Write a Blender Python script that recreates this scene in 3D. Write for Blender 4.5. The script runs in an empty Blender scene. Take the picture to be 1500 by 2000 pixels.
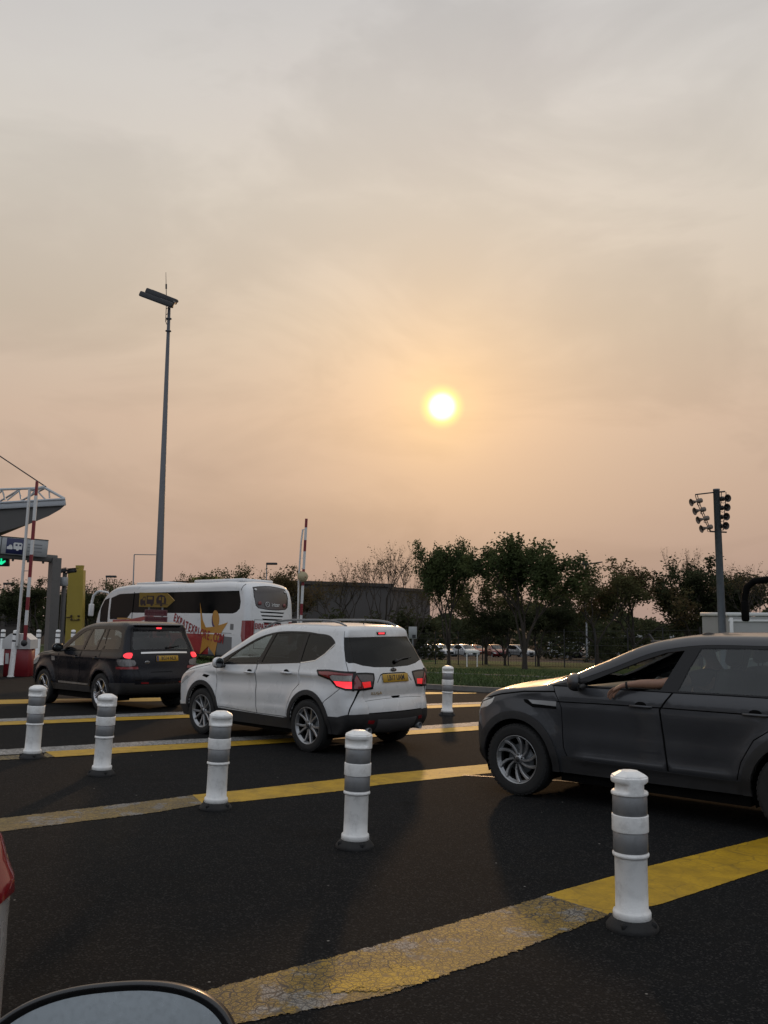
import bpy, bmesh, math, random
import numpy as np
from mathutils import Vector, Matrix
from mathutils.geometry import delaunay_2d_cdt

rad = math.radians
scene = bpy.context.scene
COL = scene.collection
random.seed(7)

# ------------------------------------------------------------------ camera
FPX, CAMH, PITCH, ROLL = 1770.0, 1.75, rad(6.42), rad(0.3)
_f = Vector((0, math.cos(PITCH), math.sin(PITCH)))
_r0 = Vector((1, 0, 0)); _u0 = Vector((0, -math.sin(PITCH), math.cos(PITCH)))
CR = _r0 * math.cos(ROLL) + _u0 * math.sin(ROLL)
CU = -_r0 * math.sin(ROLL) + _u0 * math.cos(ROLL)
CF = _f
CAM = Vector((0, 0, CAMH))
cd = bpy.data.cameras.new('camera'); cam = bpy.data.objects.new('camera', cd)
COL.objects.link(cam); scene.camera = cam
cd.sensor_fit = 'VERTICAL'; cd.sensor_height = 36.0; cd.sensor_width = 27.0
cd.lens = 36.0 * FPX / 2000.0
cd.clip_start = 0.05; cd.clip_end = 3000
mw = Matrix.Identity(4)
for i in range(3):
    mw[i][0] = CR[i]; mw[i][1] = CU[i]; mw[i][2] = -CF[i]; mw[i][3] = CAM[i]
cam.matrix_world = mw

# ------------------------------------------------------------------ sky, sun, exposure
SUN_EL, SUN_AZ = rad(13.05), rad(3.7)            # azimuth measured to the right of straight ahead
SUN = Vector((math.sin(SUN_AZ) * math.cos(SUN_EL), math.cos(SUN_AZ) * math.cos(SUN_EL), math.sin(SUN_EL)))

def lin(r, g, b):
    def c(v):
        v /= 255.0
        return v / 12.92 if v <= 0.04045 else ((v + 0.055) / 1.055) ** 2.4
    return (c(r), c(g), c(b), 1.0)

world = bpy.data.worlds.new('World'); scene.world = world; world.use_nodes = True
nt = world.node_tree; nt.nodes.clear()
class NT:
    """small helper to write node trees compactly"""
    def __init__(s, tree): s.t = tree
    def n(s, kind, **kw):
        nd = s.t.nodes.new(kind)
        for k, v in kw.items():
            if k.startswith('i_'):
                nm = k[2:]
                nd.inputs[int(nm) if nm.isdigit() else nm.replace('_', ' ')].default_value = v
            else: setattr(nd, k, v)
        return nd
    def l(s, a, b): s.t.links.new(a, b)
    def math(s, op, a, b=None, c=None, clamp=False):
        nd = s.t.nodes.new('ShaderNodeMath'); nd.operation = op; nd.use_clamp = clamp
        for i, v in enumerate((a, b, c)):
            if v is None: continue
            if isinstance(v, (int, float)): nd.inputs[i].default_value = v
            else: s.l(v, nd.inputs[i])
        return nd.outputs[0]
    def mix(s, fac, a, b, blend='MIX', clamp=False):
        nd = s.t.nodes.new('ShaderNodeMix'); nd.data_type = 'RGBA'; nd.blend_type = blend
        nd.clamp_result = clamp
        for k, v in ((0, fac), (6, a), (7, b)):
            if isinstance(v, (int, float)): nd.inputs[k].default_value = v
            elif isinstance(v, tuple): nd.inputs[k].default_value = v if len(v) == 4 else v + (1,)
            else: s.l(v, nd.inputs[k])
        return nd.outputs[2]
    def ramp(s, fac, stops, interp='LINEAR'):
        nd = s.t.nodes.new('ShaderNodeValToRGB'); cr = nd.color_ramp; cr.interpolation = interp
        while len(cr.elements) < len(stops): cr.elements.new(0.5)
        for e, (p, c) in zip(cr.elements, stops):
            e.position = p; e.color = c if len(c) == 4 else tuple(c) + (1,)
        if fac is not None: s.l(fac, nd.inputs[0])
        return nd.outputs[0]
    def rng(s, v, a, b, c=0.0, d=1.0, kind='SMOOTHSTEP'):
        nd = s.t.nodes.new('ShaderNodeMapRange'); nd.interpolation_type = kind
        s.l(v, nd.inputs[0])
        for i, x in enumerate((a, b, c, d)): nd.inputs[1 + i].default_value = x
        return nd.outputs[0]

w = NT(nt)
tc = w.n('ShaderNodeTexCoord')
nrm = w.n('ShaderNodeVectorMath', operation='NORMALIZE'); w.l(tc.outputs['Generated'], nrm.inputs[0])
sep = w.n('ShaderNodeSeparateXYZ'); w.l(nrm.outputs[0], sep.inputs[0])
elev = w.math('DIVIDE', w.math('ARCSINE', sep.outputs[2]), math.pi / 2)       # 0 horizon .. 1 zenith
D9 = lambda deg: deg / 90.0
base = w.ramp(elev, [(0.0, lin(172, 147, 136)), (D9(3), lin(180, 154, 140)), (D9(7), lin(193, 167, 149)),
                     (D9(12), lin(203, 179, 160)), (D9(18), lin(207, 192, 175)), (D9(25), lin(212, 204, 193)),
                     (D9(31), lin(209, 205, 200)), (D9(37), lin(198, 197, 197)), (D9(45), lin(206, 206, 208)), (D9(60), lin(222, 223, 227)),
                     (1.0, lin(224, 226, 232))])
dotn = w.n('ShaderNodeVectorMath', operation='DOT_PRODUCT'); w.l(nrm.outputs[0], dotn.inputs[0])
dotn.inputs[1].default_value = SUN
dot = dotn.outputs['Value']
ang = w.math('MULTIPLY', w.math('ARCCOSINE', w.math('MINIMUM', dot, 0.9999999)), 180 / math.pi)
def glow(k, col):
    g = w.math('POWER', 2.718, w.math('MULTIPLY', w.math('POWER', w.math('DIVIDE', ang, k), 2.0), -1.0))
    return w.mix(1.0, (0, 0, 0, 1), w.mix(1.0, col, w.mix(g, (0, 0, 0, 1), (1, 1, 1, 1)), 'MULTIPLY'), 'ADD')
low = w.rng(elev, 0.0, 0.18, 0.15, 1.0); lowc = w.mix(low, (0, 0, 0, 1), (1, 1, 1, 1))
halo = w.mix(1.0, glow(19.0, (0.13, 0.062, 0.008, 1)), glow(7.0, (0.21, 0.095, 0.002, 1)), 'ADD')
sky = w.mix(1.0, base, w.mix(1.0, halo, lowc, 'MULTIPLY'), 'ADD')
sky = w.mix(1.0, sky, glow(2.8, (0.12, 0.075, 0.0, 1)), 'ADD')
# behind the camera the haze is lit from the front: cooler grey
back = w.rng(dot, 0.45, -0.5)
sky = w.mix(w.math('MULTIPLY', back, w.rng(elev, 1.0, 0.3, 0.5, 1.0)), sky, lin(214, 221, 232))
# thin uneven cloud veil
mp = w.n('ShaderNodeMapping'); mp.inputs['Scale'].default_value = (1.5, 1.5, 3.6)
mp.inputs['Rotation'].default_value = (0.18, 0.12, 0.3)
w.l(nrm.outputs[0], mp.inputs[0])
n1 = w.n('ShaderNodeTexNoise', i_Scale=2.2, i_Detail=5.0, i_Roughness=0.55, i_Distortion=0.5); w.l(mp.outputs[0], n1.inputs['Vector'])
veil = w.rng(n1.outputs['Fac'], 0.34, 0.66, 0.885, 1.06)
sky = w.mix(1.0, sky, w.mix(veil, (0, 0, 0, 1), (1, 1, 1, 1)), 'MULTIPLY')
n2 = w.n('ShaderNodeTexNoise', i_Scale=5.5, i_Detail=6.0, i_Roughness=0.6, i_Distortion=0.3); w.l(mp.outputs[0], n2.inputs['Vector'])
sky = w.mix(w.rng(n2.outputs['Fac'], 0.45, 0.75, 0.0, 0.10), sky, w.mix(1.0, sky, (0.86, 0.80, 0.86, 1), 'MULTIPLY'))
# the veiled sun itself
sky = w.mix(w.rng(ang, 1.55, 0.75), sky, (1.04, 1.0, 0.36, 1))
sky = w.mix(w.rng(ang, 1.05, 0.30), sky, (2.4, 2.2, 1.9, 1))
nish = w.n('ShaderNodeTexSky', sky_type='NISHITA', sun_disc=False)
nish.sun_elevation = SUN_EL; nish.sun_rotation = SUN_AZ; nish.dust_density = 4.0; nish.air_density = 1.5
nb = w.mix(1.0, nish.outputs[0], (0.08, 0.08, 0.08, 1), 'MULTIPLY')
sky = w.mix(0.02, sky, nb)
bg = w.n('ShaderNodeBackground'); w.l(sky, bg.inputs[0]); bg.inputs[1].default_value = 1.0
out = w.n('ShaderNodeOutputWorld'); w.l(bg.outputs[0], out.inputs[0])

sd = bpy.data.lights.new('sun', 'SUN'); so = bpy.data.objects.new('sun', sd); COL.objects.link(so)
sd.energy = 0.6; sd.angle = rad(2.0); sd.color = (1.0, 0.60, 0.30)
so.rotation_euler = SUN.to_track_quat('Z', 'Y').to_euler()
so.location = (0, 0, 40)
scene.view_settings.view_transform = 'Standard'; scene.view_settings.look = 'None'
scene.view_settings.exposure = 0.0; scene.view_settings.gamma = 1.0
scene.cycles.use_denoising = True
scene.cycles.max_bounces = 8; scene.cycles.transparent_max_bounces = 24

# ------------------------------------------------------------------ terrain and pixel measuring
def sstep(v, a, b):
    t = np.clip((np.asarray(v, float) - a) / (b - a), 0, 1); return t * t * (3 - 2 * t)
def gz(x, y):
    """height of the ground: level plaza near the camera, falling gently away beyond it"""
    x = np.asarray(x, float); y = np.asarray(y, float)
    t = np.clip(y - 14.0, 0, 170)
    t = np.where(t < 4, t * t / 8.0, t - 2.0)
    u = x / np.maximum(y, 11.0)
    return -0.035 * t * (0.5 + 0.5 * sstep(u, -0.25, 0.0))
def ray(px, py):
    d = CF * FPX + CR * (px - 750.0) + CU * (1000.0 - py)
    return d / d.y
def pix(px, py, Y):
    """point seen at photo pixel (px,py) at forward distance Y"""
    return CAM + ray(px, py) * Y
def gnd(px, py, dz=0.0):
    """point of the ground seen at photo pixel (px,py)"""
    d = ray(px, py); lo, hi = 0.5, 400.0
    f = lambda t: CAMH + t * d.z - float(gz(t * d.x, t)) - dz
    a = lo
    while a < hi and f(a) > 0: a *= 1.05
    lo, hi = a / 1.05, a
    for _ in range(30):
        m = (lo + hi) / 2
        if f(m) > 0: lo = m
        else: hi = m
    return CAM + d * ((lo + hi) / 2)
def onground(px, Y, base_py=1200):
    """ground point in the column of pixel px at distance Y"""
    x = pix(px, base_py, Y).x
    return Vector((x, Y, float(gz(x, Y))))

# ------------------------------------------------------------------ object helpers
def thing(name, label, cat, loc=(0, 0, 0), rotz=0.0, group=None):
    o = bpy.data.objects.new(name, None); COL.objects.link(o)
    o.empty_display_size = 0.2
    o.location = loc; o.rotation_euler = (0, 0, rotz)
    o['label'] = label; o['category'] = cat
    if group: o['group'] = group
    return o
def tag(o, label=None, cat=None, group=None, kind=None):
    if label: o['label'] = label
    if cat: o['category'] = cat
    if group: o['group'] = group
    if kind: o['kind'] = kind
    return o
def dup(root, label=None):
    r = root.copy(); COL.objects.link(r)
    if label: r['label'] = label
    for ch in list(root.children):
        c = ch.copy(); COL.objects.link(c); c.parent = r
        for g in ch.children:
            d = g.copy(); COL.objects.link(d); d.parent = c
    return r

class MB:
    """collects geometry; build() links it as ONE mesh object"""
    def __init__(s): s.v = []; s.f = []; s.m = []; s.sm = []; s.n = {}; s.uv = None
    def add(s, verts, faces, mat=0, smooth=False, M=None, normals=None):
        b = len(s.v)
        if M is not None:
            verts = [M @ Vector(p) for p in verts]
            if normals is not None:
                R = M.to_3x3(); normals = [(R @ Vector(q)).normalized() for q in normals]
        s.v.extend([tuple(p) for p in verts])
        for fc in faces:
            if normals is not None: s.n[len(s.f)] = [tuple(normals[i]) for i in fc]
            s.f.append(tuple(i + b for i in fc)); s.m.append(mat); s.sm.append(smooth)
        return s
    def box(s, c, size, mat=0, bevel=0.0, seg=2, M=None, taper=None):
        bm = bmesh.new(); bmesh.ops.create_cube(bm, size=1.0)
        for v in bm.verts:
            k = 1.0
            if taper and v.co.z > 0: v.co.x *= taper[0]; v.co.y *= taper[1]
            v.co = Vector((v.co.x * size[0], v.co.y * size[1], v.co.z * size[2]))
        if bevel > 0:
            bmesh.ops.bevel(bm, geom=bm.edges[:], offset=bevel, segments=seg, profile=0.5, affect='EDGES')
        bm.verts.index_update()
        vs = [v.co + Vector(c) for v in bm.verts]; fs = [tuple(v.index for v in f.verts) for f in bm.faces]
        bm.free()
        return s.add(vs, fs, mat, bevel > 0, M)
    def tube(s, pts, r, n=8, mat=0, caps=True, M=None, smooth=True, ecc=1.0):
        pts = [Vector(p) for p in pts]; k = len(pts)
        rr = r if isinstance(r, (list, tuple)) else [r] * k
        vs = []; fs = []; prev = None
        for i, p in enumerate(pts):
            t = (pts[min(i + 1, k - 1)] - pts[max(i - 1, 0)])
            t = t.normalized() if t.length > 1e-9 else Vector((0, 0, 1))
            if prev is None:
                a = Vector((0, 0, 1)) if abs(t.z) < 0.9 else Vector((1, 0, 0))
                x = t.cross(a).normalized()
            else:
                x = (prev - t * prev.dot(t))
                x = x.normalized() if x.length > 1e-6 else t.orthogonal().normalized()
            prev = x; y = t.cross(x)
            for j in range(n):
                q = 2 * math.pi * j / n
                vs.append(p + (x * math.cos(q) + y * math.sin(q) * ecc) * rr[i])
        for i in range(k - 1):
            for j in range(n):
                j2 = (j + 1) % n
                fs.append((i * n + j, i * n + j2, (i + 1) * n + j2, (i + 1) * n + j))
        s.add(vs, fs, mat, smooth, M)
        if caps:
            s.add(vs[:n], [tuple(range(n - 1, -1, -1))], mat, False, M)
            s.add(vs[-n:], [tuple(range(n))], mat, False, M)
        return s
    def lathe(s, prof, n=24, mat=0, M=None, smooth=True, rfun=None, close=False):
        """profile of (radius, z) turned about z"""
        vs = []; fs = []; k = len(prof)
        for (r, z) in prof:
            for j in range(n):
                q = 2 * math.pi * j / n
                rr = r if rfun is None else rfun(r, z, q)
                vs.append((rr * math.cos(q), rr * math.sin(q), z))
        for i in range(k - 1):
            for j in range(n):
                j2 = (j + 1) % n
                fs.append((i * n + j, i * n + j2, (i + 1) * n + j2, (i + 1) * n + j))
        s.add(vs, fs, mat, smooth, M)
        if close:
            if prof[0][0] > 1e-5: s.add(vs[:n], [tuple(range(n - 1, -1, -1))], mat, False, M)
            if prof[-1][0] > 1e-5: s.add(vs[-n:], [tuple(range(n))], mat, False, M)
        return s
    def prism(s, poly, z0, z1, mat=0, M=None, smooth=False):
        """2-D outline (x,y) extruded from z0 to z1; concave outlines are fine"""
        a = sum(poly[i][0] * poly[(i + 1) % len(poly)][1] - poly[(i + 1) % len(poly)][0] * poly[i][1] for i in range(len(poly)))
        if a < 0: poly = poly[::-1]
        k = len(poly)
        vs = [(p[0], p[1], z0) for p in poly] + [(p[0], p[1], z1) for p in poly]
        fs = [tuple(range(k - 1, -1, -1)), tuple(range(k, 2 * k))]
        s.add(vs, fs, mat, False, M)
        s.add(vs, [(i, (i + 1) % k, (i + 1) % k + k, i + k) for i in range(k)], mat, smooth, M)
        return s
    def ball(s, c, rxyz, mat=0, n=14, m=9, M=None):
        prof = [(math.sin(math.pi * i / m), -math.cos(math.pi * i / m)) for i in range(m + 1)]
        T = Matrix.Translation(Vector(c)) @ Matrix.Diagonal((*rxyz, 1))
        return s.lathe([(max(r, 1e-4), z) for r, z in prof], n, mat, (M @ T) if M is not None else T)
    def text(s, body, size, M, mat=0, depth=0.002, xscale=1.0, shear=0.0, align='CENTER', bold=0.0):
        cu = bpy.data.curves.new('t', 'FONT'); cu.body = body; cu.size = size
        cu.align_x = align; cu.align_y = 'CENTER'; cu.extrude = depth; cu.shear = shear
        cu.offset = bold; cu.resolution_u = 3
        o = bpy.data.objects.new('t', cu); COL.objects.link(o)
        dg = bpy.context.evaluated_depsgraph_get()
        me = bpy.data.meshes.new_from_object(o.evaluated_get(dg))
        vs = [(v.co.x * xscale, v.co.y, v.co.z) for v in me.vertices]
        fs = [tuple(p.vertices) for p in me.polygons]
        bpy.data.objects.remove(o); bpy.data.curves.remove(cu); bpy.data.meshes.remove(me)
        return s.add(vs, fs, mat, False, M)
    def build(s, name, mats, parent=None, loc=None, rotz=None):
        me = bpy.data.meshes.new(name)
        me.from_pydata(s.v, [], s.f)
        if not isinstance(mats, (list, tuple)): mats = [mats]
        for m in mats: me.materials.append(m)
        me.polygons.foreach_set('material_index', s.m)
        me.polygons.foreach_set('use_smooth', s.sm)
        if s.uv is not None:
            ul = me.uv_layers.new(name='UVMap')
            ul.data.foreach_set('uv', [c for l in me.loops for c in s.uv[l.vertex_index]])
        if s.n:
            ln = []
            for i, p in enumerate(s.f):
                q = s.n.get(i)
                ln.extend(q if q is not None else [(0.0, 0.0, 0.0)] * len(p))
            me.update()
            me.normals_split_custom_set(ln)
        me.update()
        o = bpy.data.objects.new(name, me); COL.objects.link(o)
        if parent is not None: o.parent = parent
        if loc is not None: o.location = loc
        if rotz is not None: o.rotation_euler = (0, 0, rotz)
        return o

def frame(origin, xdir, ydir):
    """matrix whose x and y axes follow the two directions"""
    x = Vector(xdir).normalized(); z = x.cross(Vector(ydir)).normalized(); y = z.cross(x)
    M = Matrix.Identity(4)
    for i in range(3): M[i][0] = x[i]; M[i][1] = y[i]; M[i][2] = z[i]; M[i][3] = origin[i]
    return M

# ------------------------------------------------------------------ materials
MATS = {}
def mat(name, col, rough=0.6, metal=0.0, spec=0.5, coat=0.0, var=0.10, scale=8.0, bump=0.0, bscale=60.0,
        emit=None, estr=1.0, dirt=0.0, back=None):
    if name in MATS: return MATS[name]
    m = bpy.data.materials.new(name); m.use_nodes = True
    t = NT(m.node_tree); m.node_tree.nodes.clear()
    p = t.n('ShaderNodeBsdfPrincipled')
    o = t.n('ShaderNodeOutputMaterial'); t.l(p.outputs[0], o.inputs[0])
    c = tuple(col[:3]) + (1,)
    tco = t.n('ShaderNodeTexCoord')
    ns = t.n('ShaderNodeTexNoise', i_Scale=scale, i_Detail=5.0, i_Roughness=0.6); t.l(tco.outputs['Object'], ns.inputs['Vector'])
    k = t.rng(ns.outputs['Fac'], 0.3, 0.7, 1 - var, 1 + var)
    cc = t.mix(1.0, c, t.mix(k, (0, 0, 0, 1), (1, 1, 1, 1)), 'MULTIPLY')
    if dirt > 0:
        n3 = t.n('ShaderNodeTexNoise', i_Scale=scale * 0.6, i_Detail=8.0, i_Roughness=0.7); t.l(tco.outputs['Object'], n3.inputs['Vector'])
        cc = t.mix(t.rng(n3.outputs['Fac'], 0.5, 0.75, 0.0, dirt), cc, (0.10, 0.085, 0.065, 1))
    if back is not None:
        g = t.n('ShaderNodeNewGeometry')
        cc = t.mix(g.outputs['Backfacing'], cc, tuple(back) + (1,))
    t.l(cc, p.inputs['Base Color'])
    t.l(t.rng(ns.outputs['Fac'], 0.3, 0.7, max(0.0, rough - 0.07), min(1.0, rough + 0.07)), p.inputs['Roughness'])
    p.inputs['Metallic'].default_value = metal
    p.inputs['Specular IOR Level'].default_value = spec
    p.inputs['Coat Weight'].default_value = coat; p.inputs['Coat Roughness'].default_value = 0.06
    if bump > 0:
        nb_ = t.n('ShaderNodeTexNoise', i_Scale=bscale, i_Detail=4.0); t.l(tco.outputs['Object'], nb_.inputs['Vector'])
        bp = t.n('ShaderNodeBump', i_Strength=bump, i_Distance=0.01); t.l(nb_.outputs['Fac'], bp.inputs['Height'])
        t.l(bp.outputs[0], p.inputs['Normal'])
    if emit is not None:
        p.inputs['Emission Color'].default_value = tuple(emit) + (1,)
        p.inputs['Emission Strength'].default_value = estr
    MATS[name] = m
    return m
def glassmat(name, tint, refl=1.5, rough=0.015):
    if name in MATS: return MATS[name]
    m = bpy.data.materials.new(name); m.use_nodes = True
    t = NT(m.node_tree); m.node_tree.nodes.clear()
    o = t.n('ShaderNodeOutputMaterial')
    tr = t.n('ShaderNodeBsdfTransparent'); tr.inputs[0].default_value = tuple(tint) + (1,)
    gl = t.n('ShaderNodeBsdfGlossy'); gl.inputs['Roughness'].default_value = rough; gl.inputs['Color'].default_value = (0.9, 0.92, 0.92, 1)
    fr = t.n('ShaderNodeFresnel'); ge = t.n('ShaderNodeNewGeometry')          # a thin pane reflects alike from both sides
    t.l(t.math('SUBTRACT', refl, t.math('MULTIPLY', ge.outputs['Backfacing'], refl - 1 / refl)), fr.inputs['IOR'])
    mx = t.n('ShaderNodeMixShader'); t.l(fr.outputs[0], mx.inputs[0]); t.l(tr.outputs[0], mx.inputs[1]); t.l(gl.outputs[0], mx.inputs[2])
    t.l(mx.outputs[0], o.inputs[0]); MATS[name] = m
    return m

def asphalt(name='asphalt', base=0.0122):
    m = bpy.data.materials.new(name); m.use_nodes = True
    t = NT(m.node_tree); m.node_tree.nodes.clear()
    p = t.n('ShaderNodeBsdfPrincipled'); o = t.n('ShaderNodeOutputMaterial'); t.l(p.outputs[0], o.inputs[0])
    g = t.n('ShaderNodeNewGeometry')
    def noise(sc, det=4.0, ro=0.6):
        x = t.n('ShaderNodeTexNoise', i_Scale=sc, i_Detail=det, i_Roughness=ro); t.l(g.outputs['Position'], x.inputs['Vector']); return x.outputs['Fac']
    big = noise(0.35, 5); mid = noise(4.0, 6); fine = noise(90.0, 3)
    vor = t.n('ShaderNodeTexVoronoi', i_Scale=105.0); t.l(g.outputs['Position'], vor.inputs['Vector'])
    c = t.mix(t.rng(big, 0.3, 0.7), (base * 0.82, base * 0.88, base * 0.94, 1), (base * 1.02, base * 1.08, base * 1.14, 1))
    c = t.mix(t.rng(mid, 0.45, 0.75, 0, 0.5), c, (base * 1.6, base * 1.45, base * 1.3, 1))
    c = t.mix(t.rng(fine, 0.35, 0.7, 0, 0.75), c, (base * 0.42, base * 0.40, base * 0.38, 1))
    sepc = t.n('ShaderNodeSeparateColor'); t.l(vor.outputs['Color'], sepc.inputs[0])
    c = t.mix(t.rng(sepc.outputs[0], 0.80, 0.95, 0, 0.55), c, (base * 3.8, base * 3.6, base * 3.4, 1))
    # stray pale chips
    v2 = t.n('ShaderNodeTexVoronoi', i_Scale=9.0); t.l(g.outputs['Position'], v2.inputs['Vector'])
    s2 = t.n('ShaderNodeSeparateColor'); t.l(v2.outputs['Color'], s2.inputs[0])
    chip = t.math('MULTIPLY', t.rng(v2.outputs['Distance'], 0.09, 0.05), t.rng(s2.outputs[1], 0.955, 0.965))
    c = t.mix(chip, c, (0.22, 0.21, 0.19, 1))
    # oil stains along the lanes
    n5 = noise(0.9, 6, 0.65)
    c = t.mix(t.rng(n5, 0.56, 0.72, 0, 0.6), c, (base * 0.5, base * 0.48, base * 0.45, 1))
    t.l(c, p.inputs['Base Color'])
    p.inputs['Roughness'].default_value = .92
    p.inputs['Specular IOR Level'].default_value = 0.06
    h = t.math('ADD', t.math('MULTIPLY', vor.outputs['Distance'], 0.8), t.math('MULTIPLY', fine, 0.6))
    bp = t.n('ShaderNodeBump', i_Strength=0.30, i_Distance=0.006); t.l(h, bp.inputs['Height']); t.l(bp.outputs[0], p.inputs['Normal'])
    return m

def paintmat(name, col, wear, whiteamt=0.0, crack=0.6, edge=0.05, cscale=9.0, speck=0.0, cw=1.0):
    """road paint on a strip with uv: u metres along, v 0..1 across"""
    m = bpy.data.materials.new(name); m.use_nodes = True
    t = NT(m.node_tree); m.node_tree.nodes.clear()
    p = t.n('ShaderNodeBsdfPrincipled'); o = t.n('ShaderNodeOutputMaterial')
    g = t.n('ShaderNodeNewGeometry'); P = g.outputs['Position']
    def noise(sc, det=5.0, ro=0.6):
        x = t.n('ShaderNodeTexNoise', i_Scale=sc, i_Detail=det, i_Roughness=ro); t.l(P, x.inputs['Vector']); return x.outputs['Fac']
    warp = t.n('ShaderNodeTexNoise', i_Scale=6.0, i_Detail=3.0); t.l(P, warp.inputs['Vector'])
    wv = t.n('ShaderNodeMixRGB') if False else None
    va = t.n('ShaderNodeVectorMath', operation='MULTIPLY_ADD'); t.l(warp.outputs['Color'], va.inputs[0])
    va.inputs[1].default_value = (0.10, 0.10, 0.0); t.l(P, va.inputs[2])
    vo = t.n('ShaderNodeTexVoronoi', feature='DISTANCE_TO_EDGE', i_Scale=cscale); t.l(va.outputs[0], vo.inputs['Vector'])
    vo2 = t.n('ShaderNodeTexVoronoi', feature='DISTANCE_TO_EDGE', i_Scale=cscale * 2.6); t.l(va.outputs[0], vo2.inputs['Vector'])
    patch = noise(1.7, 6, 0.62); patch2 = noise(5.0, 7, 0.7); grit = noise(45.0, 4, 0.7)
    c = t.mix(t.rng(patch2, 0.3, 0.7), tuple(x * 0.72 for x in col), tuple(x * 1.12 for x in col))
    if whiteamt > 0:
        c = t.mix(t.rng(noise(0.9, 4), 0.44, 0.60, 0, 0.55), c, (0.155, 0.108, 0.034, 1))
        c = t.mix(t.rng(noise(3.1, 8, 0.7), 0.60 - whiteamt * 0.08, 0.68 - whiteamt * 0.08, 0, 0.9), c, (0.24, 0.235, 0.225, 1))
    cr = t.math('MAXIMUM', t.rng(vo.outputs['Distance'], 0.045 * cw, 0.012 * cw), t.math('MULTIPLY', t.rng(vo2.outputs['Distance'], 0.06 * cw, 0.015 * cw), 0.75 * t_crk(crack)))
    cmask = t.math('MULTIPLY', cr, t.rng(patch, 0.62, 0.40, (0.75 if cw > 1.5 else 0.12) * crack, crack))
    gr = t.math('MULTIPLY', t.rng(grit, 0.52, 0.66), wear)
    hole = t.math('MULTIPLY', t.rng(patch2, 0.62, 0.72), wear)
    k = t.math('MAXIMUM', t.math('MAXIMUM', cmask, gr), hole, clamp=True)
    if speck > 0: k = t.math('MAXIMUM', k, t.math('MULTIPLY', t.rng(noise(28.0, 5, 0.8), 0.46, 0.56), speck))
    c = t.mix(k, c, (0.022, 0.020, 0.018, 1))
    t.l(c, p.inputs['Base Color']); p.inputs['Roughness'].default_value = 0.62; p.inputs['Specular IOR Level'].default_value = 0.4
    bp = t.n('ShaderNodeBump', i_Strength=0.5, i_Distance=0.004, invert=True); t.l(k, bp.inputs['Height']); t.l(bp.outputs[0], p.inputs['Normal'])
    uv = t.n('ShaderNodeTexCoord'); sp = t.n('ShaderNodeSeparateXYZ'); t.l(uv.outputs['UV'], sp.inputs[0])
    dv = t.math('MINIMUM', sp.outputs[1], t.math('SUBTRACT', 1.0, sp.outputs[1]))
    en = t.math('ADD', t.math('MULTIPLY', noise(14.0, 6, 0.75), edge * 2.2), t.math('MULTIPLY', noise(60.0, 3, 0.7), edge * 1.2))
    a = t.math('GREATER_THAN', dv, t.math('SUBTRACT', en, edge * 1.25))
    tr = t.n('ShaderNodeBsdfTransparent'); mx = t.n('ShaderNodeMixShader')
    t.l(a, mx.inputs[0]); t.l(tr.outputs[0], mx.inputs[1]); t.l(p.outputs[0], mx.inputs[2]); t.l(mx.outputs[0], o.inputs[0])
    return m
def t_crk(c): return 1.0 if c > 0.5 else 0.4

M_asph = asphalt()
M_white = mat('white plastic', (0.84, 0.84, 0.82), 0.42, var=0.09, scale=14, dirt=0.34, bump=0.12, bscale=90)
M_reflect = mat('grey reflective film', (0.23, 0.235, 0.24), 0.35, metal=0.25, var=0.12, scale=20, bump=0.1, bscale=160)
M_rubber = mat('black rubber', (0.009, 0.009, 0.0095), 0.75, var=0.2, bump=0.2)
M_tyre = mat('tyre rubber', (0.013, 0.013, 0.013), 0.82, var=0.2, bump=0.15, bscale=120)
M_steel = mat('galvanised steel', (0.19, 0.20, 0.21), 0.5, metal=0.35, var=0.18, scale=5)
M_dark = mat('dark metal', (0.03, 0.03, 0.032), 0.55, metal=0.3, var=0.2)
M_black = mat('black trim plastic', (0.016, 0.016, 0.017), 0.5, var=0.2)
M_gloss = mat('gloss black', (0.006, 0.006, 0.007), 0.2, spec=0.3, var=0.1)
M_gap = mat('panel gap', (0.004, 0.004, 0.004), 0.9, spec=0.1)
M_clad = mat('grained cladding', (0.018, 0.018, 0.019), 0.66, var=0.2, bump=0.15, bscale=200)
M_skid = mat('grey skid plate', (0.075, 0.075, 0.078), 0.55, var=0.1)
M_chrome = mat('chrome', (0.62, 0.62, 0.62), 0.18, metal=1.0, var=0.04)
M_alloy = mat('alloy rim', (0.34, 0.345, 0.35), 0.36, metal=0.75, var=0.08)
M_alloyd = mat('alloy rim inner', (0.045, 0.045, 0.047), 0.5, metal=0.5, var=0.1)
M_cloth = mat('seat cloth', (0.05, 0.048, 0.046), 0.85, var=0.2, scale=20)
M_beige = mat('pale headrest cloth', (0.20, 0.19, 0.175), 0.85, var=0.2, scale=20)
M_redl = mat('red lens', (0.20, 0.010, 0.014), 0.16, coat=0.6, var=0.1)
M_redlit = mat('lit red lens', (0.55, 0.03, 0.04), 0.2, var=0.15, scale=60, emit=(1.0, 0.040, 0.055), estr=1.15)
M_reddim = mat('glowing red lens', (0.40, 0.02, 0.025), 0.2, var=0.15, scale=60, emit=(1.0, 0.03, 0.03), estr=0.45)
M_clear = mat('clear lens', (0.50, 0.50, 0.49), 0.16, metal=0.15, coat=0.6, var=0.25, scale=30)
M_smoke = mat('smoked lens', (0.06, 0.055, 0.055), 0.12, metal=0.3, coat=0.6, var=0.3, scale=30)
M_plate = mat('yellow number plate', (0.42, 0.245, 0.018), 0.45, var=0.06)
M_ink = mat('black lettering', (0.008, 0.008, 0.008), 0.5)
G_clear = glassmat('clear car glass', (0.70, 0.74, 0.72), 1.45)
G_tint = glassmat('tinted car glass', (0.40, 0.45, 0.44), 1.65)
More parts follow.
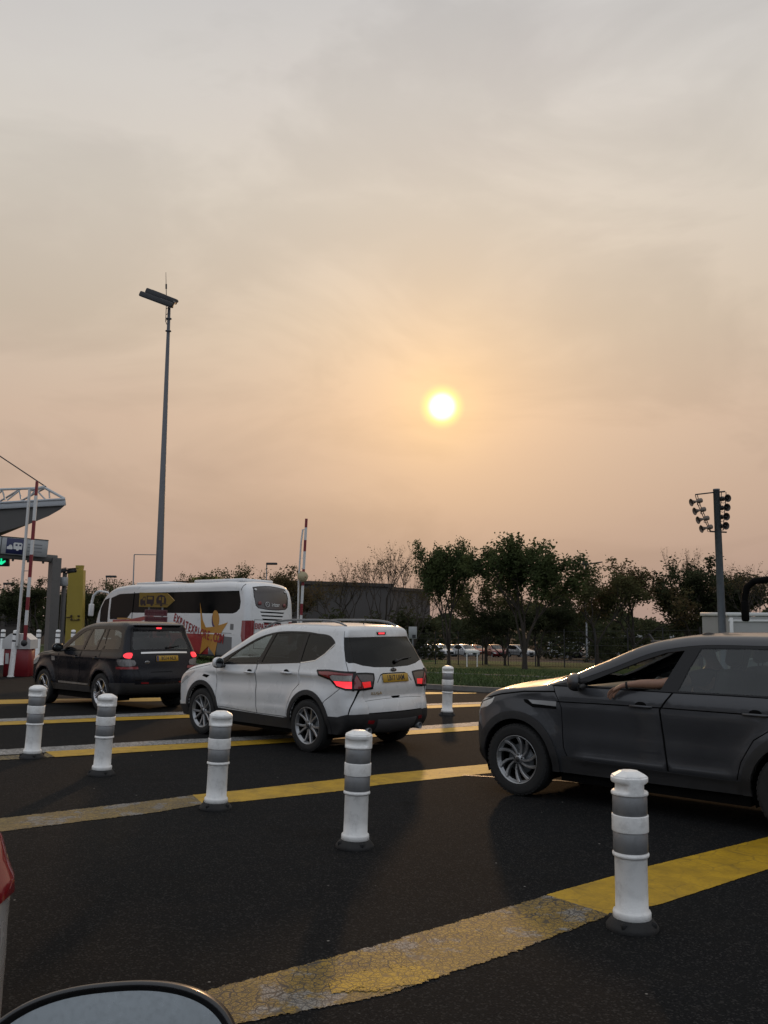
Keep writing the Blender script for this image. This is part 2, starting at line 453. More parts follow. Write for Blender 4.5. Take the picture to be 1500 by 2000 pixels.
G_priv = glassmat('privacy car glass', (0.055, 0.058, 0.06), 1.40)

# ------------------------------------------------------------------ vehicle shells
def catmull(pts, step):
    """smooth open curve through rows of numbers (first two are x, z); returns dense rows"""
    P = np.array(pts, float); out = []
    d = np.linalg.norm(np.diff(P[:, :2], axis=0), axis=1)
    T = np.zeros_like(P)
    for i in range(len(P)):
        if i == 0: T[i] = (P[1] - P[0]) / d[0]
        elif i == len(P) - 1: T[i] = (P[-1] - P[-2]) / d[-1]
        else:
            a = (P[i] - P[i - 1]) / d[i - 1]; b = (P[i + 1] - P[i]) / d[i]
            T[i] = (a * d[i] + b * d[i - 1]) / (d[i] + d[i - 1])
    for i in range(len(P) - 1):
        n = max(1, int(round(d[i] / step)))
        for j in range(n):
            t = j / n; h = d[i]
            out.append((2*t**3 - 3*t*t + 1) * P[i] + (t**3 - 2*t*t + t) * h * T[i] + (-2*t**3 + 3*t*t) * P[i+1] + (t**3 - t*t) * h * T[i+1])
    out.append(P[-1]); return np.array(out)

def inside(poly, pts):
    poly = np.asarray(poly, float); x, y = pts[:, 0], pts[:, 1]
    r = np.zeros(len(pts), bool); j = len(poly) - 1
    for i in range(len(poly)):
        xi, yi = poly[i]; xj, yj = poly[j]
        if yi != yj:
            r ^= ((yi > y) != (yj > y)) & (x < (xj - xi) * (y - yi) / (yj - yi) + xi)
        j = i
    return r
def stroke(line, wd):
    """thin band of quads along a polyline"""
    res = []
    for a, b in zip(line[:-1], line[1:]):
        a = np.array(a, float); b = np.array(b, float); t = b - a; L = np.hypot(*t)
        if L < 1e-6: continue
        t /= L; n = np.array((-t[1], t[0])) * wd / 2; e = t * wd * 0.35
        res.append([tuple(a - e + n), tuple(a - e - n), tuple(b + e - n), tuple(b + e + n)])
    return res
def arc(cx, cz, r, a0, a1, n=24):
    return [(cx + r * math.cos(rad(a0 + (a1 - a0) * i / n)), cz + r * math.sin(rad(a0 + (a1 - a0) * i / n))) for i in range(n + 1)]
def ring(cx, cz, r0, r1, a0=-25, a1=205):
    return arc(cx, cz, r1, a0, a1, 30) + arc(cx, cz, r0, a1, a0, 30)
def curve2(pts, step=0.05): return [tuple(p) for p in catmull(pts, step)]
def closed(pts, step=0.05):
    """rounded closed outline"""
    P = list(pts); k = len(P); ext = [P[-2], P[-1]] + P + [P[0], P[1]]
    c = catmull(ext, step); d0 = np.argmin(np.hypot(c[:, 0] - P[0][0], c[:, 1] - P[0][1]))
    idx = [i for i in range(len(c)) if np.hypot(c[i, 0] - P[0][0], c[i, 1] - P[0][1]) < 1e-6]
    return [tuple(p) for p in c[idx[0]:idx[-1]]] if len(idx) > 1 else [tuple(p) for p in c]

class Shell:
    """body surface made of two side skins and one skin across, cut into regions"""
    def __init__(s, top, zb, widths, ends, wmax, step=0.05, detail=None, grid=0.055):
        c = catmull(top, step)
        s.P = c[:, :2]; s.R = np.maximum(c[:, 2], 0.004); s.B = c[:, 3]
        ds = np.linalg.norm(np.diff(s.P, axis=0), axis=1); s.S = np.concatenate([[0], np.cumsum(ds)])
        T = np.gradient(s.P, axis=0); T /= np.linalg.norm(T, axis=1)[:, None]
        s.N = np.stack([-T[:, 1], T[:, 0]], 1)
        s.wz = np.array(widths, float); s.ends = ends; s.wmax = wmax; s.detail = detail; s.grid = grid
        s.zb = zb
        x0, x1 = s.P[0, 0], s.P[-1, 0]
        nb = max(2, int(abs(x1 - x0) / step))
        s.bot = [(x1 + (x0 - x1) * i / nb, s.P[-1, 1] + (s.P[0, 1] - s.P[-1, 1]) * i / nb - 0 * zb) for i in range(1, nb)]
        s.outl = [tuple(p) for p in s.P] + s.bot
        s.parts = {}
    def W(s, x, z):
        x = np.asarray(x, float); z = np.asarray(z, float)
        w_ = np.interp(z, s.wz[:, 0], s.wz[:, 1])
        xr, kr, xf, kf = s.ends
        w_ = w_ - kr * np.clip((xr - x), 0, None) ** 2 - kf * np.clip((x - xf), 0, None) ** 2
        if s.detail is not None: w_ = w_ + s.detail(x, z)
        return w_
    def near(s, x, z):
        x = np.atleast_1d(np.asarray(x, float)); z = np.atleast_1d(np.asarray(z, float))
        A = s.P[:-1]; AB = s.P[1:] - A; L2 = (AB ** 2).sum(1)
        bd = np.full(len(x), 1e9); bi = np.zeros(len(x), int); bt = np.zeros(len(x))
        for k in range(0, len(x), 400):
            q = np.stack([x[k:k+400], z[k:k+400]], 1)
            ap = q[:, None, :] - A[None]
            t = np.clip((ap * AB[None]).sum(2) / L2[None], 0, 1)
            dd = np.linalg.norm(ap - t[..., None] * AB[None], axis=2)
            i = dd.argmin(1); r = np.arange(len(q))
            bd[k:k+400] = dd[r, i]; bi[k:k+400] = i; bt[k:k+400] = t[r, i]
        return bd, bi, bt
    def side(s, x, z):
        """points and normals of the left skin"""
        x = np.atleast_1d(np.asarray(x, float)); z = np.atleast_1d(np.asarray(z, float))
        d, i, t = s.near(x, z)
        r = s.R[i] * (1 - t) + s.R[i + 1] * t
        n2 = s.N[i] * (1 - t)[:, None] + s.N[i + 1] * t[:, None]
        c = np.clip((r - d) / r, 0, 1)
        y = s.W(x, z) - r + r * np.sqrt(np.maximum(1 - c * c, 0))
        e = 0.012
        gx = (s.W(x + e, z) - s.W(x - e, z)) / (2 * e); gzz = (s.W(x, z + e) - s.W(x, z - e)) / (2 * e)
        nb = np.stack([-gx, np.ones_like(gx), -gzz], 1); nb /= np.linalg.norm(nb, axis=1)[:, None]
        nn = np.stack([n2[:, 0], np.zeros(len(x)), n2[:, 1]], 1)
        n = nb * np.sqrt(1 - c * c)[:, None] + nn * c[:, None]; n /= np.linalg.norm(n, axis=1)[:, None]
        return np.stack([x, y, z], 1), n
    def _c(s, S_, t):
        px = np.interp(S_, s.S, s.P[:, 0]); pz = np.interp(S_, s.S, s.P[:, 1])
        nx = np.interp(S_, s.S, s.N[:, 0]); nz = np.interp(S_, s.S, s.N[:, 1])
        e = s.W(px, pz) - np.interp(S_, s.S, s.R); b = np.interp(S_, s.S, s.B)
        k = b * (1 - np.abs(t) ** 2.2)
        return np.stack([px + nx * k, t * e, pz + nz * k], 1), np.stack([nx, 0 * nx, nz], 1)
    def across(s, S_, t):
        """points and normals of the skin across: arc length S_, t in -1..1"""
        S_ = np.atleast_1d(np.asarray(S_, float)); t = np.atleast_1d(np.asarray(t, float))
        p, n0 = s._c(S_, t); e = 0.02
        a = s._c(np.clip(S_ + e, 0, s.S[-1]), t)[0] - s._c(np.clip(S_ - e, 0, s.S[-1]), t)[0]
        b = s._c(S_, np.clip(t + 0.01, -1, 1))[0] - s._c(S_, np.clip(t - 0.01, -1, 1))[0]
        n = np.cross(a, b); n /= np.linalg.norm(n, axis=1)[:, None] + 1e-12
        n *= np.sign((n * n0).sum(1))[:, None]
        return p, n
    def s_rear(s, z):
        k = int(s.P[:, 1].argmax()); return float(np.interp(z, s.P[:k, 1], s.S[:k]))
    def s_front(s, z):
        k = int(s.P[:, 1].argmax()); return float(np.interp(-z, -s.P[k:, 1], s.S[k:]))
    def s_x(s, x):
        k0 = int(s.P[:, 0].argmin()); k1 = int(s.P[:, 0].argmax())
        return float(np.interp(x, s.P[k0:k1, 0], s.S[k0:k1]))
    def part(s, key): return s.parts.setdefault(key, MB())
    def tess(s, outline, pts, regions, hlim):
        verts = []; edges = []; seen = {}
        def vid(p):
            k = (round(p[0], 4), round(p[1], 4))
            if k not in seen: seen[k] = len(verts); verts.append(Vector((k[0], k[1])))
            return seen[k]
        def loop(poly):
            ids = []
            for a, b in zip(poly, list(poly[1:]) + [poly[0]]):
                L = math.hypot(b[0] - a[0], b[1] - a[1]); n = max(1, int(L / hlim))
                for j in range(n): ids.append(vid((a[0] + (b[0] - a[0]) * j / n, a[1] + (b[1] - a[1]) * j / n)))
            for a, b in zip(ids, ids[1:] + ids[:1]):
                if a != b: edges.append((a, b))
        loop(list(outline))
        for rg in regions:
            for pl in rg['polys']: loop([tuple(q) for q in pl])
        for p in pts: vid(p)
        vo, eo, fo, *_ = delaunay_2d_cdt(verts, edges, [], 0, 1e-5)
        V = np.array([(v.x, v.y) for v in vo]); F = np.array([f for f in fo if len(f) == 3])
        cen = V[F].mean(1)
        keep = inside(outline, cen)
        F = F[keep]; cen = cen[keep]
        cls = np.full(len(F), -1)
        for i in range(len(regions) - 1, -1, -1):
            for pl in regions[i]['polys']: cls[inside(pl, cen)] = i
        return V, F, cls
    def emit(s, V, F, cls, regions, fn, base, mirror=False, skirt=0.02):
        for ci in range(-1, len(regions)):
            rg = base if ci < 0 else regions[ci]
            if rg.get('hole'): continue
            Fi = F[cls == ci]
            if not len(Fi): continue
            used, inv = np.unique(Fi, return_inverse=True); Fi = inv.reshape(Fi.shape)
            p, n = fn(V[used, 0], V[used, 1])
            p = p + n * rg.get('off', 0.0)
            inn = p - n * (rg.get('skirt', skirt))
            # orient outward
            a, b, c = p[Fi[:, 0]], p[Fi[:, 1]], p[Fi[:, 2]]
            fl = (np.cross(b - a, c - a) * n[Fi[:, 0]]).sum(1) < 0
            Fi[fl] = Fi[fl][:, ::-1]
            if mirror:
                p = p * (1, -1, 1); n = n * (1, -1, 1); inn = inn * (1, -1, 1); Fi = Fi[:, ::-1]
            mb = s.part(rg['part'])
            mi = mb.mlist.index(rg['mat']) if hasattr(mb, 'mlist') and rg['mat'] in mb.mlist else None
            if mi is None:
                if not hasattr(mb, 'mlist'): mb.mlist = []
                mb.mlist.append(rg['mat']); mi = len(mb.mlist) - 1
            mb.add(p.tolist(), Fi.tolist(), mi, True, normals=n.tolist())
            if rg.get('skirt', skirt) <= 0: continue
            cnt = {}
            for f in Fi.tolist():
                for u, v in ((f[0], f[1]), (f[1], f[2]), (f[2], f[0])): cnt[(u, v)] = 1
            vs = []; fs = []
            for (u, v) in cnt:
                if (v, u) in cnt: continue
                k = len(vs); vs += [p[v].tolist(), p[u].tolist(), inn[u].tolist(), inn[v].tolist()]; fs.append((k, k + 1, k + 2, k + 3))
            if vs: mb.add(vs, fs, mi, False)
    def do_side(s, regions, base, mirror):
        pts = []; g = s.grid
        xs = np.arange(s.P[:, 0].min() + g / 2, s.P[:, 0].max(), g); zs = np.arange(s.P[:, 1].min() + g / 2, s.P[:, 1].max(), g)
        G = np.stack(np.meshgrid(xs, zs), -1).reshape(-1, 2)
        G = G[inside(s.outl, G)]
        d, _, _ = s.near(G[:, 0], G[:, 1]); pts += [tuple(q) for q in G[d > g * 0.45]]
        for k in (0.06, 0.2, 0.42, 0.7, 1.0):
            q = s.P - s.N * (s.R * k)[:, None]
            q = q[inside(s.outl, q)]; dd, ii, tt = s.near(q[:, 0], q[:, 1])
            pts += [tuple(a) for a, d_, i_ in zip(q, dd, ii) if d_ > s.R[i_] * k * 0.9]
        V, F, cls = s.tess(s.outl, pts, regions, 0.09)
        s.emit(V, F, cls, regions, s.side, base, mirror)
    def do_across(s, regions, base, K=0.8):
        """regions here are polygons in (arc length, t)"""
        rg = [dict(r, polys=[[(q[0], q[1] * K) for q in pl] for pl in r['polys']]) for r in regions]
        nt_ = int(2 * K / (s.grid * 1.6)); Lr = [(float(q), -K) for q in s.S]; Rr = [(float(q), K) for q in s.S]
        outline = [(float(s.S[0]), -K + 2 * K * j / nt_) for j in range(nt_ + 1)][::-1][:-1] + Lr[:-1] + \
                  [(float(s.S[-1]), -K + 2 * K * j / nt_) for j in range(nt_)] + Rr[::-1][:-1]
        pts = [(float(q), -K + 2 * K * j / nt_) for q in s.S[1:-1:1] for j in range(1, nt_)]
        V, F, cls = s.tess(outline, pts, rg, 0.09)
        s.emit(V, F, cls, rg, lambda a, b: s.across(a, np.clip(b / K, -1, 1)), base)

def reg(part, m, polys, off=0.0, skirt=None, hole=False):
    if polys and not isinstance(polys[0][0], (tuple, list, np.ndarray)): polys = [polys]
    d = dict(part=part, mat=m, polys=polys, off=off, hole=hole)
    if skirt is not None: d['skirt'] = skirt
    return d

# ------------------------------------------------------------------ wheels
def make_wheel(parent, loc, R, rim, wd, style, right=False, alloy=None):
    """hub and brake disc as the wheel, tyre and rim as its pieces; outer face looks to +y"""
    alloy = alloy or M_alloy
    Y = Matrix.Rotation(rad(-90), 4, 'X')          # lathe axis z -> +y
    h = wd / 2
    hub = MB()
    hub.lathe([(0.0001, h * 0.1), (R * 0.42, h * 0.1), (R * 0.42, h * 0.02), (0.0001, h * 0.02)], 24, 0, Y)
    hub.lathe([(rim * 0.985, -h * 0.8), (rim * 0.93, -h * 0.2), (rim * 0.945, h * 0.55), (rim * 0.99, h * 0.8)], 32, 1, Y)
    hub.lathe([(0.0001, -h * 0.5), (rim * 0.93, -h * 0.5)], 24, 1, Y)
    w_ = hub.build('wheel', [M_steel, M_gap], parent, loc)
    if right: w_.rotation_euler = (0, 0, math.pi)
    ty = MB()
    ty.lathe([(rim, -h * 0.78), (rim + 0.012, -h * 0.95), (R - 0.055, -h), (R - 0.018, -h * 0.93), (R - 0.002, -h * 0.72),
              (R, -h * 0.5), (R, h * 0.5), (R - 0.002, h * 0.72), (R - 0.018, h * 0.93), (R - 0.04, h * 0.995), (R - 0.055, h), (rim + 0.03, h * 0.985), (rim + 0.012, h * 0.95),
              (rim, h * 0.78)], 44, 0, Y)
    for k in range(48):                              # shoulder tread blocks
        for sg in (-1, 1):
            a = 2 * math.pi * (k + (0.5 if sg > 0 else 0)) / 48
            M = Y @ Matrix.Rotation(a, 4, 'Z') @ Matrix.Translation((R - 0.0185, 0, sg * h * 0.78)) @ Matrix.Rotation(sg * 0.3, 4, 'Y')
            ty.box((0, 0, 0), (0.014, 0.030, 0.040), 0, M=M)
    ty.build('tyre', [M_tyre], w_)
    rm = MB()
    rm.lathe([(rim * 0.90, h * 0.62), (rim * 0.965, h * 0.80), (rim * 1.0, h * 0.93), (rim * 1.03, h * 0.97), (rim * 1.03, h * 0.90)], 44, 0, Y)
    rm.lathe([(rim * 0.92, h * 0.1), (rim * 0.935, h * 0.6)], 44, 1, Y)
    hubr = rim * 0.27
    rm.lathe([(0.0001, h * 0.74), (hubr * 0.45, h * 0.74), (hubr * 0.5, h * 0.70), (hubr * 0.95, h * 0.62), (hubr * 1.05, h * 0.40)], 24, 0, Y)
    rm.lathe([(0.0001, h * 0.765), (hubr * 0.40, h * 0.765), (hubr * 0.43, h * 0.735)], 20, 1, Y)
    def spoke(path, w0, w1, m=0):
        vs = []; fs = []; k = len(path)
        for i, (r, a) in enumerate(path):
            t = i / (k - 1); ww = w0 + (w1 - w0) * t
            yo = h * (0.68 + 0.20 * t * t); yi = yo - 0.045
            c = Vector((r * math.cos(a), r * math.sin(a)))
            r2, a2 = path[min(i + 1, k - 1)]; r1, a1 = path[max(i - 1, 0)]
            tg = Vector((r2 * math.cos(a2) - r1 * math.cos(a1), r2 * math.sin(a2) - r1 * math.sin(a1))).normalized()
            nn = Vector((-tg.y, tg.x))
            for q, yy, kk in ((-1, yi, 1.15), (-1, yo - 0.008, 1.0), (-0.6, yo, 1.0), (0.6, yo, 1.0), (1, yo - 0.008, 1.0), (1, yi, 1.15)):
                p = c + nn * (q * ww / 2 * kk); vs.append((p.x, p.y, yy))
        for i in range(k - 1):
            for j in range(5): fs.append((i * 6 + j, i * 6 + j + 1, (i + 1) * 6 + j + 1, (i + 1) * 6 + j))
        rm.add(vs, fs, m, False, Y)
    rr = [hubr * 0.8 + (rim * 0.97 - hubr * 0.8) * i / 6 for i in range(7)]
    for k in range(5):
        a0 = 2 * math.pi * k / 5 + 0.31
        if style == 'twin':
            for sg in (-1, 1):
                spoke([(r, a0 + sg * (0.13 + 0.17 * (r / rim) ** 1.2)) for r in rr], 0.036, 0.026)
        elif style == 'swirl':
            for sg, off in ((-1, -0.22), (1, 0.30)):
                spoke([(r, a0 + off + (0.55 * (r / rim) ** 1.4 - 0.2) * 1.0) for r in rr], 0.020, 0.036)
        elif style == 'five':
            spoke([(r, a0) for r in rr], 0.085, 0.050)
            for sg in (-1, 1): spoke([(r, a0 + sg * 0.23 * (r / rim)) for r in rr], 0.02, 0.025)
        else:
            for sg in (-1, 1): spoke([(r, a0 + sg * 0.31 * (0.7 + 0.3 * r / rim)) for r in rr], 0.045, 0.030)
        an = a0 + math.pi / 5
        rm.lathe([(0.011, h * 0.62), (0.011, h * 0.70), (0.0001, h * 0.70)], 8, 1, Y @ Matrix.Translation((hubr * 0.72 * math.cos(an), hubr * 0.72 * math.sin(an), 0)))
    rm.build('rim', [alloy, M_alloyd], w_)
    return w_

def wheel_set(root, wb, track, R, rim, wd, style, alloy=None):
    for x in (0, wb):
        for sg in (1, -1): make_wheel(root, (x, sg * track / 2, R), R, rim, wd, style, sg < 0, alloy)

def underbody(root, wb, R, half, x0, x1, zt=0.42):
    """dark floor pan and the four wheel-arch liners"""
    mb = MB()
    mb.box(((R + 0.10 + wb - R - 0.10) / 2, 0, 0.30), (wb - 2 * R - 0.2, half * 1.80, 0.20), 0)
    mb.box((wb / 2, 0, 0.33), (x1 - x0 - 0.5, half * 1.10, 0.16), 0)
    for x in (0, wb):
        rl = R + 0.055; n = 18; vs = []; fs = []
        for sg in (1, -1):
            b = len(vs)
            for i in range(n + 1):
                a = rad(-22 + 224 * i / n)
                for yy in (half * 0.985, half * 0.52): vs.append((x + rl * math.cos(a), sg * yy, R + rl * math.sin(a)))
            for i in range(n): fs.append((b + 2 * i, b + 2 * i + 1, b + 2 * i + 3, b + 2 * i + 2))
            c = len(vs); vs.append((x, sg * half * 0.52, R))
            for i in range(n): fs.append((b + 2 * i + 1, c, b + 2 * i + 3))
        mb.add(vs, fs, 0, False)
    for x in (0, wb): mb.tube([(x, -half * 0.55, R), (x, half * 0.55, R)], 0.05, 8, 0)
    for k in range(3): mb.tube([(x0 + 0.4, -0.3 + 0.1 * k, 0.26), (wb * 0.6, -0.25 + 0.1 * k, 0.27)], 0.03, 6, 0)
    return mb.build('underbody', [M_gap], root)

def seat_mb(mb, x, y, z, w_=0.50, m=0, mh=0, recl=0.22):
    mb.box((x, y, z), (0.50, w_, 0.16), m, 0.05)
    M = Matrix.Translation((x - 0.24, y, z + 0.02)) @ Matrix.Rotation(-recl, 4, 'Y')
    mb.box((0, 0, 0.31), (0.14, w_, 0.62), m, 0.055, M=M)
    for sg in (-1, 1): mb.tube([(0, sg * 0.06, 0.58), (0.0, sg * 0.06, 0.70)], 0.008, 6, m, M=M)
    mb.box((0.01, 0, 0.745), (0.10, w_ * 0.52, 0.19), mh, 0.045, 3, M=M)
def interior(root, wb, z=0.62, dashx=1.95, right_hand=True, rear=True, mh=None, yw=0.70):
    for sg in (1, -1):
        mb = MB(); seat_mb(mb, 1.12, sg * 0.37, z + 0.02, 0.50, 0, 1); mb.build('seat', [M_cloth, mh or M_cloth], root)
    if rear:
        mb = MB()
        for y in (-0.42, 0.0, 0.42): seat_mb(mb, 0.28, y, z + 0.06, 0.43, 0, 1)
        mb.build('rear_bench', [M_cloth, mh or M_cloth], root)
    mb = MB(); mb.box((dashx + 0.16, 0, z + 0.26), (0.44, yw * 2, 0.30), 0, 0.07)
    mb.box((dashx - 0.2, 0, z - 0.05), (0.9, 0.2, 0.3), 0, 0.05)
    mb.build('dashboard', [M_black], root)
    sy = -0.37 if right_hand else 0.37
    mb = MB(); M = Matrix.Translation((dashx - 0.20, sy, z + 0.30)) @ Matrix.Rotation(rad(-65), 4, 'Y')
    n = 24; mb.tube([(0.185 * math.cos(2 * math.pi * i / n), 0.185 * math.sin(2 * math.pi * i / n), 0) for i in range(n + 1)], 0.015, 7, 0, False, M)
    mb.ball((0, 0, -0.01), (0.075, 0.065, 0.03), 0, M=M)
    for a in (0, 2.3, 4.0): mb.tube([(0, 0, 0), (0.185 * math.cos(a), 0.185 * math.sin(a), 0)], 0.014, 6, 0, False, M)
    mb.build('steering_wheel', [M_black], root)
    mb = MB(); mb.box((dashx - 0.28, 0, z + 0.86), (0.03, 0.24, 0.06), 0, 0.012); mb.tube([(dashx - 0.26, 0, z + 0.87), (dashx - 0.2, 0, z + 0.95)], 0.012, 6)
    mb.build('rear_view_mirror', [M_black], root)
    mb = MB(); mb.box((wb / 2 - 0.2, 0, 0.42), (wb - 0.2, yw * 2 * 0.98, 0.03), 0); mb.build('cabin_floor', [M_cloth], root)

def wing_mirror(root, x, y, z, paint, sg, sc=1.0):
    mb = MB()
    mb.ball((0, 0, 0), (0.085 * sc, 0.125 * sc, 0.078 * sc), 0, 16, 10)
    vs = [Vector(v) for v in mb.v]; nv = []
    for v in vs:                                     # flatten the side with the glass, square the shell
        k = lambda q, l: math.copysign(abs(q / l) ** 0.86 * l, q)
        v = Vector((k(v.x, 0.085 * sc), k(v.y, 0.125 * sc), k(v.z, 0.078 * sc)))
        v.x = max(v.x, -0.035 * sc) - 0.42 * v.y
        nv.append((x + v.x, sg * (y + 0.13 * sc + v.y), z + v.z))
    mb.v = nv
    if sg < 0: mb.f = [f[::-1] for f in mb.f]
    for i, f in enumerate(mb.f):
        c = sum((Vector(mb.v[j]) for j in f), Vector()) / len(f)
        if c.z < z - 0.045 * sc: mb.m[i] = 1
    mb.tube([(x + 0.01, sg * (y - 0.03), z - 0.05), (x + 0.01, sg * (y + 0.08), z - 0.06 * sc)], 0.03 * sc, 8, 1, ecc=0.7)
    o = mb.build('wing_mirror', [paint, M_black], root)
    g = MB(); g.ball((0, 0, 0), (0.004, 0.105 * sc, 0.062 * sc), 0)
    g.v = [(x - 0.037 * sc + a - 0.42 * b, sg * (y + 0.13 * sc + b), z + c) for a, b, c in g.v]
    if sg < 0: g.f = [f[::-1] for f in g.f]
    g.build('mirror_glass', [M_mirror], o)
M_mirror = mat('mirror glass', (0.20, 0.21, 0.22), 0.04, metal=1.0, var=0.02)

def handle(door, x, y, z, paint, sg, yaw=0.0):
    mb = MB()
    mb.tube([(x - 0.11, sg * (y - 0.004), z), (x - 0.09, sg * (y + 0.028), z), (x, sg * (y + 0.036), z + 0.002), (x + 0.09, sg * (y + 0.028), z), (x + 0.11, sg * (y - 0.004), z)], 0.014, 8, 0, ecc=1.0)
    M = Matrix.Translation((x, sg * y, z + 0.012))
    mb.ball((0, 0, 0), (0.062, 0.006, 0.034), 1, 14, 8, M)
    mb.build('handle', [paint, M_gap], door)

def plate(root, M, text, m=None, w_=0.52, h_=0.111, band=False):
    mb = MB(); mb.box((0, 0, 0), (w_, h_, 0.012), 0, 0.004, 1)
    mb.text(text, 0.098, M=Matrix.Translation((0.03 if band else 0, -0.002, 0.0075)), mat=1, depth=0.0006, xscale=0.80, bold=0.002)
    if band: mb.box((-w_ / 2 + 0.028, 0, 0.0058), (0.044, h_ - 0.012, 0.002), 2)
    mb.v = [tuple(M @ Vector(v)) for v in mb.v]
    return mb.build('number_plate', [m or M_plate, M_ink, mat('plate band', (0.02, 0.03, 0.12), 0.5)], root)

def badge(root, M, a=0.075, b=0.03):
    mb = MB()
    mb.ball((0, 0, 0), (a, b, 0.008), 0, 20, 8)
    mb.ball((0, 0, 0.003), (a * 0.88, b * 0.80, 0.0075), 1, 20, 8)
    mb.tube([(-a * 0.55, -b * 0.1, 0.0112), (-a * 0.2, b * 0.25, 0.0118), (0, -b * 0.2, 0.0118), (a * 0.25, b * 0.2, 0.0118), (a * 0.55, 0, 0.0112)], 0.002, 5, 0)
    mb.v = [tuple(M @ Vector(v)) for v in mb.v]
    return mb.build('badge', [M_chrome, M_gloss], root)

def finish(sh, root, order=()):
    """turn the shell's region meshes into children of root; 'name:tag' keys share the name"""
    made = {}
    for key in sorted(sh.parts, key=lambda k: (0 if ':' not in k else 1, k)):
        mb = sh.parts[key]
        made[key] = mb.build(key.split(':')[0], mb.mlist, root)
    return made

def place_car(root, pos, head, wb, track, sc=1.0, sz=None):
    """stand a vehicle on the ground: pos = ground point under the rear axle centre, head = heading angle"""
    f = Vector((math.cos(head), math.sin(head), 0)); l = Vector((-f.y, f.x, 0))
    P = {}; wb *= sc; track *= sc; sz = sz or sc; root.scale = (sc, sc, sz)
    for ch in root.children:
        if ch.name.startswith('wheel'): ch.scale = (sz / sc, 1, 1)
    for i, x in enumerate((0, wb)):
        for sg in (1, -1):
            q = Vector((pos.x, pos.y, 0)) + f * x + l * sg * track / 2; q.z = float(gz(q.x, q.y)); P[(i, sg)] = q
    r = (P[(0, 1)] + P[(0, -1)]) / 2; ft = (P[(1, 1)] + P[(1, -1)]) / 2
    F = (ft - r).normalized(); Lv = (P[(0, 1)] + P[(1, 1)] - P[(0, -1)] - P[(1, -1)]).normalized()
    U = F.cross(Lv).normalized(); Lv = U.cross(F)
    M = Matrix.Identity(4)
    for i in range(3): M[i][0] = F[i]; M[i][1] = Lv[i]; M[i][2] = U[i]; M[i][3] = r[i]
    root.location = M.to_translation(); root.rotation_euler = M.to_euler()
    bpy.context.view_layer.update()
    return M
def Mat3(p, n, up=(0, 0, 1)):
    """frame on a surface: z along n, y roughly up"""
    n = Vector(n).normalized(); x = Vector(up).cross(n).normalized(); y = n.cross(x)
    M = Matrix.Identity(4)
    for i in range(3): M[i][0] = x[i]; M[i][1] = y[i]; M[i][2] = n[i]; M[i][3] = p[i]
    return M

HEAD = math.pi - rad(50)

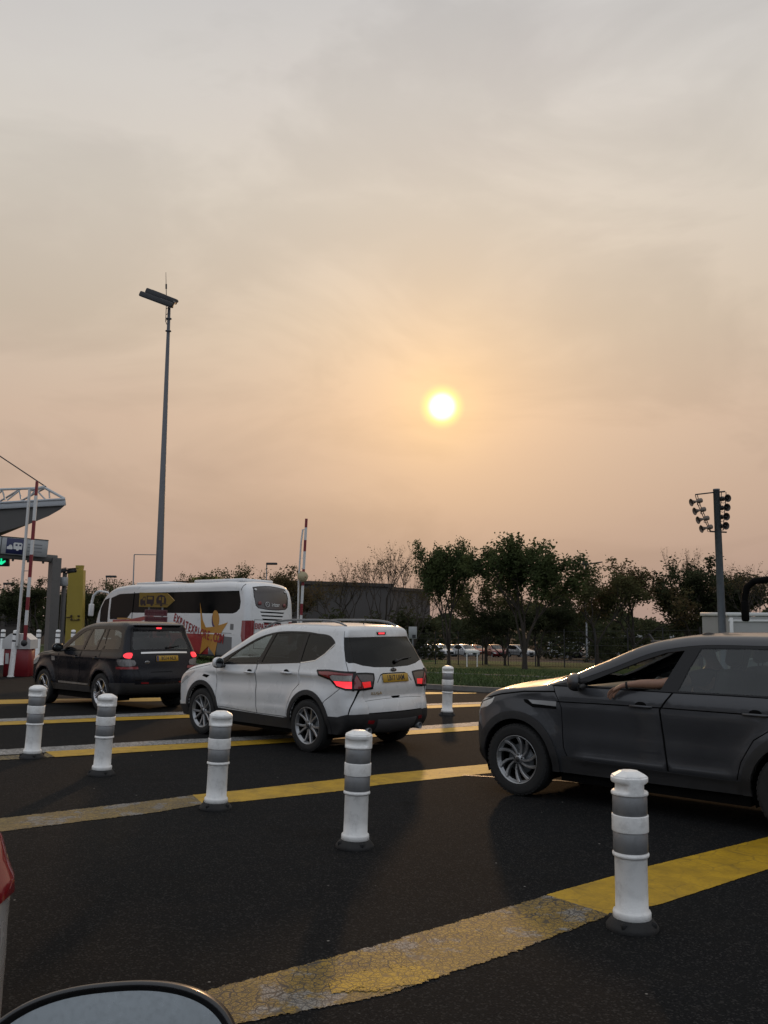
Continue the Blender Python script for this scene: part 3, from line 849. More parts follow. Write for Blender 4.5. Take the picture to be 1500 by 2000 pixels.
# ------------------------------------------------------------------ white crossover (braking, middle of the picture)
def white_suv():
    R, wb = 0.345, 2.69
    paint = mat('white car paint', (0.62, 0.63, 0.635), 0.30, coat=0.5, var=0.05, scale=3, back=(0.03, 0.03, 0.03))
    # lower panels carry road film
    top = [(-0.62, 0.27, .05, .02), (-0.78, 0.31, .16, .05), (-0.885, 0.42, .24, .07), (-0.905, 0.56, .27, .07), (-0.885, 0.66, .27, .06), (-0.845, 0.72, .24, .05), (-0.855, 0.86, .20, .05),
           (-0.825, 1.00, .14, .05), (-0.77, 1.12, .11, .05), (-0.64, 1.36, .09, .05), (-0.545, 1.53, .08, .05), (-0.56, 1.60, .06, .03), (-0.50, 1.635, .07, .02),
           (-0.10, 1.675, .10, .02), (0.60, 1.685, .11, .02), (1.10, 1.672, .11, .02), (1.50, 1.60, .10, .03), (2.05, 1.34, .08, .06),
           (2.62, 1.075, .08, .08), (2.95, 1.035, .10, .05), (3.30, .955, .14, .05), (3.50, .86, .20, .06), (3.59, .72, .26, .09), (3.62, .52, .28, .10),
           (3.57, .34, .24, .08), (3.42, .25, .10, .04)]
    def det(x, z):
        crease = 1.00 + 0.065 * (1.9 - x) / 2.2
        a = 0.020 * np.exp(-((z - (crease - 0.03)) / 0.03) ** 2) * sstep(x, 3.1, 2.2)
        b = -0.024 * np.exp(-((z - (crease - 0.17)) / 0.09) ** 2) * sstep(x, 2.5, 2.0)
        c = 0.012 * np.exp(-((z - 0.50 - 0.03 * (1 - x)) / 0.05) ** 2) * sstep(x, .35, .7) * sstep(x, 2.4, 2.1)
        fl = sum(0.035 * np.exp(-(np.clip(np.hypot(x - q, z - R) - 0.46, 0, None) / 0.11) ** 2) * sstep(z, 0.3, 0.5) for q in (0, wb))
        return a + b + c + fl
    sh = Shell(top, 0.27, [(.2, .83), (.42, .875), (.62, .885), (.85, .885), (1.0, .875), (1.08, .855), (1.16, .825), (1.40, .735), (1.62, .635), (1.72, .60)],
               (-0.25, 0.16, 3.0, 0.16), 0.92, 0.05, det)
    root = thing('suv_car', 'white crossover car with lit brake lights, stopped between the black and grey four-by-fours', 'car')
    dlo = closed([(2.40, 1.075), (1.9, 1.09), (1.3, 1.115), (.7, 1.145), (.2, 1.175), (-.05, 1.21), (-.22, 1.30), (-.38, 1.44), (-.30, 1.50), (.1, 1.565), (.6, 1.585), (1.05, 1.565), (1.42, 1.49), (1.85, 1.315), (2.2, 1.165)], .06)
    wf = [(2.16, 1.10), (1.70, 1.115), (1.32, 1.132), (1.22, 1.30), (1.13, 1.535), (1.30, 1.505), (1.55, 1.42), (1.80, 1.31), (2.02, 1.195)]
    wr = [(1.20, 1.137), (.36, 1.185), (.36, 1.30), (.33, 1.555), (.65, 1.565), (1.04, 1.548), (1.12, 1.34)]
    wq = [(.28, 1.19), (.04, 1.215), (-.14, 1.285), (-.33, 1.43), (-.27, 1.485), (.1, 1.545), (.26, 1.555)]
    fd = [(2.34, 1.02), (2.30, .80), (2.27, .45), (1.24, .42), (1.27, .70), (1.30, .95), (1.29, 1.11), (1.8, 1.09), (2.36, 1.07)]
    rd = [(1.28, 1.11), (1.29, .95), (1.26, .70), (1.23, .42), (.50, .42), (.46, .60), (.36, .78), (.24, .88), (.24, 1.02), (.27, 1.165), (.7, 1.14)]
    def regs(sd):
        lamp = [(-.16, 1.075), (-.38, 1.085), (-.62, 1.075), (-1.1, 1.06), (-1.1, .85), (-.72, .855), (-.56, .885), (-.44, .975), (-.22, 1.025)]
        r = [reg('x', None, [arc(0, R, R + .06, 0, 360, 40)[:-1], arc(wb, R, R + .06, 0, 360, 40)[:-1]], hole=True),
             reg('body', M_clad, [ring(0, R, R + .06, R + .125), ring(wb, R, R + .06, R + .125)], .014),
             reg('body', M_clad, [(.40, .10), (2.3, .10), (2.3, .435), (2.0, .42), (.6, .405), (.40, .43)], .006),
             reg('body', M_clad, [(-1.2, .1), (-.3, .1), (-.36, .50), (-.60, .50), (-.74, .535), (-1.2, .545)], .006),
             reg('body', M_clad, [(3.0, .1), (4, .1), (4, .40), (3.45, .40), (3.0, .44)], .004),
             reg('tail_light:' + sd, M_gloss, stroke(lamp + [lamp[0]], .022) + stroke([(-.80, 1.09), (-.80, .84)], .016), .010),
             reg('tail_light:' + sd, M_redlit, [(-.50, .955), (-.79, .955), (-.79, .865), (-.64, .867), (-.56, .895)], .006),
             reg('tail_light:' + sd, M_clear, [(-.44, 1.02), (-.50, 1.035), (-.79, 1.035), (-.79, .96), (-.47, .96)], .004),
             reg('tail_light:' + sd, M_redl, [lamp], .006),
             reg('headlight:' + sd, M_clear, closed([(2.95, .945), (3.2, .90), (3.55, .80), (3.62, .72), (3.5, .70), (3.2, .80)], .06), .004),
             reg('body', M_gap, stroke([(-.62, .86), (-.38, .70), (-.30, .62)], .010) + stroke([(-.845, .86), (-.80, .70), (-.76, .53)], .014) + stroke([(-.475, 1.60), (-.53, 1.45), (-.66, 1.21), (-.775, 1.03)], .006), -.006, 0),
             reg('rear_window', G_priv, [(-.50, 1.52), (-.545, 1.42), (-.655, 1.215), (-.70, 1.19), (-1, 1.19), (-1, 1.52)], -.006),
             reg('body', M_gap, stroke(fd + [fd[0]], .011) + stroke(rd + [rd[0]], .011) + stroke([(2.55, 1.05), (2.95, .985), (3.3, .92)], .010), -.008, 0),
             reg('body', M_gap, [(2.50, .895), (2.66, .905), (2.69, .875), (2.56, .855)], .004),
             reg('side_window:f' + sd, G_clear, wf, -.010), reg('side_window:r' + sd, G_priv, wr, -.010), reg('side_window:q' + sd, G_priv, wq, -.010),
             reg('body', M_chrome, stroke([(2.40, 1.070), (1.9, 1.083), (1.3, 1.108), (.7, 1.138), (.2, 1.168), (-.05, 1.203), (-.22, 1.292), (-.38, 1.43)], .013), .004),
             reg('body', M_gloss, dlo, -.003),
             reg('door:f' + sd, paint, fd, .001), reg('door:r' + sd, paint, rd, .001)]
        return r
    base = dict(part='body', mat=paint)
    sh.do_side(regs('L'), base, False); sh.do_side(regs('R'), base, True)
    zr, zf, sx = sh.s_rear, sh.s_front, sh.s_x
    def zt(l): return [(zr(z), t) for z, t in l]
    glass = zt([(1.52, -1.), (1.52, 1.), (1.19, 1.), (1.145, .80), (1.11, .5), (1.095, .0), (1.11, -.5), (1.145, -.80), (1.19, -1.)])
    cr = [reg('body', M_gloss, [zt([(1.575, -.17), (1.575, .17), (1.545, .15), (1.545, -.15)])], .006)]
    cr.insert(0, reg('brake_light', M_redlit, [zt([(1.57, -.11), (1.57, .11), (1.552, .10), (1.552, -.10)])], .012))
    for sg, sd in ((1, 'L'), (-1, 'R')):
        T = lambda l: zt([(z, sg * t) for z, t in l])
        lp = [(1.055, 1.0), (1.045, .76), (1.03, .58), (.98, .62), (.865, .74), (.85, 1.0)]
        cr += [reg('tail_light:' + sd, M_gloss, stroke(T(lp + [lp[0]]), .022), .010),
               reg('tail_light:' + sd, M_reddim, [T([(.945, 1.), (.945, .75), (.88, .78), (.87, 1.)])], .006),
               reg('tail_light:' + sd, M_smoke, [T(lp)], .006)]
    cr += [reg('body', M_gap, stroke(zt([(.545, -1), (.545, 1)]), .012) + stroke(zt([(1.11, -1), (1.11, 1)]) if False else zt([(.70, -1), (.70, 1)]), .006), -.004, 0),
           reg('body', M_gap, [zt([(.735, -.16), (.735, .16), (.695, .12), (.695, -.12)])], -.03, 0),
           reg('rear_window', G_priv, [glass], -.006),
           reg('body', M_gap, stroke(zt([(1.01, -.40), (1.025, -.32), (1.025, .32), (1.01, .40)]), .014) + stroke(zt([(1.012, .40), (.925, .56)]), .012) + stroke(zt([(1.012, -.40), (.925, -.56)]), .012), -.006, 0),
           reg('body', M_skid, [zt([(.46, -.72), (.47, .72), (.33, .62), (.30, -.62), ])], .012),
           reg('reflector:L', M_redl, [zt([(.46, .80), (.46, .98), (.42, .97), (.42, .81)])], .008),
           reg('reflector:R', M_redl, [zt([(.46, -.80), (.46, -.98), (.42, -.97), (.42, -.81)])], .008),
           reg('body', M_clad, [[(0, -1), (0, 1), (zr(.545), 1), (zr(.545), -1)]], .006),
           reg('windscreen', G_clear, [[(sx(1.52), -.94), (sx(1.52), .94), (sx(2.50), .97), (sx(2.62), .0), (sx(2.50), -.97)]], -.006),
           reg('body', M_gap, stroke([(sx(2.60), -1), (sx(2.68), 0), (sx(2.60), 1)], .03), -.004, 0),
           reg('body', M_gloss, [[(zf(.80), -.55), (zf(.80), .55), (zf(.42), .6), (zf(.42), -.6)]], .004),
           reg('headlight:L', M_clear, [[(zf(.86), 1), (zf(.84), .62), (zf(.76), .64), (zf(.72), 1)]], .004),
           reg('headlight:R', M_clear, [[(zf(.86), -1), (zf(.84), -.62), (zf(.76), -.64), (zf(.72), -1)]], .004)]
    sh.do_across(cr, base)
    made = finish(sh, root)
    wheel_set(root, wb, 1.60, R, 0.238, .235, 'twin'); underbody(root, wb, R, .86, -.8, 3.5)
    interior(root, wb, .66, 1.95)
    for sg, sd in ((1, 'L'), (-1, 'R')):
        wing_mirror(root, 2.12, .86, 1.10, paint, sg, 1.05)
        for dx, x, z in (('f', 1.42, .985), ('r', .52, 1.02)):
            y = float(sh.side(x, z)[0][0, 1]); handle(made['door:' + dx + sd], x, y, z, paint, sg)
        mb = MB(); n = 12
        pts = [];
        for i in range(n + 1):
            x = -.40 + 1.95 * i / n; p, nn = sh.across(sh.s_x(x), .955)
            lift = .050 * min(1, i / 1.5, (n - i) / 1.5); pts.append((x, sg * (p[0, 1] + .012), p[0, 2] + lift + .004))
        mb.tube(pts, [.012] + [.020] * (n - 1) + [.012], 8, 0, ecc=.8); mb.build('roof_rail', [M_steel], root)
    p, n = sh.across(zr(.965), 0.0); plate(root, Mat3(p[0] + n[0] * .014, n[0]), 'LB17 UAM')
    p, n = sh.across(zr(1.065), 0.0); badge(root, Mat3(p[0] + n[0] * .004, n[0]))
    p, n = sh.across(zr(.80), 0.62); mb = MB(); mb.text('KUGA', .055, Mat3(p[0] + n[0] * .006, n[0]), 0, .002, 1.3); mb.build('lettering', [M_chrome], root)
    mb = MB(); p, n = sh.across(zr(1.17), -.35); q, _ = sh.across(zr(1.20), -.86)
    a, b = Vector(p[0] + n[0] * .02), Vector(q[0] + n[0] * .02)
    a = Vector(sh.across(zr(1.165), -.15)[0][0]) + Vector(n[0]) * .02; b = Vector(sh.across(zr(1.215), -.68)[0][0]) + Vector(n[0]) * .02
    mb.tube([a, a.lerp(b, .5) + Vector((0, 0, .012)), b], [.016, .011, .007], 6, 0); mb.ball(a, (.03, .03, .03), 0, 10, 6)
    mb.build('rear_wiper', [M_black], root)
    for sg in (1, -1):
        mb = MB(); mb.lathe([(.038, 0), (.044, 0), (.044, .16), (.036, .16), (.034, .02), (.0001, .02)], 20, 0,
                            Matrix.Translation((-.74, sg * .52, .315)) @ Matrix.Rotation(rad(-90), 4, 'Y')); mb.build('exhaust_pipe', [M_steel], root)
    mb = MB(); mb.tube([(-.2, 0, 1.68), (-.34, 0, 1.86)], [.008, .003], 6); mb.build('aerial', [M_black], root)
    mb = MB()
    for k in range(3): mb.box((-.72, 0, .40 + .05 * k), (.02, .9, .012), 0)
    return root, sh, wb

# ------------------------------------------------------------------ grey four-by-four at the right edge
def grey_suv():
    R, wb = 0.372, 2.89
    fx = lambda x: float(np.interp(x, [-5, 2.3, 2.741, 3.62, 9], [-5, 2.3, 2.89, 3.56, 8.94]))
    paint = mat('dark grey metallic paint', (0.043, 0.045, 0.050), 0.38, metal=0.3, spec=0.4, coat=0.45, var=0.03, scale=3, back=(0.02, 0.02, 0.02))
    top = [(-0.70, .32, .05, .02), (-0.86, .38, .16, .05), (-0.955, .52, .24, .07), (-0.97, .70, .25, .07), (-0.95, .84, .22, .06), (-0.92, 1.00, .16, .05), (-0.86, 1.15, .12, .05),
           (-0.70, 1.42, .10, .05), (-0.62, 1.58, .08, .04), (-0.64, 1.66, .06, .03), (-0.55, 1.69, .08, .02), (0.0, 1.70, .10, .025), (0.6, 1.705, .11, .025), (1.10, 1.685, .11, .025), (1.48, 1.615, .10, .03),
           (2.0, 1.395, .08, .06), (2.55, 1.155, .08, .08), (2.72, 1.125, .09, .06), (3.0, 1.10, .12, .05), (3.28, 1.045, .15, .05), (3.47, .955, .19, .07), (3.555, .84, .24, .09),
           (3.60, .66, .27, .10), (3.59, .48, .27, .10), (3.52, .34, .22, .08), (3.36, .29, .1, .04)]
    top = [(fx(q[0]),) + q[1:] for q in top]
    def det(x, z):
        a = 0.013 * np.exp(-((z - 1.09) / 0.03) ** 2) * sstep(x, 3.5, 3.1)
        b = -0.010 * np.exp(-((z - .75) / 0.12) ** 2) * sstep(x, 2.5, 2.0) * sstep(x, .3, .8)
        c = 0.020 * np.exp(-((z - .46) / 0.05) ** 2) * sstep(x, .45, .7) * sstep(x, 2.3, 2.1)
        fl = sum(0.030 * np.exp(-(np.clip(np.hypot(x - q, z - R) - 0.46, 0, None) / 0.12) ** 2) * sstep(z, 0.3, 0.5) for q in (0, wb))
        return a + b + c + fl
    sh = Shell(top, .3, [(.25, .87), (.45, .90), (.65, .915), (.95, .915), (1.06, .905), (1.14, .880), (1.20, .855), (1.42, .77), (1.64, .675), (1.75, .63)],
               (-0.3, 0.14, 3.05, 0.20), .947, .05, det)
    root = thing('suv_car', 'dark grey four-by-four with a bare forearm resting out of its open front window', 'car')
    dlo = closed([(2.48, 1.165), (2.0, 1.165), (1.3, 1.165), (.6, 1.17), (.1, 1.175), (-.55, 1.19), (-.66, 1.30), (-.56, 1.52), (-.1, 1.60), (.5, 1.62), (1.0, 1.605), (1.35, 1.545), (1.85, 1.355), (2.25, 1.215)], .06)
    wf = [(2.14, 1.185), (1.27, 1.185), (1.24, 1.25), (1.08, 1.56), (1.26, 1.535), (1.50, 1.45), (1.80, 1.325), (2.02, 1.235)]
    wr = [(1.10, 1.185), (.12, 1.19), (.06, 1.30), (.04, 1.55), (.08, 1.585), (.45, 1.592), (.92, 1.582), (1.01, 1.40)]
    wq = [(.02, 1.195), (-.48, 1.205), (-.58, 1.29), (-.50, 1.50), (-.1, 1.565), (-.03, 1.57)]
    fd = [(2.42, 1.10), (2.34, .95), (2.32, .55), (2.27, .42), (1.20, .42), (1.24, .75), (1.27, 1.0), (1.15, 1.165), (2.0, 1.165), (2.46, 1.165)]
    rd = [(1.14, 1.165), (1.26, 1.0), (1.23, .75), (1.19, .42), (.55, .42), (.50, .60), (.38, .80), (.20, .92), (.02, .98), (-.03, 1.17), (.6, 1.17)]
    def regs(sd):
        return [reg('x', None, [arc(0, R, R + .055, 0, 360, 40)[:-1], arc(wb, R, R + .055, 0, 360, 40)[:-1]] + ([wf] if sd == 'L' else []), hole=True),
                reg('body', M_clad, [ring(0, R, R + .055, R + .135), ring(wb, R, R + .055, R + .135)], .014),
                reg('body', M_clad, [(.40, .1), (2.35, .1), (2.35, .47), (2.0, .445), (.6, .425), (.40, .45)], .004),
                reg('body', M_clad, [(-1.3, .1), (-.3, .1), (-.4, .56), (-1.3, .60)], .004),
                reg('body', M_clad, [(3.1, .1), (4, .1), (4, .74), (fx(3.50), .72), (fx(3.32), .64), (fx(3.22), .45)], .006),
                reg('headlight:' + sd, M_gloss, stroke([(fx(3.16), .995), (fx(3.36), .945), (fx(3.52), .86)], .014), .005),
                reg('headlight:' + sd, M_clear, [(fx(a), b) for a, b in [(3.13, 1.0), (3.34, .975), (3.52, .90), (3.75, .80), (3.75, .74), (3.52, .77), (3.42, .86), (3.24, .90), (3.16, .94)]], .004),
                reg('tail_light:' + sd, M_redl, [(-.55, 1.08), (-1.2, 1.08), (-1.2, .88), (-.80, .88), (-.66, .98)], .004),
                reg('side_vent:' + sd, M_gap, [(2.36, .955), (2.75, .955), (2.80, .985), (2.80, 1.0), (2.77, .99), (2.40, .99) , (2.36, 1.0)] if False else [(2.40, .93), (2.68, .93), (2.78, .975), (2.80, 1.005), (2.755, 1.005), (2.69, .965), (2.40, .955)], .005),
                reg('side_vent:' + sd, M_alloy, [(2.40, .957), (2.685, .967), (2.74, 1.005), (2.40, 1.005)], .004),
                reg('body', M_gap, stroke([(2.40, 1.005), (1.8, 1.015), (1.2, 1.02), (.5, 1.02), (-.1, 1.02)], .012), -.006, 0),
                reg('body', M_gap, stroke(fd + [fd[0]], .010) + stroke(rd + [rd[0]], .010), -.008, 0),
                reg('body', M_gap, stroke([(2.50, 1.15), (2.42, 1.10), (2.9, 1.095), (3.15, 1.05), (3.45, .93)] if False else [(2.42, 1.105), (2.8, 1.085), (3.1, 1.04), (3.30, .99)], .016), -.006, 0),
                ] + ([] if sd == 'L' else [reg('side_window:f' + sd, G_clear, wf, -.01)]) + [
                reg('side_window:r' + sd, G_tint, wr, -.010), reg('side_window:q' + sd, G_priv, wq, -.010),
                reg('body', M_gloss, dlo, -.003), reg('door:f' + sd, paint, fd, .001), reg('door:r' + sd, paint, rd, .001)]
    base = dict(part='body', mat=paint)
    sh.do_side(regs('L'), base, False); sh.do_side(regs('R'), base, True)
    zr, zf, sx = sh.s_rear, sh.s_front, sh.s_x
    zt = lambda l: [(zr(z), t) for z, t in l]
    ft = lambda l: [(zf(z), t) for z, t in l]
    cr = [reg('rear_window', G_priv, [zt([(1.56, -.92), (1.56, .92), (1.20, .95), (1.20, -.95)])], -.006),
          reg('tail_light:L', M_redl, [zt([(1.08, 1), (1.08, .75), (.88, .78), (.88, 1)])], .004),
          reg('tail_light:R', M_redl, [zt([(1.08, -1), (1.08, -.75), (.88, -.78), (.88, -1)])], .004),
          reg('body', M_clad, [[(0, -1), (0, 1), (zr(.60), 1), (zr(.60), -1)]], .004),
          reg('windscreen', G_clear, [[(sx(1.50), -.94), (sx(1.50), .94), (sx(2.48), .965), (sx(2.58), 0), (sx(2.48), -.965)]], -.006),
          reg('body', M_gap, stroke([(sx(2.56), -1), (sx(2.62), 0), (sx(2.56), 1)], .035), -.004, 0),
          reg('body', M_gap, stroke(ft([(.95, -1), (.97, 0), (.95, 1)]), .012), -.004, 0),
          reg('grille', M_gloss, [ft([(.92, -.60), (.92, .60), (.80, .58), (.80, -.58)])], .004),
          reg('headlight:L', M_clear, [ft([(.90, 1), (.91, .64), (.82, .64), (.78, 1)])], .004),
          reg('headlight:R', M_clear, [ft([(.90, -1), (.91, -.64), (.82, -.64), (.78, -1)])], .004),
          reg('body', M_clad, [[(zf(.72), -1), (zf(.72), 1), (sh.S[-1], 1), (sh.S[-1], -1)]], .006)]
    sh.do_across(cr, base)
    made = finish(sh, root)
    wheel_set(root, wb, 1.63, R, 0.243, .24, 'swirl'); underbody(root, wb, R, .89, -.85, 3.5)
    interior(root, wb, .74, 1.98)
    for sg, sd in ((1, 'L'), (-1, 'R')):
        wing_mirror(root, 2.10, .885, 1.225, paint, sg, 1.15)
        for dx, x, z in (('f', 1.46, 1.02), ('r', .36, 1.02)):
            y = float(sh.side(x, z)[0][0, 1]); handle(made['door:' + dx + sd], x, y, z, paint, sg)
    # raised centre of the bonnet
    return root, sh, wb

# ------------------------------------------------------------------ black four-by-four at the left
M_smoke2 = mat('greyish lens', (.15, .145, .145), .14, metal=.2, coat=.5, var=.3, scale=30)
def black_suv():
    R, wb = 0.368, 2.66
    paint = mat('black car paint', (0.007, 0.008, 0.012), 0.25, spec=0.28, var=0.1, scale=3, back=(0.02, 0.02, 0.02))
    top = [(-0.66, .34, .05, .02), (-0.80, .38, .14, .04), (-0.90, .48, .20, .05), (-0.925, .66, .22, .05), (-0.90, .80, .20, .04), (-0.88, .95, .16, .04), (-0.85, 1.12, .12, .04),
           (-0.76, 1.32, .09, .04), (-0.66, 1.55, .08, .03), (-0.66, 1.66, .05, .02), (-0.56, 1.70, .07, .015), (0.0, 1.735, .09, .02), (0.6, 1.735, .10, .02), (1.05, 1.705, .10, .02), (1.38, 1.63, .09, .03),
           (1.75, 1.42, .08, .05), (2.15, 1.20, .08, .06), (2.35, 1.145, .09, .05), (2.8, 1.12, .12, .04), (3.2, 1.06, .14, .04), (3.40, .985, .17, .06), (3.47, .85, .21, .07), (3.51, .62, .24, .08),
           (3.47, .42, .2, .06), (3.32, .33, .1, .04)]
    def det(x, z):
        a = 0.014 * np.exp(-((z - 1.06) / 0.035) ** 2) * sstep(x, 3.4, 3.0)
        b = -0.014 * np.exp(-((z - .76) / 0.12) ** 2) * sstep(x, 2.3, 1.9) * sstep(x, .4, .8)
        fl = sum(0.040 * np.exp(-(np.clip(np.hypot(x - q, z - R) - 0.47, 0, None) / 0.07) ** 2) * sstep(z, 0.3, 0.5) for q in (0, wb))
        return a + b + fl
    sh = Shell(top, .3, [(.25, .86), (.45, .895), (.7, .91), (.98, .91), (1.08, .895), (1.15, .865), (1.40, .785), (1.66, .69), (1.78, .65)],
               (-0.3, 0.10, 2.95, 0.18), .955, .05, det)
    root = thing('suv_car', 'black four-by-four with upright tailgate and chrome strip, ahead of the white crossover', 'car')
    dlo = closed([(2.02, 1.15), (1.6, 1.15), (1.0, 1.155), (.4, 1.16), (-.2, 1.17), (-.66, 1.19), (-.70, 1.30), (-.60, 1.55), (-.3, 1.63), (.4, 1.655), (.9, 1.635), (1.22, 1.575), (1.55, 1.40), (1.82, 1.25)], .06)
    wf = [(1.82, 1.18), (1.02, 1.18), (.98, 1.30), (.88, 1.59), (1.10, 1.565), (1.30, 1.475), (1.55, 1.34), (1.72, 1.24)]
    wr = [(.92, 1.18), (.40, 1.185), (.30, 1.56), (.34, 1.61), (.78, 1.60), (.86, 1.40)]
    wr2 = [(.35, 1.185), (.16, 1.19), (.06, 1.28), (.18, 1.60), (.26, 1.605)]
    wq = [(.06, 1.20), (-.54, 1.215), (-.58, 1.30), (-.48, 1.52), (-.30, 1.575), (.10, 1.60)]
    fd = [(2.0, 1.10), (1.98, .90), (1.96, .60), (1.92, .47), (.98, .47), (1.0, .75), (1.0, 1.0), (.97, 1.155), (1.5, 1.15), (2.0, 1.145)]
    rd = [(.96, 1.155), (.99, 1.0), (.99, .75), (.97, .47), (.55, .47), (.50, .62), (.36, .80), (.14, .90), (.10, 1.0), (.12, 1.165), (.5, 1.16)]
    def regs(sd):
        return [reg('x', None, [arc(0, R, R + .06, 0, 360, 40)[:-1], arc(wb, R, R + .06, 0, 360, 40)[:-1]], hole=True),
                reg('body', M_alloy, [(.55, .475), (1.95, .475), (1.95, .515), (.55, .505)], .012),
                reg('body', M_clad, [(.38, .1), (2.3, .1), (2.3, .46), (.38, .46)], .004),
                reg('body', M_clad, [(-1.3, .1), (-.3, .1), (-.4, .56), (-1.3, .58)], .004),
                reg('body', M_clad, [(3.0, .1), (4, .1), (4, .50), (3.1, .50)], .004),
                reg('tail_light:' + sd, M_redlit, closed([(-.79, 1.10), (-.82, 1.14), (-.88, 1.145), (-.95, 1.10), (-.92, 1.04), (-.83, 1.05)], .03), .012),
                reg('tail_light:' + sd, M_smoke2, closed([(-.63, 1.01), (-.80, 1.02), (-.95, 1.0), (-.93, .91), (-.78, .89), (-.66, .93)], .03), .010),
                reg('tail_light:' + sd, M_redl, [(-.60, .88), (-1.2, .88), (-1.2, .83), (-.60, .83)], .010),
                reg('headlight:' + sd, M_clear, closed([(2.95, 1.0), (3.15, 1.02), (3.42, .95), (3.50, .84), (3.3, .82), (3.05, .88)], .06), .004),
                reg('side_vent:' + sd, M_alloy, [(2.16, .93), (2.32, .93), (2.36, 1.02), (2.20, 1.02)], .004),
                reg('body', M_gap, stroke(fd + [fd[0]], .010) + stroke(rd + [rd[0]], .010) + stroke([(2.05, 1.14), (2.6, 1.09), (3.1, 1.05)], .012), -.008, 0),
                reg('side_window:f' + sd, G_tint, wf, -.01), reg('side_window:r' + sd, G_tint, wr, -.01), reg('side_window:s' + sd, G_tint, wr2, -.01), reg('side_window:q' + sd, G_tint, wq, -.01),
                reg('body', M_gloss, dlo, -.003), reg('door:f' + sd, paint, fd, .001), reg('door:r' + sd, paint, rd, .001)]
    base = dict(part='body', mat=paint)
    sh.do_side(regs('L'), base, False); sh.do_side(regs('R'), base, True)
    zr, zf, sx = sh.s_rear, sh.s_front, sh.s_x
    zt = lambda l: [(zr(z), t) for z, t in l]
    ft = lambda l: [(zf(z), t) for z, t in l]
    cr = [reg('brake_light', M_redlit, [zt([(1.63, -.10), (1.63, .10), (1.605, .09), (1.605, -.09)])], .010),
          reg('rear_window', G_tint, [zt([(1.56, -.90), (1.56, .90), (1.24, .93), (1.20, .88), (1.20, -.88), (1.24, -.93)])], -.006),
          reg('chrome_strip', M_chrome, [zt([(1.145, -.80), (1.145, .70), (1.115, .70), (1.115, -.80)])], .016)]
    for sg, sd in ((1, 'L'), (-1, 'R')):
        T = lambda l: zt([(z, sg * t) for z, t in l])
        cr += [reg('tail_light:' + sd, M_redlit, [T([(1.14, 1), (1.14, .965), (1.10, .935), (1.055, .95), (1.04, 1)])], .012),
               reg('tail_light:' + sd, M_smoke2, [T([(1.01, 1), (1.0, .90), (.95, .87), (.90, .91), (.89, 1)])], .010),
               reg('tail_light:' + sd, M_redl, [T([(.88, 1), (.88, .84), (.83, .84), (.83, 1)])], .010)]
    cr += [reg('body', M_gap, stroke(zt([(.62, -1), (.62, 1)]), .012) + stroke(zt([(1.62, .97), (1.2, .985), (.62, .80)]), .010) + stroke(zt([(1.62, -.97), (1.2, -.985), (.62, -.80)]), .010), -.006, 0),
           reg('body', M_gap, stroke(zt([(.76, -.3), (.76, .45)]), .012), -.006, 0),
           reg('body', M_gloss, [zt([(1.62, -.97), (1.62, .97), (1.18, .985), (1.18, -.985)])], -.002),
           reg('reflector:L', M_redl, [zt([(.58, .55), (.58, .80), (.555, .80), (.555, .55)])], .008),
           reg('reflector:R', M_redl, [zt([(.58, -.55), (.58, -.80), (.555, -.80), (.555, -.55)])], .008),
           reg('body', M_clad, [[(0, -1), (0, 1), (zr(.54), 1), (zr(.54), -1)]], .004),
           reg('windscreen', G_clear, [[(sx(1.40), -.94), (sx(1.40), .94), (sx(2.12), .965), (sx(2.2), 0), (sx(2.12), -.965)]], -.006),
           reg('body', M_gap, stroke([(sx(2.2), -1), (sx(2.26), 0), (sx(2.2), 1)], .03), -.004, 0),
           reg('grille', M_gloss, [ft([(.93, -.55), (.93, .55), (.80, .55), (.80, -.55)])], .004)]
    sh.do_across(cr, base)
    made = finish(sh, root)
    wheel_set(root, wb, 1.62, R, 0.250, .235, 'five', mat('bright alloy', (0.50, 0.50, 0.51), 0.22, metal=0.9, var=0.06)); underbody(root, wb, R, .88, -.8, 3.4)
    interior(root, wb, .74, 1.62)
    for sg, sd in ((1, 'L'), (-1, 'R')):
        wing_mirror(root, 1.80, .875, 1.21, paint, sg, 1.2)
        for dx, x, z in (('f', 1.15, 1.02), ('r', .26, 1.02)):
            y = float(sh.side(x, z)[0][0, 1]); handle(made['door:' + dx + sd], x, y, z, paint, sg)
    p, n = sh.across(zr(1.02), -.12); plate(root, Mat3(p[0] + n[0] * .014, n[0]), 'BG14 NLX', band=True)
    p, n = sh.across(zr(.955), .52); badge(root, Mat3(p[0] + n[0] * .004, n[0]), .055, .028)
    # roof spoiler and wiper
    mb = MB(); vs = []
    mb.box((-.67, 0, 1.688), (.20, 1.12, .03), 0, .012); mb.build('spoiler', [mat('pale spoiler edge', (.16, .165, .17), .35, coat=.4)], root)
    a = Vector(sh.across(zr(1.225), -.15)[0][0]) + Vector((-.03, 0, 0)); b = Vector(sh.across(zr(1.27), -.62)[0][0]) + Vector((-.03, 0, 0))
    mb = MB(); mb.tube([a, (a + b) / 2, b], [.014, .010, .007], 6); mb.ball(a, (.025, .025, .025), 0, 10, 6); mb.build('rear_wiper', [M_black], root)
    return root, sh, wb

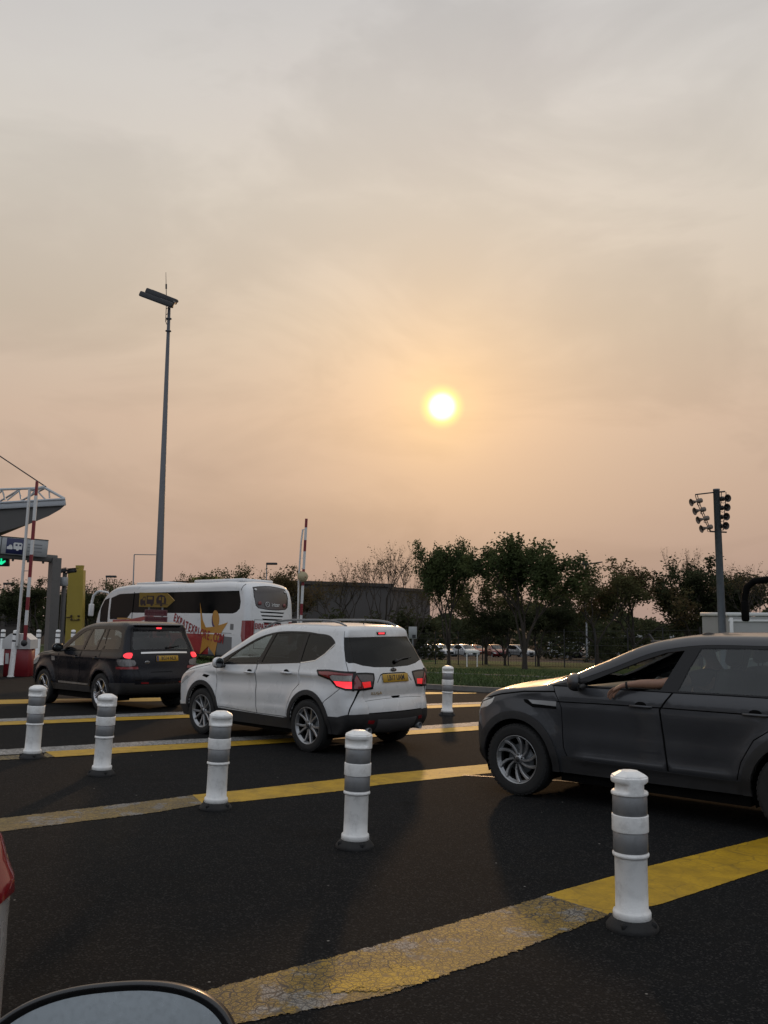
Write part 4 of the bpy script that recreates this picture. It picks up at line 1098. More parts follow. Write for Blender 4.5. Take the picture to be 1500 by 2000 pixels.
# ------------------------------------------------------------------ plain hatchback used for parked and half-seen cars
def small_car(name_paint, col, label, metal=0.3, grid=.075):
    R, wb = 0.31, 2.5
    paint = mat(name_paint, col, .3, metal=metal, coat=.5, var=.06, scale=3, back=(0.02, 0.02, 0.02))
    top = [(-0.58, .26, .05, .02), (-.70, .32, .14, .05), (-.775, .45, .20, .07), (-.785, .62, .22, .07), (-.75, .80, .16, .05), (-.70, .95, .12, .05), (-.52, 1.20, .09, .05), (-.36, 1.38, .07, .03), (-.25, 1.42, .07, .02),
           (.3, 1.465, .10, .02), (.8, 1.46, .10, .02), (1.2, 1.39, .09, .03), (1.75, 1.14, .08, .06), (2.25, .94, .08, .07), (2.6, .90, .1, .05), (3.0, .80, .14, .05), (3.2, .68, .2, .08), (3.27, .5, .22, .09), (3.22, .32, .2, .08), (3.08, .24, .1, .04)]
    det = lambda x, z: 0.012 * np.exp(-((z - .80) / .03) ** 2)
    sh = Shell(top, .25, [(.2, .80), (.4, .835), (.6, .85), (.82, .845), (.93, .81), (1.2, .71), (1.42, .62), (1.5, .58)], (-.2, .16, 2.6, .20), .85, .07, det, grid)
    root = thing('parked_car', label, 'car')
    wf = [(1.85, .95), (.98, .97), (.86, 1.32), (1.1, 1.30), (1.5, 1.14)]; wr = [(.90, .97), (-.1, 1.02), (-.25, 1.12), (-.05, 1.30), (.78, 1.33)]
    def regs(sd):
        lamp = [(-.45, .93), (-1.1, .98), (-1.1, .765), (-.62, .775), (-.52, .82)]
        return [reg('x', None, [arc(0, R, R + .05, 0, 360, 30)[:-1], arc(wb, R, R + .05, 0, 360, 30)[:-1]], hole=True),
                reg('body', M_clad, [(.3, .1), (2.2, .1), (2.2, .30), (.3, .30)], .003),
                reg('tail_light:' + sd, M_redl, [lamp], .008),
                reg('body', M_gap, stroke(lamp + [lamp[0]], .012), -.002, 0),
                reg('headlight:' + sd, M_clear, [(2.65, .78), (3.1, .68), (3.4, .6), (3.4, .5), (3.0, .58), (2.7, .70)], .004),
                reg('side_window:f' + sd, G_tint, wf, -.01), reg('side_window:r' + sd, G_tint, wr, -.01),
                reg('body', M_gap, stroke([(1.86, .93), (1.84, .5), (1.78, .32), (.85, .32), (.92, .6), (.93, .95)], .012) + stroke([(.85, .32), (.42, .34), (.30, .6), (-.02, .75), (-.1, 1.0)], .012), -.008, 0),
                reg('body', M_gloss, closed([(1.95, .93), (1.0, .945), (0, .99), (-.32, 1.08), (-.15, 1.28), (.4, 1.375), (.95, 1.35), (1.4, 1.21)], .08), -.003)]
    base = dict(part='body', mat=paint)
    sh.do_side(regs('L'), base, False); sh.do_side(regs('R'), base, True)
    zr, zf, sx = sh.s_rear, sh.s_front, sh.s_x
    zt = lambda l: [(zr(z), t) for z, t in l]
    cr = [reg('rear_window', G_tint, [zt([(1.33, -.88), (1.33, .88), (1.03, .93), (1.03, -.93)])], -.006),
          reg('tail_light:L', M_redl, [zt([(.95, 1), (.93, .84), (.79, .82), (.765, 1)])], .008), reg('tail_light:R', M_redl, [zt([(.95, -1), (.93, -.84), (.79, -.82), (.765, -1)])], .008),
          reg('body', M_clad, [[(0, -1), (0, 1), (zr(.36), 1), (zr(.36), -1)]], .004),
          reg('windscreen', G_tint, [[(sx(1.22), -.93), (sx(1.22), .93), (sx(2.15), .96), (sx(2.24), 0), (sx(2.15), -.96)]], -.006),
          reg('grille', M_gloss, [[(zf(.62), -.6), (zf(.62), .6), (zf(.40), .6), (zf(.40), -.6)]], .004)]
    sh.do_across(cr, base)
    finish(sh, root)
    wheel_set(root, wb, 1.46, R, .20, .19, 'plain'); underbody(root, wb, R, .80, -.6, 3.1)
    interior(root, wb, .50, 1.6, False)
    for sg in (1, -1): wing_mirror(root, 1.72, .80, .97, paint, sg, .9)
    return root, sh, wb

# ------------------------------------------------------------------ touring coach
def coach(label, livery=True):
    R, wb = 0.50, 6.6
    paint = mat('white coach paint', (0.66, 0.665, 0.67), .32, coat=.4, var=.05, scale=1.2, dirt=.08, back=(0.03, 0.03, 0.03))
    glassb = mat('dark coach glass', (0.007, 0.0072, 0.0075), .12, spec=.05, var=.3, scale=1.5)
    top = [(-2.95, .38, .08, .03), (-3.18, .48, .18, .05), (-3.27, .80, .22, .07), (-3.28, 1.5, .24, .08), (-3.25, 2.3, .26, .09), (-3.17, 3.0, .28, .10), (-3.02, 3.36, .28, .10), (-2.75, 3.55, .28, .08),
           (-2.2, 3.62, .28, .06), (0, 3.64, .28, .06), (4, 3.64, .28, .06), (6.4, 3.62, .28, .06), (7.3, 3.50, .28, .08), (8.0, 3.15, .28, .14), (8.5, 2.5, .28, .18), (8.78, 1.7, .28, .2), (8.86, 1.0, .28, .2), (8.82, .6, .25, .15), (8.6, .38, .1, .05)]
    sh = Shell(top, .35, [(.3, 1.20), (.6, 1.255), (1.2, 1.275), (2.2, 1.275), (3.2, 1.235), (3.7, 1.20)], (-20, 0, 20, 0), 1.275, .14, None, .16)
    root = thing('coach', label, 'coach')
    band = [(-2.55, 2.30), (-2.75, 2.45), (-2.78, 2.75), (-2.62, 3.22), (4.6, 3.22), (6.6, 3.18), (7.35, 2.98), (7.35, 2.2), (7.30, 1.9), (5.8, 1.9), (5.4, 2.24), (-2.3, 2.24)]
    red = mat('red livery', (0.30, 0.018, 0.022), .35, coat=.3); yel = mat('orange yellow livery', (0.42, 0.19, 0.012), .35, coat=.3)
    grey = mat('grey locker panel', (0.14, 0.14, 0.145), .45)
    def regs(sd):
        r = [reg('x', None, [arc(1.3, R, R + .1, 0, 360, 30)[:-1], arc(wb, R, R + .1, 0, 360, 30)[:-1]], hole=True)]
        r += [reg('body', M_gap, stroke([(5.30, 3.25), (5.30, 1.0)], .05) + stroke([(-2.75, 3.24), (-2.78, 3.5)], .03), .004, 0),
              reg('tail_light:' + sd, M_redl, [(-2.95, 1.95), (-3.6, 1.98), (-3.6, 1.0), (-3.02, 1.0), (-2.92, 1.3)], .006),
              reg('side_window:' + sd, glassb, band, -.01),
              reg('driver_window:' + sd, glassb, [(7.5, 1.75), (8.25, 1.75), (8.25, 2.45), (7.95, 2.9), (7.5, 3.0)], -.006)]
        if livery and sd == 'L':
            r += [reg('body', grey, [(-2.2, 1.55), (-2.42, 1.55), (-2.42, 1.80), (-2.2, 1.80)], .004),
                  reg('body', paint, stroke([(2.2, 1.36), (-2.5, 1.36)], .05), .012),
                  reg('body', grey, [(-2.35, .45), (-.75, .45), (-1.0, 1.30), (-2.35, 1.24)], .004),
                  reg('body', red, [(-.75, .45), (6, .45), (6, 1.5), (2.0, 1.34), (-.9, 1.32)], .002)]
        r += [reg('body', M_gap, stroke([(2.2, 1.36), (2.2, .5)], .025) + stroke([(4.2, 1.36), (4.2, .5)], .025) + stroke([(-2.3, 1.40), (5.8, 1.40)], .02), .002, 0),
              reg('body', M_clad, [(-4, .2), (9, .2), (9, .46), (-4, .46)], .002)]
        return r
    base = dict(part='body', mat=paint)
    sh.do_side(regs('L'), base, False); sh.do_side(regs('R'), base, True)
    zr, zf = sh.s_rear, sh.s_front
    zt = lambda l: [(zr(z), t) for z, t in l]
    rw = [(3.36, -.90), (3.39, 0), (3.36, .90), (3.0, .93), (2.62, .84), (2.52, .72), (2.47, .3), (2.46, 0), (2.47, -.3), (2.52, -.72), (2.62, -.84), (3.0, -.93)]
    cr = [reg('rear_window', mat('smoked rear glass', (0.045, 0.035, 0.032), .10, spec=.6, coat=.3), [zt(rw)], -.012),
          reg('rear_window', M_gloss, stroke(zt(rw + [rw[0]]), .07), -.006),
          reg('body', M_gap, [p for k in range(5) for p in [zt([(2.33 - .15 * k + .03, -.66 + .06 * k), (2.33 - .15 * k + .03, .66 - .06 * k), (2.33 - .15 * k - .03, .60 - .06 * k), (2.33 - .15 * k - .03, -.60 + .06 * k)])]], -.03),
          reg('tail_light:L', M_redl, [zt([(1.98, 1), (1.95, .90), (1.0, .90), (1.0, 1)])], .006), reg('tail_light:R', M_redl, [zt([(1.98, -1), (1.95, -.90), (1.0, -.90), (1.0, -1)])], .006),
          reg('body', M_gap, stroke(zt([(2.0, -.88), (2.0, .88), (.8, .86), (.8, -.86), (2.0, -.88)]), .02), -.004, 0),
          reg('body', M_clad, [[(0, -1), (0, 1), (zr(.55), 1), (zr(.55), -1)]], .004),
          reg('windscreen', glassb, [[(zf(3.2), -.93), (zf(3.2), .93), (zf(1.3), .96), (zf(1.3), -.96)]], -.01)]
    sh.do_across(cr, base)
    finish(sh, root)
    for x in (1.3, wb):
        for sg in (1, -1): make_wheel(root, (x, sg * 1.1, R), R, .29, .3, 'plain', sg < 0)
    mb = MB(); mb.box((3.95, 0, .55), (3.9, 2.2, .35), 0); mb.box((-1.2, 0, .55), (3.6, 2.2, .35), 0); mb.box((2.8, 0, .75), (11.0, 1.5, .25), 0)
    for x in (1.3, wb):
        for sg in (1, -1): mb.box((x, sg * .85, .85), (1.3, .06, 1.0), 0)
    mb.build('underbody', [M_gap], root)
    mb = MB(); mb.box((-.6, 0, 3.71), (3.4, 1.7, .16), 0, .06); mb.box((4.6, 0, 3.71), (2.6, 1.6, .14), 0, .06); mb.build('roof_unit', [paint], root)
    for sg in (1, -1):                               # hanging mirror arms
        mb = MB()
        xm, rk = (9.02, .8) if livery else (9.75, 1.25)
        mb.tube([(7.9, sg * 1.12, 3.28), (8.6, sg * 1.18, 3.36), (xm - .3, sg * 1.26, 3.30), (xm - .08, sg * 1.32, 3.12), (xm, sg * 1.34, 2.85), (xm, sg * 1.35, 2.6)], [.07 * rk, .085 * rk, .09 * rk, .09 * rk, .085 * rk, .08 * rk], 10, 0)
        o = mb.build('mirror_arm', [paint if livery else M_gap], root)
        mb = MB(); mb.box((xm, sg * 1.36, 2.36), (.18, .26, .66), 0, .06, 3); mb.build('mirror_housing', [paint if livery else M_gap], o)
    if livery:
        ys = lambda z: float(sh.W(0, z)) + .014
        def decal(name, poly, m, z0=.0, off=0.0, parent=root):
            mb = MB(); M = Matrix(((-1, 0, 0, 0), (0, 0, 1, 1.275 + off), (0, 1, 0, 0), (0, 0, 0, 1)))
            mb.prism([(-p[0], p[1]) for p in poly], .004, .010, 0, M); return mb.build(name, [m], parent)
        # leaping star figure with a ball for a head
        decal('star_figure', [((x - 1.18) * .8 - .05, z) for x, z in [(1.18, 2.72), (.86, 1.95), (.55, 1.62), (-.15, 1.66), (-1.30, 1.86), (-.70, 1.30), (-.52, 1.0), (-.35, .42), (.25, .80), (.95, .42), (.80, 1.10), (.95, 1.45)]], yel)
        decal('star_head', [(-1.22 + .23 * math.cos(a) + .06 * math.sin(a), 2.02 + .36 * math.sin(a)) for a in [2 * math.pi * i / 20 for i in range(20)]], yel, off=.003)
        decal('head_shadow', [(-1.16 + .23 * math.cos(a), 1.97 + .37 * math.sin(a)) for a in [2 * math.pi * i / 20 for i in range(20)]], mat('violet livery', (.06, .03, .10), .4), off=-.002)
        mb = MB(); txt = 'EXPATEXPLORE.COM'; u = 3.05
        redt = mat('red lettering', (.26, .012, .016), .4)
        xs = []
        for i, ch in enumerate(txt):
            t = i / (len(txt) - 1); x = 1.75 - 3.45 * t; z = 2.02 - .88 * t + .16 * (2 * t - 1) ** 2 - .16; sz = .50 + .06 * t
            M = Matrix.Translation((x, 1.275 + .018, z)) @ Matrix(((-1, 0, 0, 0), (0, 0, 1, 0), (0, 1, 0, 0), (0, 0, 0, 1))) @ Matrix.Rotation(-.20 + .10 * t, 4, 'Z')
            mb.text(ch, sz, M, 0, .001, .62, bold=.016)
        mb.build('lettering', [redt], root)
        p, n = sh.across(zr(1.72), .42); mb = MB(); mb.text('EXPATEXPLORE.COM', .34, Mat3(p[0] + n[0] * .02, n[0]) @ Matrix.Translation((.42, 0, 0)), 0, .002, .55, bold=.008)
        mb.build('lettering', [redt], root)
        wht = mat('white lettering', (.55, .55, .55), .4)
        p, n = sh.across(zr(2.66), 0); M = Mat3(p[0] + n[0] * .01, n[0]); mb = MB()
        mb.text('irizar', .22, M @ Matrix.Translation((.14, 0, 0)), 0, .002, .95, bold=.004)
        mb.tube([Vector(M @ Vector((-.30 + .10 * math.cos(a), .0 + .10 * math.sin(a), 0))) for a in [2 * math.pi * i / 20 for i in range(21)]], .012, 5)
        mb.tube([M @ Vector((-.36, -.05, 0)), M @ Vector((-.30, .06, 0)), M @ Vector((-.25, -.03, 0))], .010, 5)
        mb.build('lettering', [wht], root)
        for z, t, rr in ((3.27, .82, .055), (3.24, -.84, .05), (2.70, .68, .085), (2.66, -.66, .085)):
            p, n = sh.across(zr(z), t); mb = MB(); mb.lathe([(.0001, 0), (rr, 0), (rr, .008), (.0001, .008)], 18, 0, Mat3(p[0] + n[0] * .004, n[0]))
            mb.build('sticker', [wht if z > 3 else mat('red round sticker', (.20, .06, .06), .5)], root)
        # small bits of the far side of the star
        decal('front_stripe', [(7.0, 1.88), (5.6, 1.90), (3.6, 2.15), (3.4, 2.05), (5.2, 1.70), (7.0, 1.66)], red); decal('front_stripe', [(6.6, 1.98), (5.6, 1.98), (5.2, 1.92), (6.6, 1.90)], yel, off=.003)
    return root, sh, wb

# ------------------------------------------------------------------ ground, verge, markings
def ground_sheet():
    ys = np.concatenate([np.arange(-30, 0, 6), np.arange(0, 40, 1.0), np.arange(40, 200, 5), [220, 260, 320, 420, 600, 900]])
    us = np.concatenate([[-700, -400, -200, -120, -80], np.arange(-60, 60.1, 2.0), [80, 120, 200, 400, 700]])
    vs = []; fs = []; n = len(us)
    for y in ys:
        for x in us: vs.append((x, y, float(gz(x, y))))
    for j in range(len(ys) - 1):
        for i in range(n - 1):
            a = j * n + i; fs.append((a, a + 1, a + n + 1, a + n))
    mb = MB(); mb.add(vs, fs, 0, True)
    return tag(mb.build('ground', [M_asph]), kind='structure')
ground_sheet()
LANE = Vector((math.cos(HEAD), math.sin(HEAD), 0)); LN = Vector((LANE.y, -LANE.x, 0))     # LN points away from the camera to the right

def sheet(name, m, u0, u1, v0, v1, org, du, dv, dz, kind='structure', label=None, cat=None, vs_=None):
    nu = max(1, int((u1 - u0) / du)); nv = max(1, int((v1 - v0) / dv)); P = []; F = []
    for j in range(nv + 1):
        for i in range(nu + 1):
            q = org + LANE * (u0 + (u1 - u0) * i / nu) + LN * (v0 + (v1 - v0) * j / nv); P.append((q.x, q.y, float(gz(q.x, q.y)) + dz))
    for j in range(nv):
        for i in range(nu):
            a = j * (nu + 1) + i; F.append((a, a + 1, a + nu + 2, a + nu + 1))
    mb = MB(); mb.add(P, F, 0, True); o = mb.build(name, [m]); 
    if kind: tag(o, kind=kind)
    return o
K0 = gnd(842, 1346); K0.z = 0
def grassmat():
    m = bpy.data.materials.new('verge grass'); m.use_nodes = True; t = NT(m.node_tree); m.node_tree.nodes.clear()
    p = t.n('ShaderNodeBsdfPrincipled'); o = t.n('ShaderNodeOutputMaterial'); t.l(p.outputs[0], o.inputs[0])
    g = t.n('ShaderNodeNewGeometry')
    a = t.n('ShaderNodeTexNoise', i_Scale=0.5, i_Detail=6.0); b = t.n('ShaderNodeTexNoise', i_Scale=9.0, i_Detail=6.0, i_Roughness=.75)
    for q in (a, b): t.l(g.outputs['Position'], q.inputs['Vector'])
    c = t.mix(t.rng(a.outputs['Fac'], .35, .65), (.032, .056, .012, 1), (.062, .092, .022, 1))
    c = t.mix(t.rng(b.outputs['Fac'], .4, .7, 0, .7), c, (.012, .020, .005, 1))
    t.l(c, p.inputs['Base Color']); p.inputs['Roughness'].default_value = .9; p.inputs['Specular IOR Level'].default_value = .15
    bp = t.n('ShaderNodeBump', i_Strength=.9, i_Distance=.08); t.l(b.outputs['Fac'], bp.inputs['Height']); t.l(bp.outputs[0], p.inputs['Normal'])
    return m
M_grass = grassmat()
M_kerb = mat('kerb stone', (.16, .155, .145), .8, var=.25, scale=3, bump=.3, dirt=.4)
sheet('grass_verge', M_grass, -30, 60, .22, 34, K0, 2, 2, .10)
def rowsteps(name, m, off0, off1, h, u0=-30, u1=60):
    mb = MB(); n = 90; vs = []; fs = []
    for i in range(n + 1):
        for off, z in ((off0, -.1), (off0, h), (off1, h), (off1, -.1)):
            q = K0 + LANE * (u0 + (u1 - u0) * i / n) + LN * off; vs.append((q.x, q.y, float(gz(q.x, q.y)) + z))
    for i in range(n):
        for j in range(3): fs.append((i * 4 + j, i * 4 + j + 1, i * 4 + j + 5, i * 4 + j + 4))
    mb.add(vs, fs, 0); return mb.build(name, [m])
tag(rowsteps('kerb', M_kerb, 0, .20, .13), kind='structure')
tag(rowsteps('kerb', M_kerb, 8.2, 8.36, .135, -28, 58), kind='structure')
# grass blades so that the verge has a ragged surface
rg = random.Random(3); mb = MB(); vs = []; fs = []
for i in range(26000):
    u = rg.uniform(-12, 26); v = .25 + 14 * rg.random() ** 1.5
    q = K0 + LANE * u + LN * v
    if abs(v - 8.28) < .1 or q.y < 10 or abs(q.x / q.y) > .6: continue
    z = float(gz(q.x, q.y)) + .095; a = rg.uniform(0, 6.28); h = rg.uniform(.05, .15); wv = .022
    dx, dy = math.cos(a) * wv, math.sin(a) * wv; k = len(vs)
    vs += [(q.x - dx, q.y - dy, z), (q.x + dx, q.y + dy, z), (q.x + rg.uniform(-.06, .06), q.y + rg.uniform(-.06, .06), z + h)]; fs.append((k, k + 1, k + 2))
mb.add(vs, fs, 0)
tag(mb.build('grass', [mat('grass blades', (.048, .078, .016), .8, var=.4, scale=.6)]), kind='stuff')
tag(sheet('car_park', asphalt('car park asphalt', .028), -60, 90, 34.2, 130, K0, 4, 4, .012), kind='structure')

def marking(pairs, m, dz=.004, n=14):
    """strip through (upper pixel, lower pixel) pairs measured in the photograph, laid on the ground"""
    mb = MB(); vs = []; uv = []; fs = []; u = 0.0; prev = None; r = 4
    for a, b in zip(pairs[:-1], pairs[1:]):
        for i in range(n + (b is pairs[-1])):
            t = i / n
            up = gnd(a[0][0] + (b[0][0] - a[0][0]) * t, a[0][1] + (b[0][1] - a[0][1]) * t)
            lo = gnd(a[1][0] + (b[1][0] - a[1][0]) * t, a[1][1] + (b[1][1] - a[1][1]) * t)
            c = (up + lo) / 2
            if prev is not None: u += (c - prev).length
            prev = c; k = len(vs)
            for j in range(r + 1):
                q = lo.lerp(up, j / r); vs.append((q.x, q.y, float(gz(q.x, q.y)) + dz)); uv.append((u, j / r))
            if k:
                for j in range(r): fs.append((k - r - 1 + j, k + j, k + j + 1, k - r + j))
    fs = [f[::-1] for f in fs]
    mb.add(vs, fs, 0); mb.uv = uv
    return tag(mb.build('road_marking', [m]), kind='structure')
YEL = (.44, .262, .006)
P_new = paintmat('fresh yellow paint', YEL, .22, 0, .35, .02, 5.0)
P_mid = paintmat('yellow paint', (.44, .262, .008), .18, 0, .3, .03, 6.0)
P_worn = paintmat('worn yellow paint', (.30, .185, .018), .55, .95, 1.0, .07, 21.0, 0.0, 1.8)
P_worn2 = paintmat('faded yellow paint', (.27, .18, .04), .7, 1.0, .8, .09, 18.0, .3, 2.2)
P_white = paintmat('worn white paint', (.36, .355, .34), .75, 0, .6, .10, 9.0, speck=.8)
P_faint = paintmat('nearly gone yellow paint', (.22, .16, .05), 1.0, 0, .9, .3, 9.0, speck=1.0)
marking([((250, 1974), (285, 2055)), ((432, 1926), (480, 2000)), ((744, 1842), (748, 1950)), ((1000, 1768), (1000, 1865)), ((1066, 1748), (1195, 1789))], P_worn)
marking([((1066, 1748), (1195, 1789)), ((1267, 1692), (1293, 1767)), ((1500, 1635), (1500, 1699)), ((1800, 1556), (1850, 1600))], P_new)
marking([((-300, 1640), (-300, 1670)), ((0, 1598), (0, 1626)), ((300, 1563), (300, 1589)), ((376, 1553), (398, 1572))], P_worn2)
marking([((376, 1553), (398, 1572)), ((475, 1543), (475, 1566)), ((671, 1521), (671, 1545)), ((740, 1513), (740, 1534)), ((958, 1492), (964, 1510)), ((1150, 1471), (1160, 1486)), ((1500, 1434), (1510, 1446))], P_mid)
L3w = [((-200, 1476), (-200, 1488)), ((0, 1464), (0, 1476)), ((300, 1447), (300, 1456)), ((520, 1437), (520, 1445)), ((823, 1418), (823, 1426)), ((934, 1410), (934, 1418)), ((1150, 1396), (1150, 1403)), ((1500, 1375), (1500, 1381))]
L3y = [((88, 1469), (108, 1480)), ((300, 1456.5), (300, 1468)), ((520, 1445.5), (520, 1454)), ((815, 1426.5), (812, 1435)), ((934, 1418.5), (934, 1427)), ((1150, 1403.5), (1150, 1410)), ((1500, 1381.5), (1500, 1387))]
marking(L3w, P_white); marking(L3y, P_mid, .008)
marking([((-100, 1481), (-100, 1490)), ((0, 1476.5), (0, 1487)), ((100, 1470), (110, 1480))], P_faint, .006)
marking([((-200, 1410), (-200, 1416)), ((0, 1404), (0, 1410)), ((300, 1392), (300, 1398.5)), ((600, 1382), (600, 1387)), ((841, 1374.5), (841, 1378)), ((946, 1371), (946, 1375)), ((1200, 1363), (1200, 1366))], P_white)
marking([((-200, 1416.5), (-200, 1423)), ((0, 1410.5), (0, 1417.5)), ((300, 1399), (300, 1405.5)), ((600, 1387.5), (600, 1393)), ((841, 1378.5), (841, 1384)), ((946, 1375.5), (946, 1380)), ((1200, 1366.5), (1200, 1370))], P_mid, .008)
marking([((-150, 1369), (-150, 1379)), ((0, 1367), (0, 1375.5)), ((60, 1366), (60, 1374)), ((300, 1363), (300, 1370)), ((600, 1357), (600, 1362.5)), ((838, 1352), (838, 1356)), ((930, 1353.5), (930, 1354.5))], P_mid)

# thin smooth films added on the road to give glints of bright sky
def glintmat():
    m = bpy.data.materials.new('glint film'); m.use_nodes = True; t = NT(m.node_tree); m.node_tree.nodes.clear()
    p = t.n('ShaderNodeBsdfPrincipled'); o = t.n('ShaderNodeOutputMaterial')
    p.inputs['Base Color'].default_value = (.012, .0115, .011, 1); p.inputs['Specular IOR Level'].default_value = .5
    g = t.n('ShaderNodeNewGeometry'); n_ = t.n('ShaderNodeTexNoise', i_Scale=7.0, i_Detail=7.0, i_Roughness=.7); t.l(g.outputs['Position'], n_.inputs['Vector'])
    t.l(t.rng(n_.outputs['Fac'], .35, .7, .42, .70), p.inputs['Roughness'])
    uv = t.n('ShaderNodeTexCoord'); sp = t.n('ShaderNodeSeparateXYZ'); t.l(uv.outputs['UV'], sp.inputs[0])
    dv = t.math('MINIMUM', sp.outputs[1], t.math('SUBTRACT', 1.0, sp.outputs[1]))
    a = t.math('GREATER_THAN', t.math('ADD', dv, t.math('MULTIPLY', n_.outputs['Fac'], .95)), .83)
    tr = t.n('ShaderNodeBsdfTransparent'); mx = t.n('ShaderNodeMixShader'); t.l(a, mx.inputs[0]); t.l(tr.outputs[0], mx.inputs[1]); t.l(p.outputs[0], mx.inputs[2]); t.l(mx.outputs[0], o.inputs[0]); return m
M_glint = glintmat()
marking([((640, 1915), (650, 1950)), ((700, 1893), (705, 1945)), ((760, 1881), (757, 1944)), ((820, 1884), (805, 1932)), ((846, 1893), (838, 1920)), ((860, 1906), (855, 1914))], paintmat('repainted yellow patch', YEL, .3, 0, .9, .34, 20.0, 0.0, 1.7), .007, 5)
for prs in ([((640, 1452), (642, 1460)), ((700, 1447), (705, 1458)), ((748, 1449), (752, 1460))],
            [((905, 1512), (900, 1517)), ((965, 1515), (962, 1521)), ((1090, 1521), (1085, 1529)), ((1165, 1528), (1160, 1536))]):
    o = marking(prs, M_glint, .005); o.name = 'glint_patch'

# ------------------------------------------------------------------ bollards
def bollard():
    root = thing('bollard', 'x', 'bollard')
    b = MB(); b.lathe([(.146, 0), (.146, .014), (.139, .024), (.118, .050), (.108, .060), (.0001, .060)], 40, 0)
    for k in range(4):
        a = math.pi / 4 + k * math.pi / 2; b.box((.124 * math.cos(a), .124 * math.sin(a), .036), (.03, .03, .03), 0, .006)
        b.lathe([(.0001, .054), (.010, .054), (.010, .03)], 8, 0, Matrix.Translation((.127 * math.cos(a), .127 * math.sin(a), 0)))
    b.build('base', [M_rubber, M_steel], root)
    p = MB(); p.lathe([(.100, .055), (.106, .060), (.106, .088), (.102, .098), (.0915, .106), (.0905, .20), (.0905, .385), (.094, .392), (.100, .394), (.102, .400), (.102, .410), (.0965, .414), (.0965, .416),
                       (.0955, .418), (.0955, .53), (.1015, .531), (.1025, .535), (.1025, .618), (.1015, .622), (.0955, .623), (.0955, .74)], 48, 0)
    p.build('post', [M_white], root)
    for z0, z1 in ((.419, .530), (.624, .731)):
        r = MB(); r.lathe([(.0958, z0), (.0972, z0 + .002), (.0972, z1 - .002), (.0958, z1)], 48, 0); r.build('reflective_band', [M_reflect], root)
    def rf(r, z, q):
        k = max(math.cos(q), 0) ** 1.0 if math.cos(q) > 0 else max(-math.cos(q), 0)
        k = sstep(k, .35, .75) * sstep(z, .748, .762) * sstep(z, .806, .790)
        f = 1 - .22 * float(k)
        return r * f
    c = MB(); c.lathe([(.094, .732), (.103, .733), (.104, .738), (.104, .746), (.104, .752), (.104, .757), (.104, .762), (.104, .77), (.104, .79), (.104, .796), (.104, .802), (.104, .808), (.1045, .826), (.1035, .831), (.09, .833)], 64, 0, None, True, rf)
    c.lathe([(.104, .8305), (.100, .840), (.052, .864), (.0001, .868)], 8, 0, Matrix.Rotation(.2, 4, 'Z'), False)
    c.build('cap', [M_white], root)
    return root
BOL = [((1235, 1812), 'white bollard with black rubber foot standing on the nearest yellow line, largest and closest one', .004, .15),
       ((693, 1654), 'white bollard on bare asphalt in front of the white crossover rear end', .030, 1.25),
       ((421, 1579), 'white bollard standing at the joint between worn and fresh yellow paint, left of centre', .036, 1.9),
       ((198, 1513), 'white bollard on bare asphalt in front of the black four-by-four rear wheel', .042, 1.4),
       ((62, 1480), 'white bollard leaning right beside the left picture edge where the white and yellow stripe begins', .044, 1.35),
       ((873, 1397), 'small distant white bollard in the gap between the white crossover and the grey four-by-four', .024, 1.57)]
bp0 = None
for (px, py), lb, lean, rz in BOL:
    o = bp0 = bollard() if bp0 is None else bp0
    if lb is not BOL[0][1]: o = dup(bp0)
    o['label'] = lb; o['group'] = 'white bollards along the lanes'
    q = gnd(px, py); o.location = (q.x, q.y, q.z); o.rotation_euler = (Matrix.Rotation(lean, 3, 'Y') @ Matrix.Rotation(rz, 3, 'Z')).to_euler()
# slim delineator posts at the booth
def delineator():
    root = thing('delineator_post', 'x', 'post')
    p = MB(); p.lathe([(.12, 0), (.10, .03), (.092, .05), (.092, 1.36), (.085, 1.40), (.0001, 1.42)], 24, 0); p.build('post', [M_white], root)
    for z in (1.06, 1.26):
        r = MB(); r.lathe([(.093, z), (.0945, z + .005), (.0945, z + .05), (.093, z + .055)], 24, 0); r.build('dark_band', [M_dark], root)
    return root
DL = [((21, 1325), 28.0, 'slim white post with two dark rings in front of the red barrier cabinet', .075), ((71, 1297), 37.0, 'slim white post with two dark rings just right of the red barrier cabinet', .03),
      ((109, 1296), 38.0, 'slim white post partly hidden behind the dark gantry column and black car bonnet', .03), ((139, 1296), 38.0, 'slim white post in front of the yellow pylon, above the black car', .03),
      ((2, 1296), 37.0, 'slim white post cut by the left picture edge', .02)]
d0 = None
for (px, py), Y, lb, lean in DL:
    if d0 is None: d0 = delineator(); o = d0
    else: o = dup(d0)
    o['label'] = lb; o['group'] = 'slim white posts at the booth'
    o.location = onground(px, Y, py); o.rotation_euler = (0, lean, 0)

# ------------------------------------------------------------------ cars in place
def pose(builder, px, py, zloc, Y, xloc, yloc, dh=0.0, sc=1.0):
    """put the vehicle so that its local point (xloc, yloc) at height zloc is seen at the pixel, Y metres ahead"""
    h = HEAD + dh; f = Vector((math.cos(h), math.sin(h), 0)); l = Vector((-f.y, f.x, 0))
    q = pix(px, py, Y); p = q - f * xloc * sc - l * yloc * sc
    return p, h
ks, ksh, kwb = white_suv()
MK = place_car(ks, Vector((-.40, 12.36, 0)), math.pi - rad(45), kwb, 1.6, .885, .955)
gs, gsh, gwb = grey_suv()
MG = place_car(gs, Vector((3.84, 7.95, 0)), math.pi - rad(41.5), gwb, 1.63, .912, .925)
bs, bsh, bwb = black_suv()
MB_ = place_car(bs, Vector((-4.55, 17.2, 0)), math.pi - rad(45.2), bwb, 1.62, .872, .916)
cs, csh, cwb = coach('white touring coach with red lettering and an orange leaping star on its side')
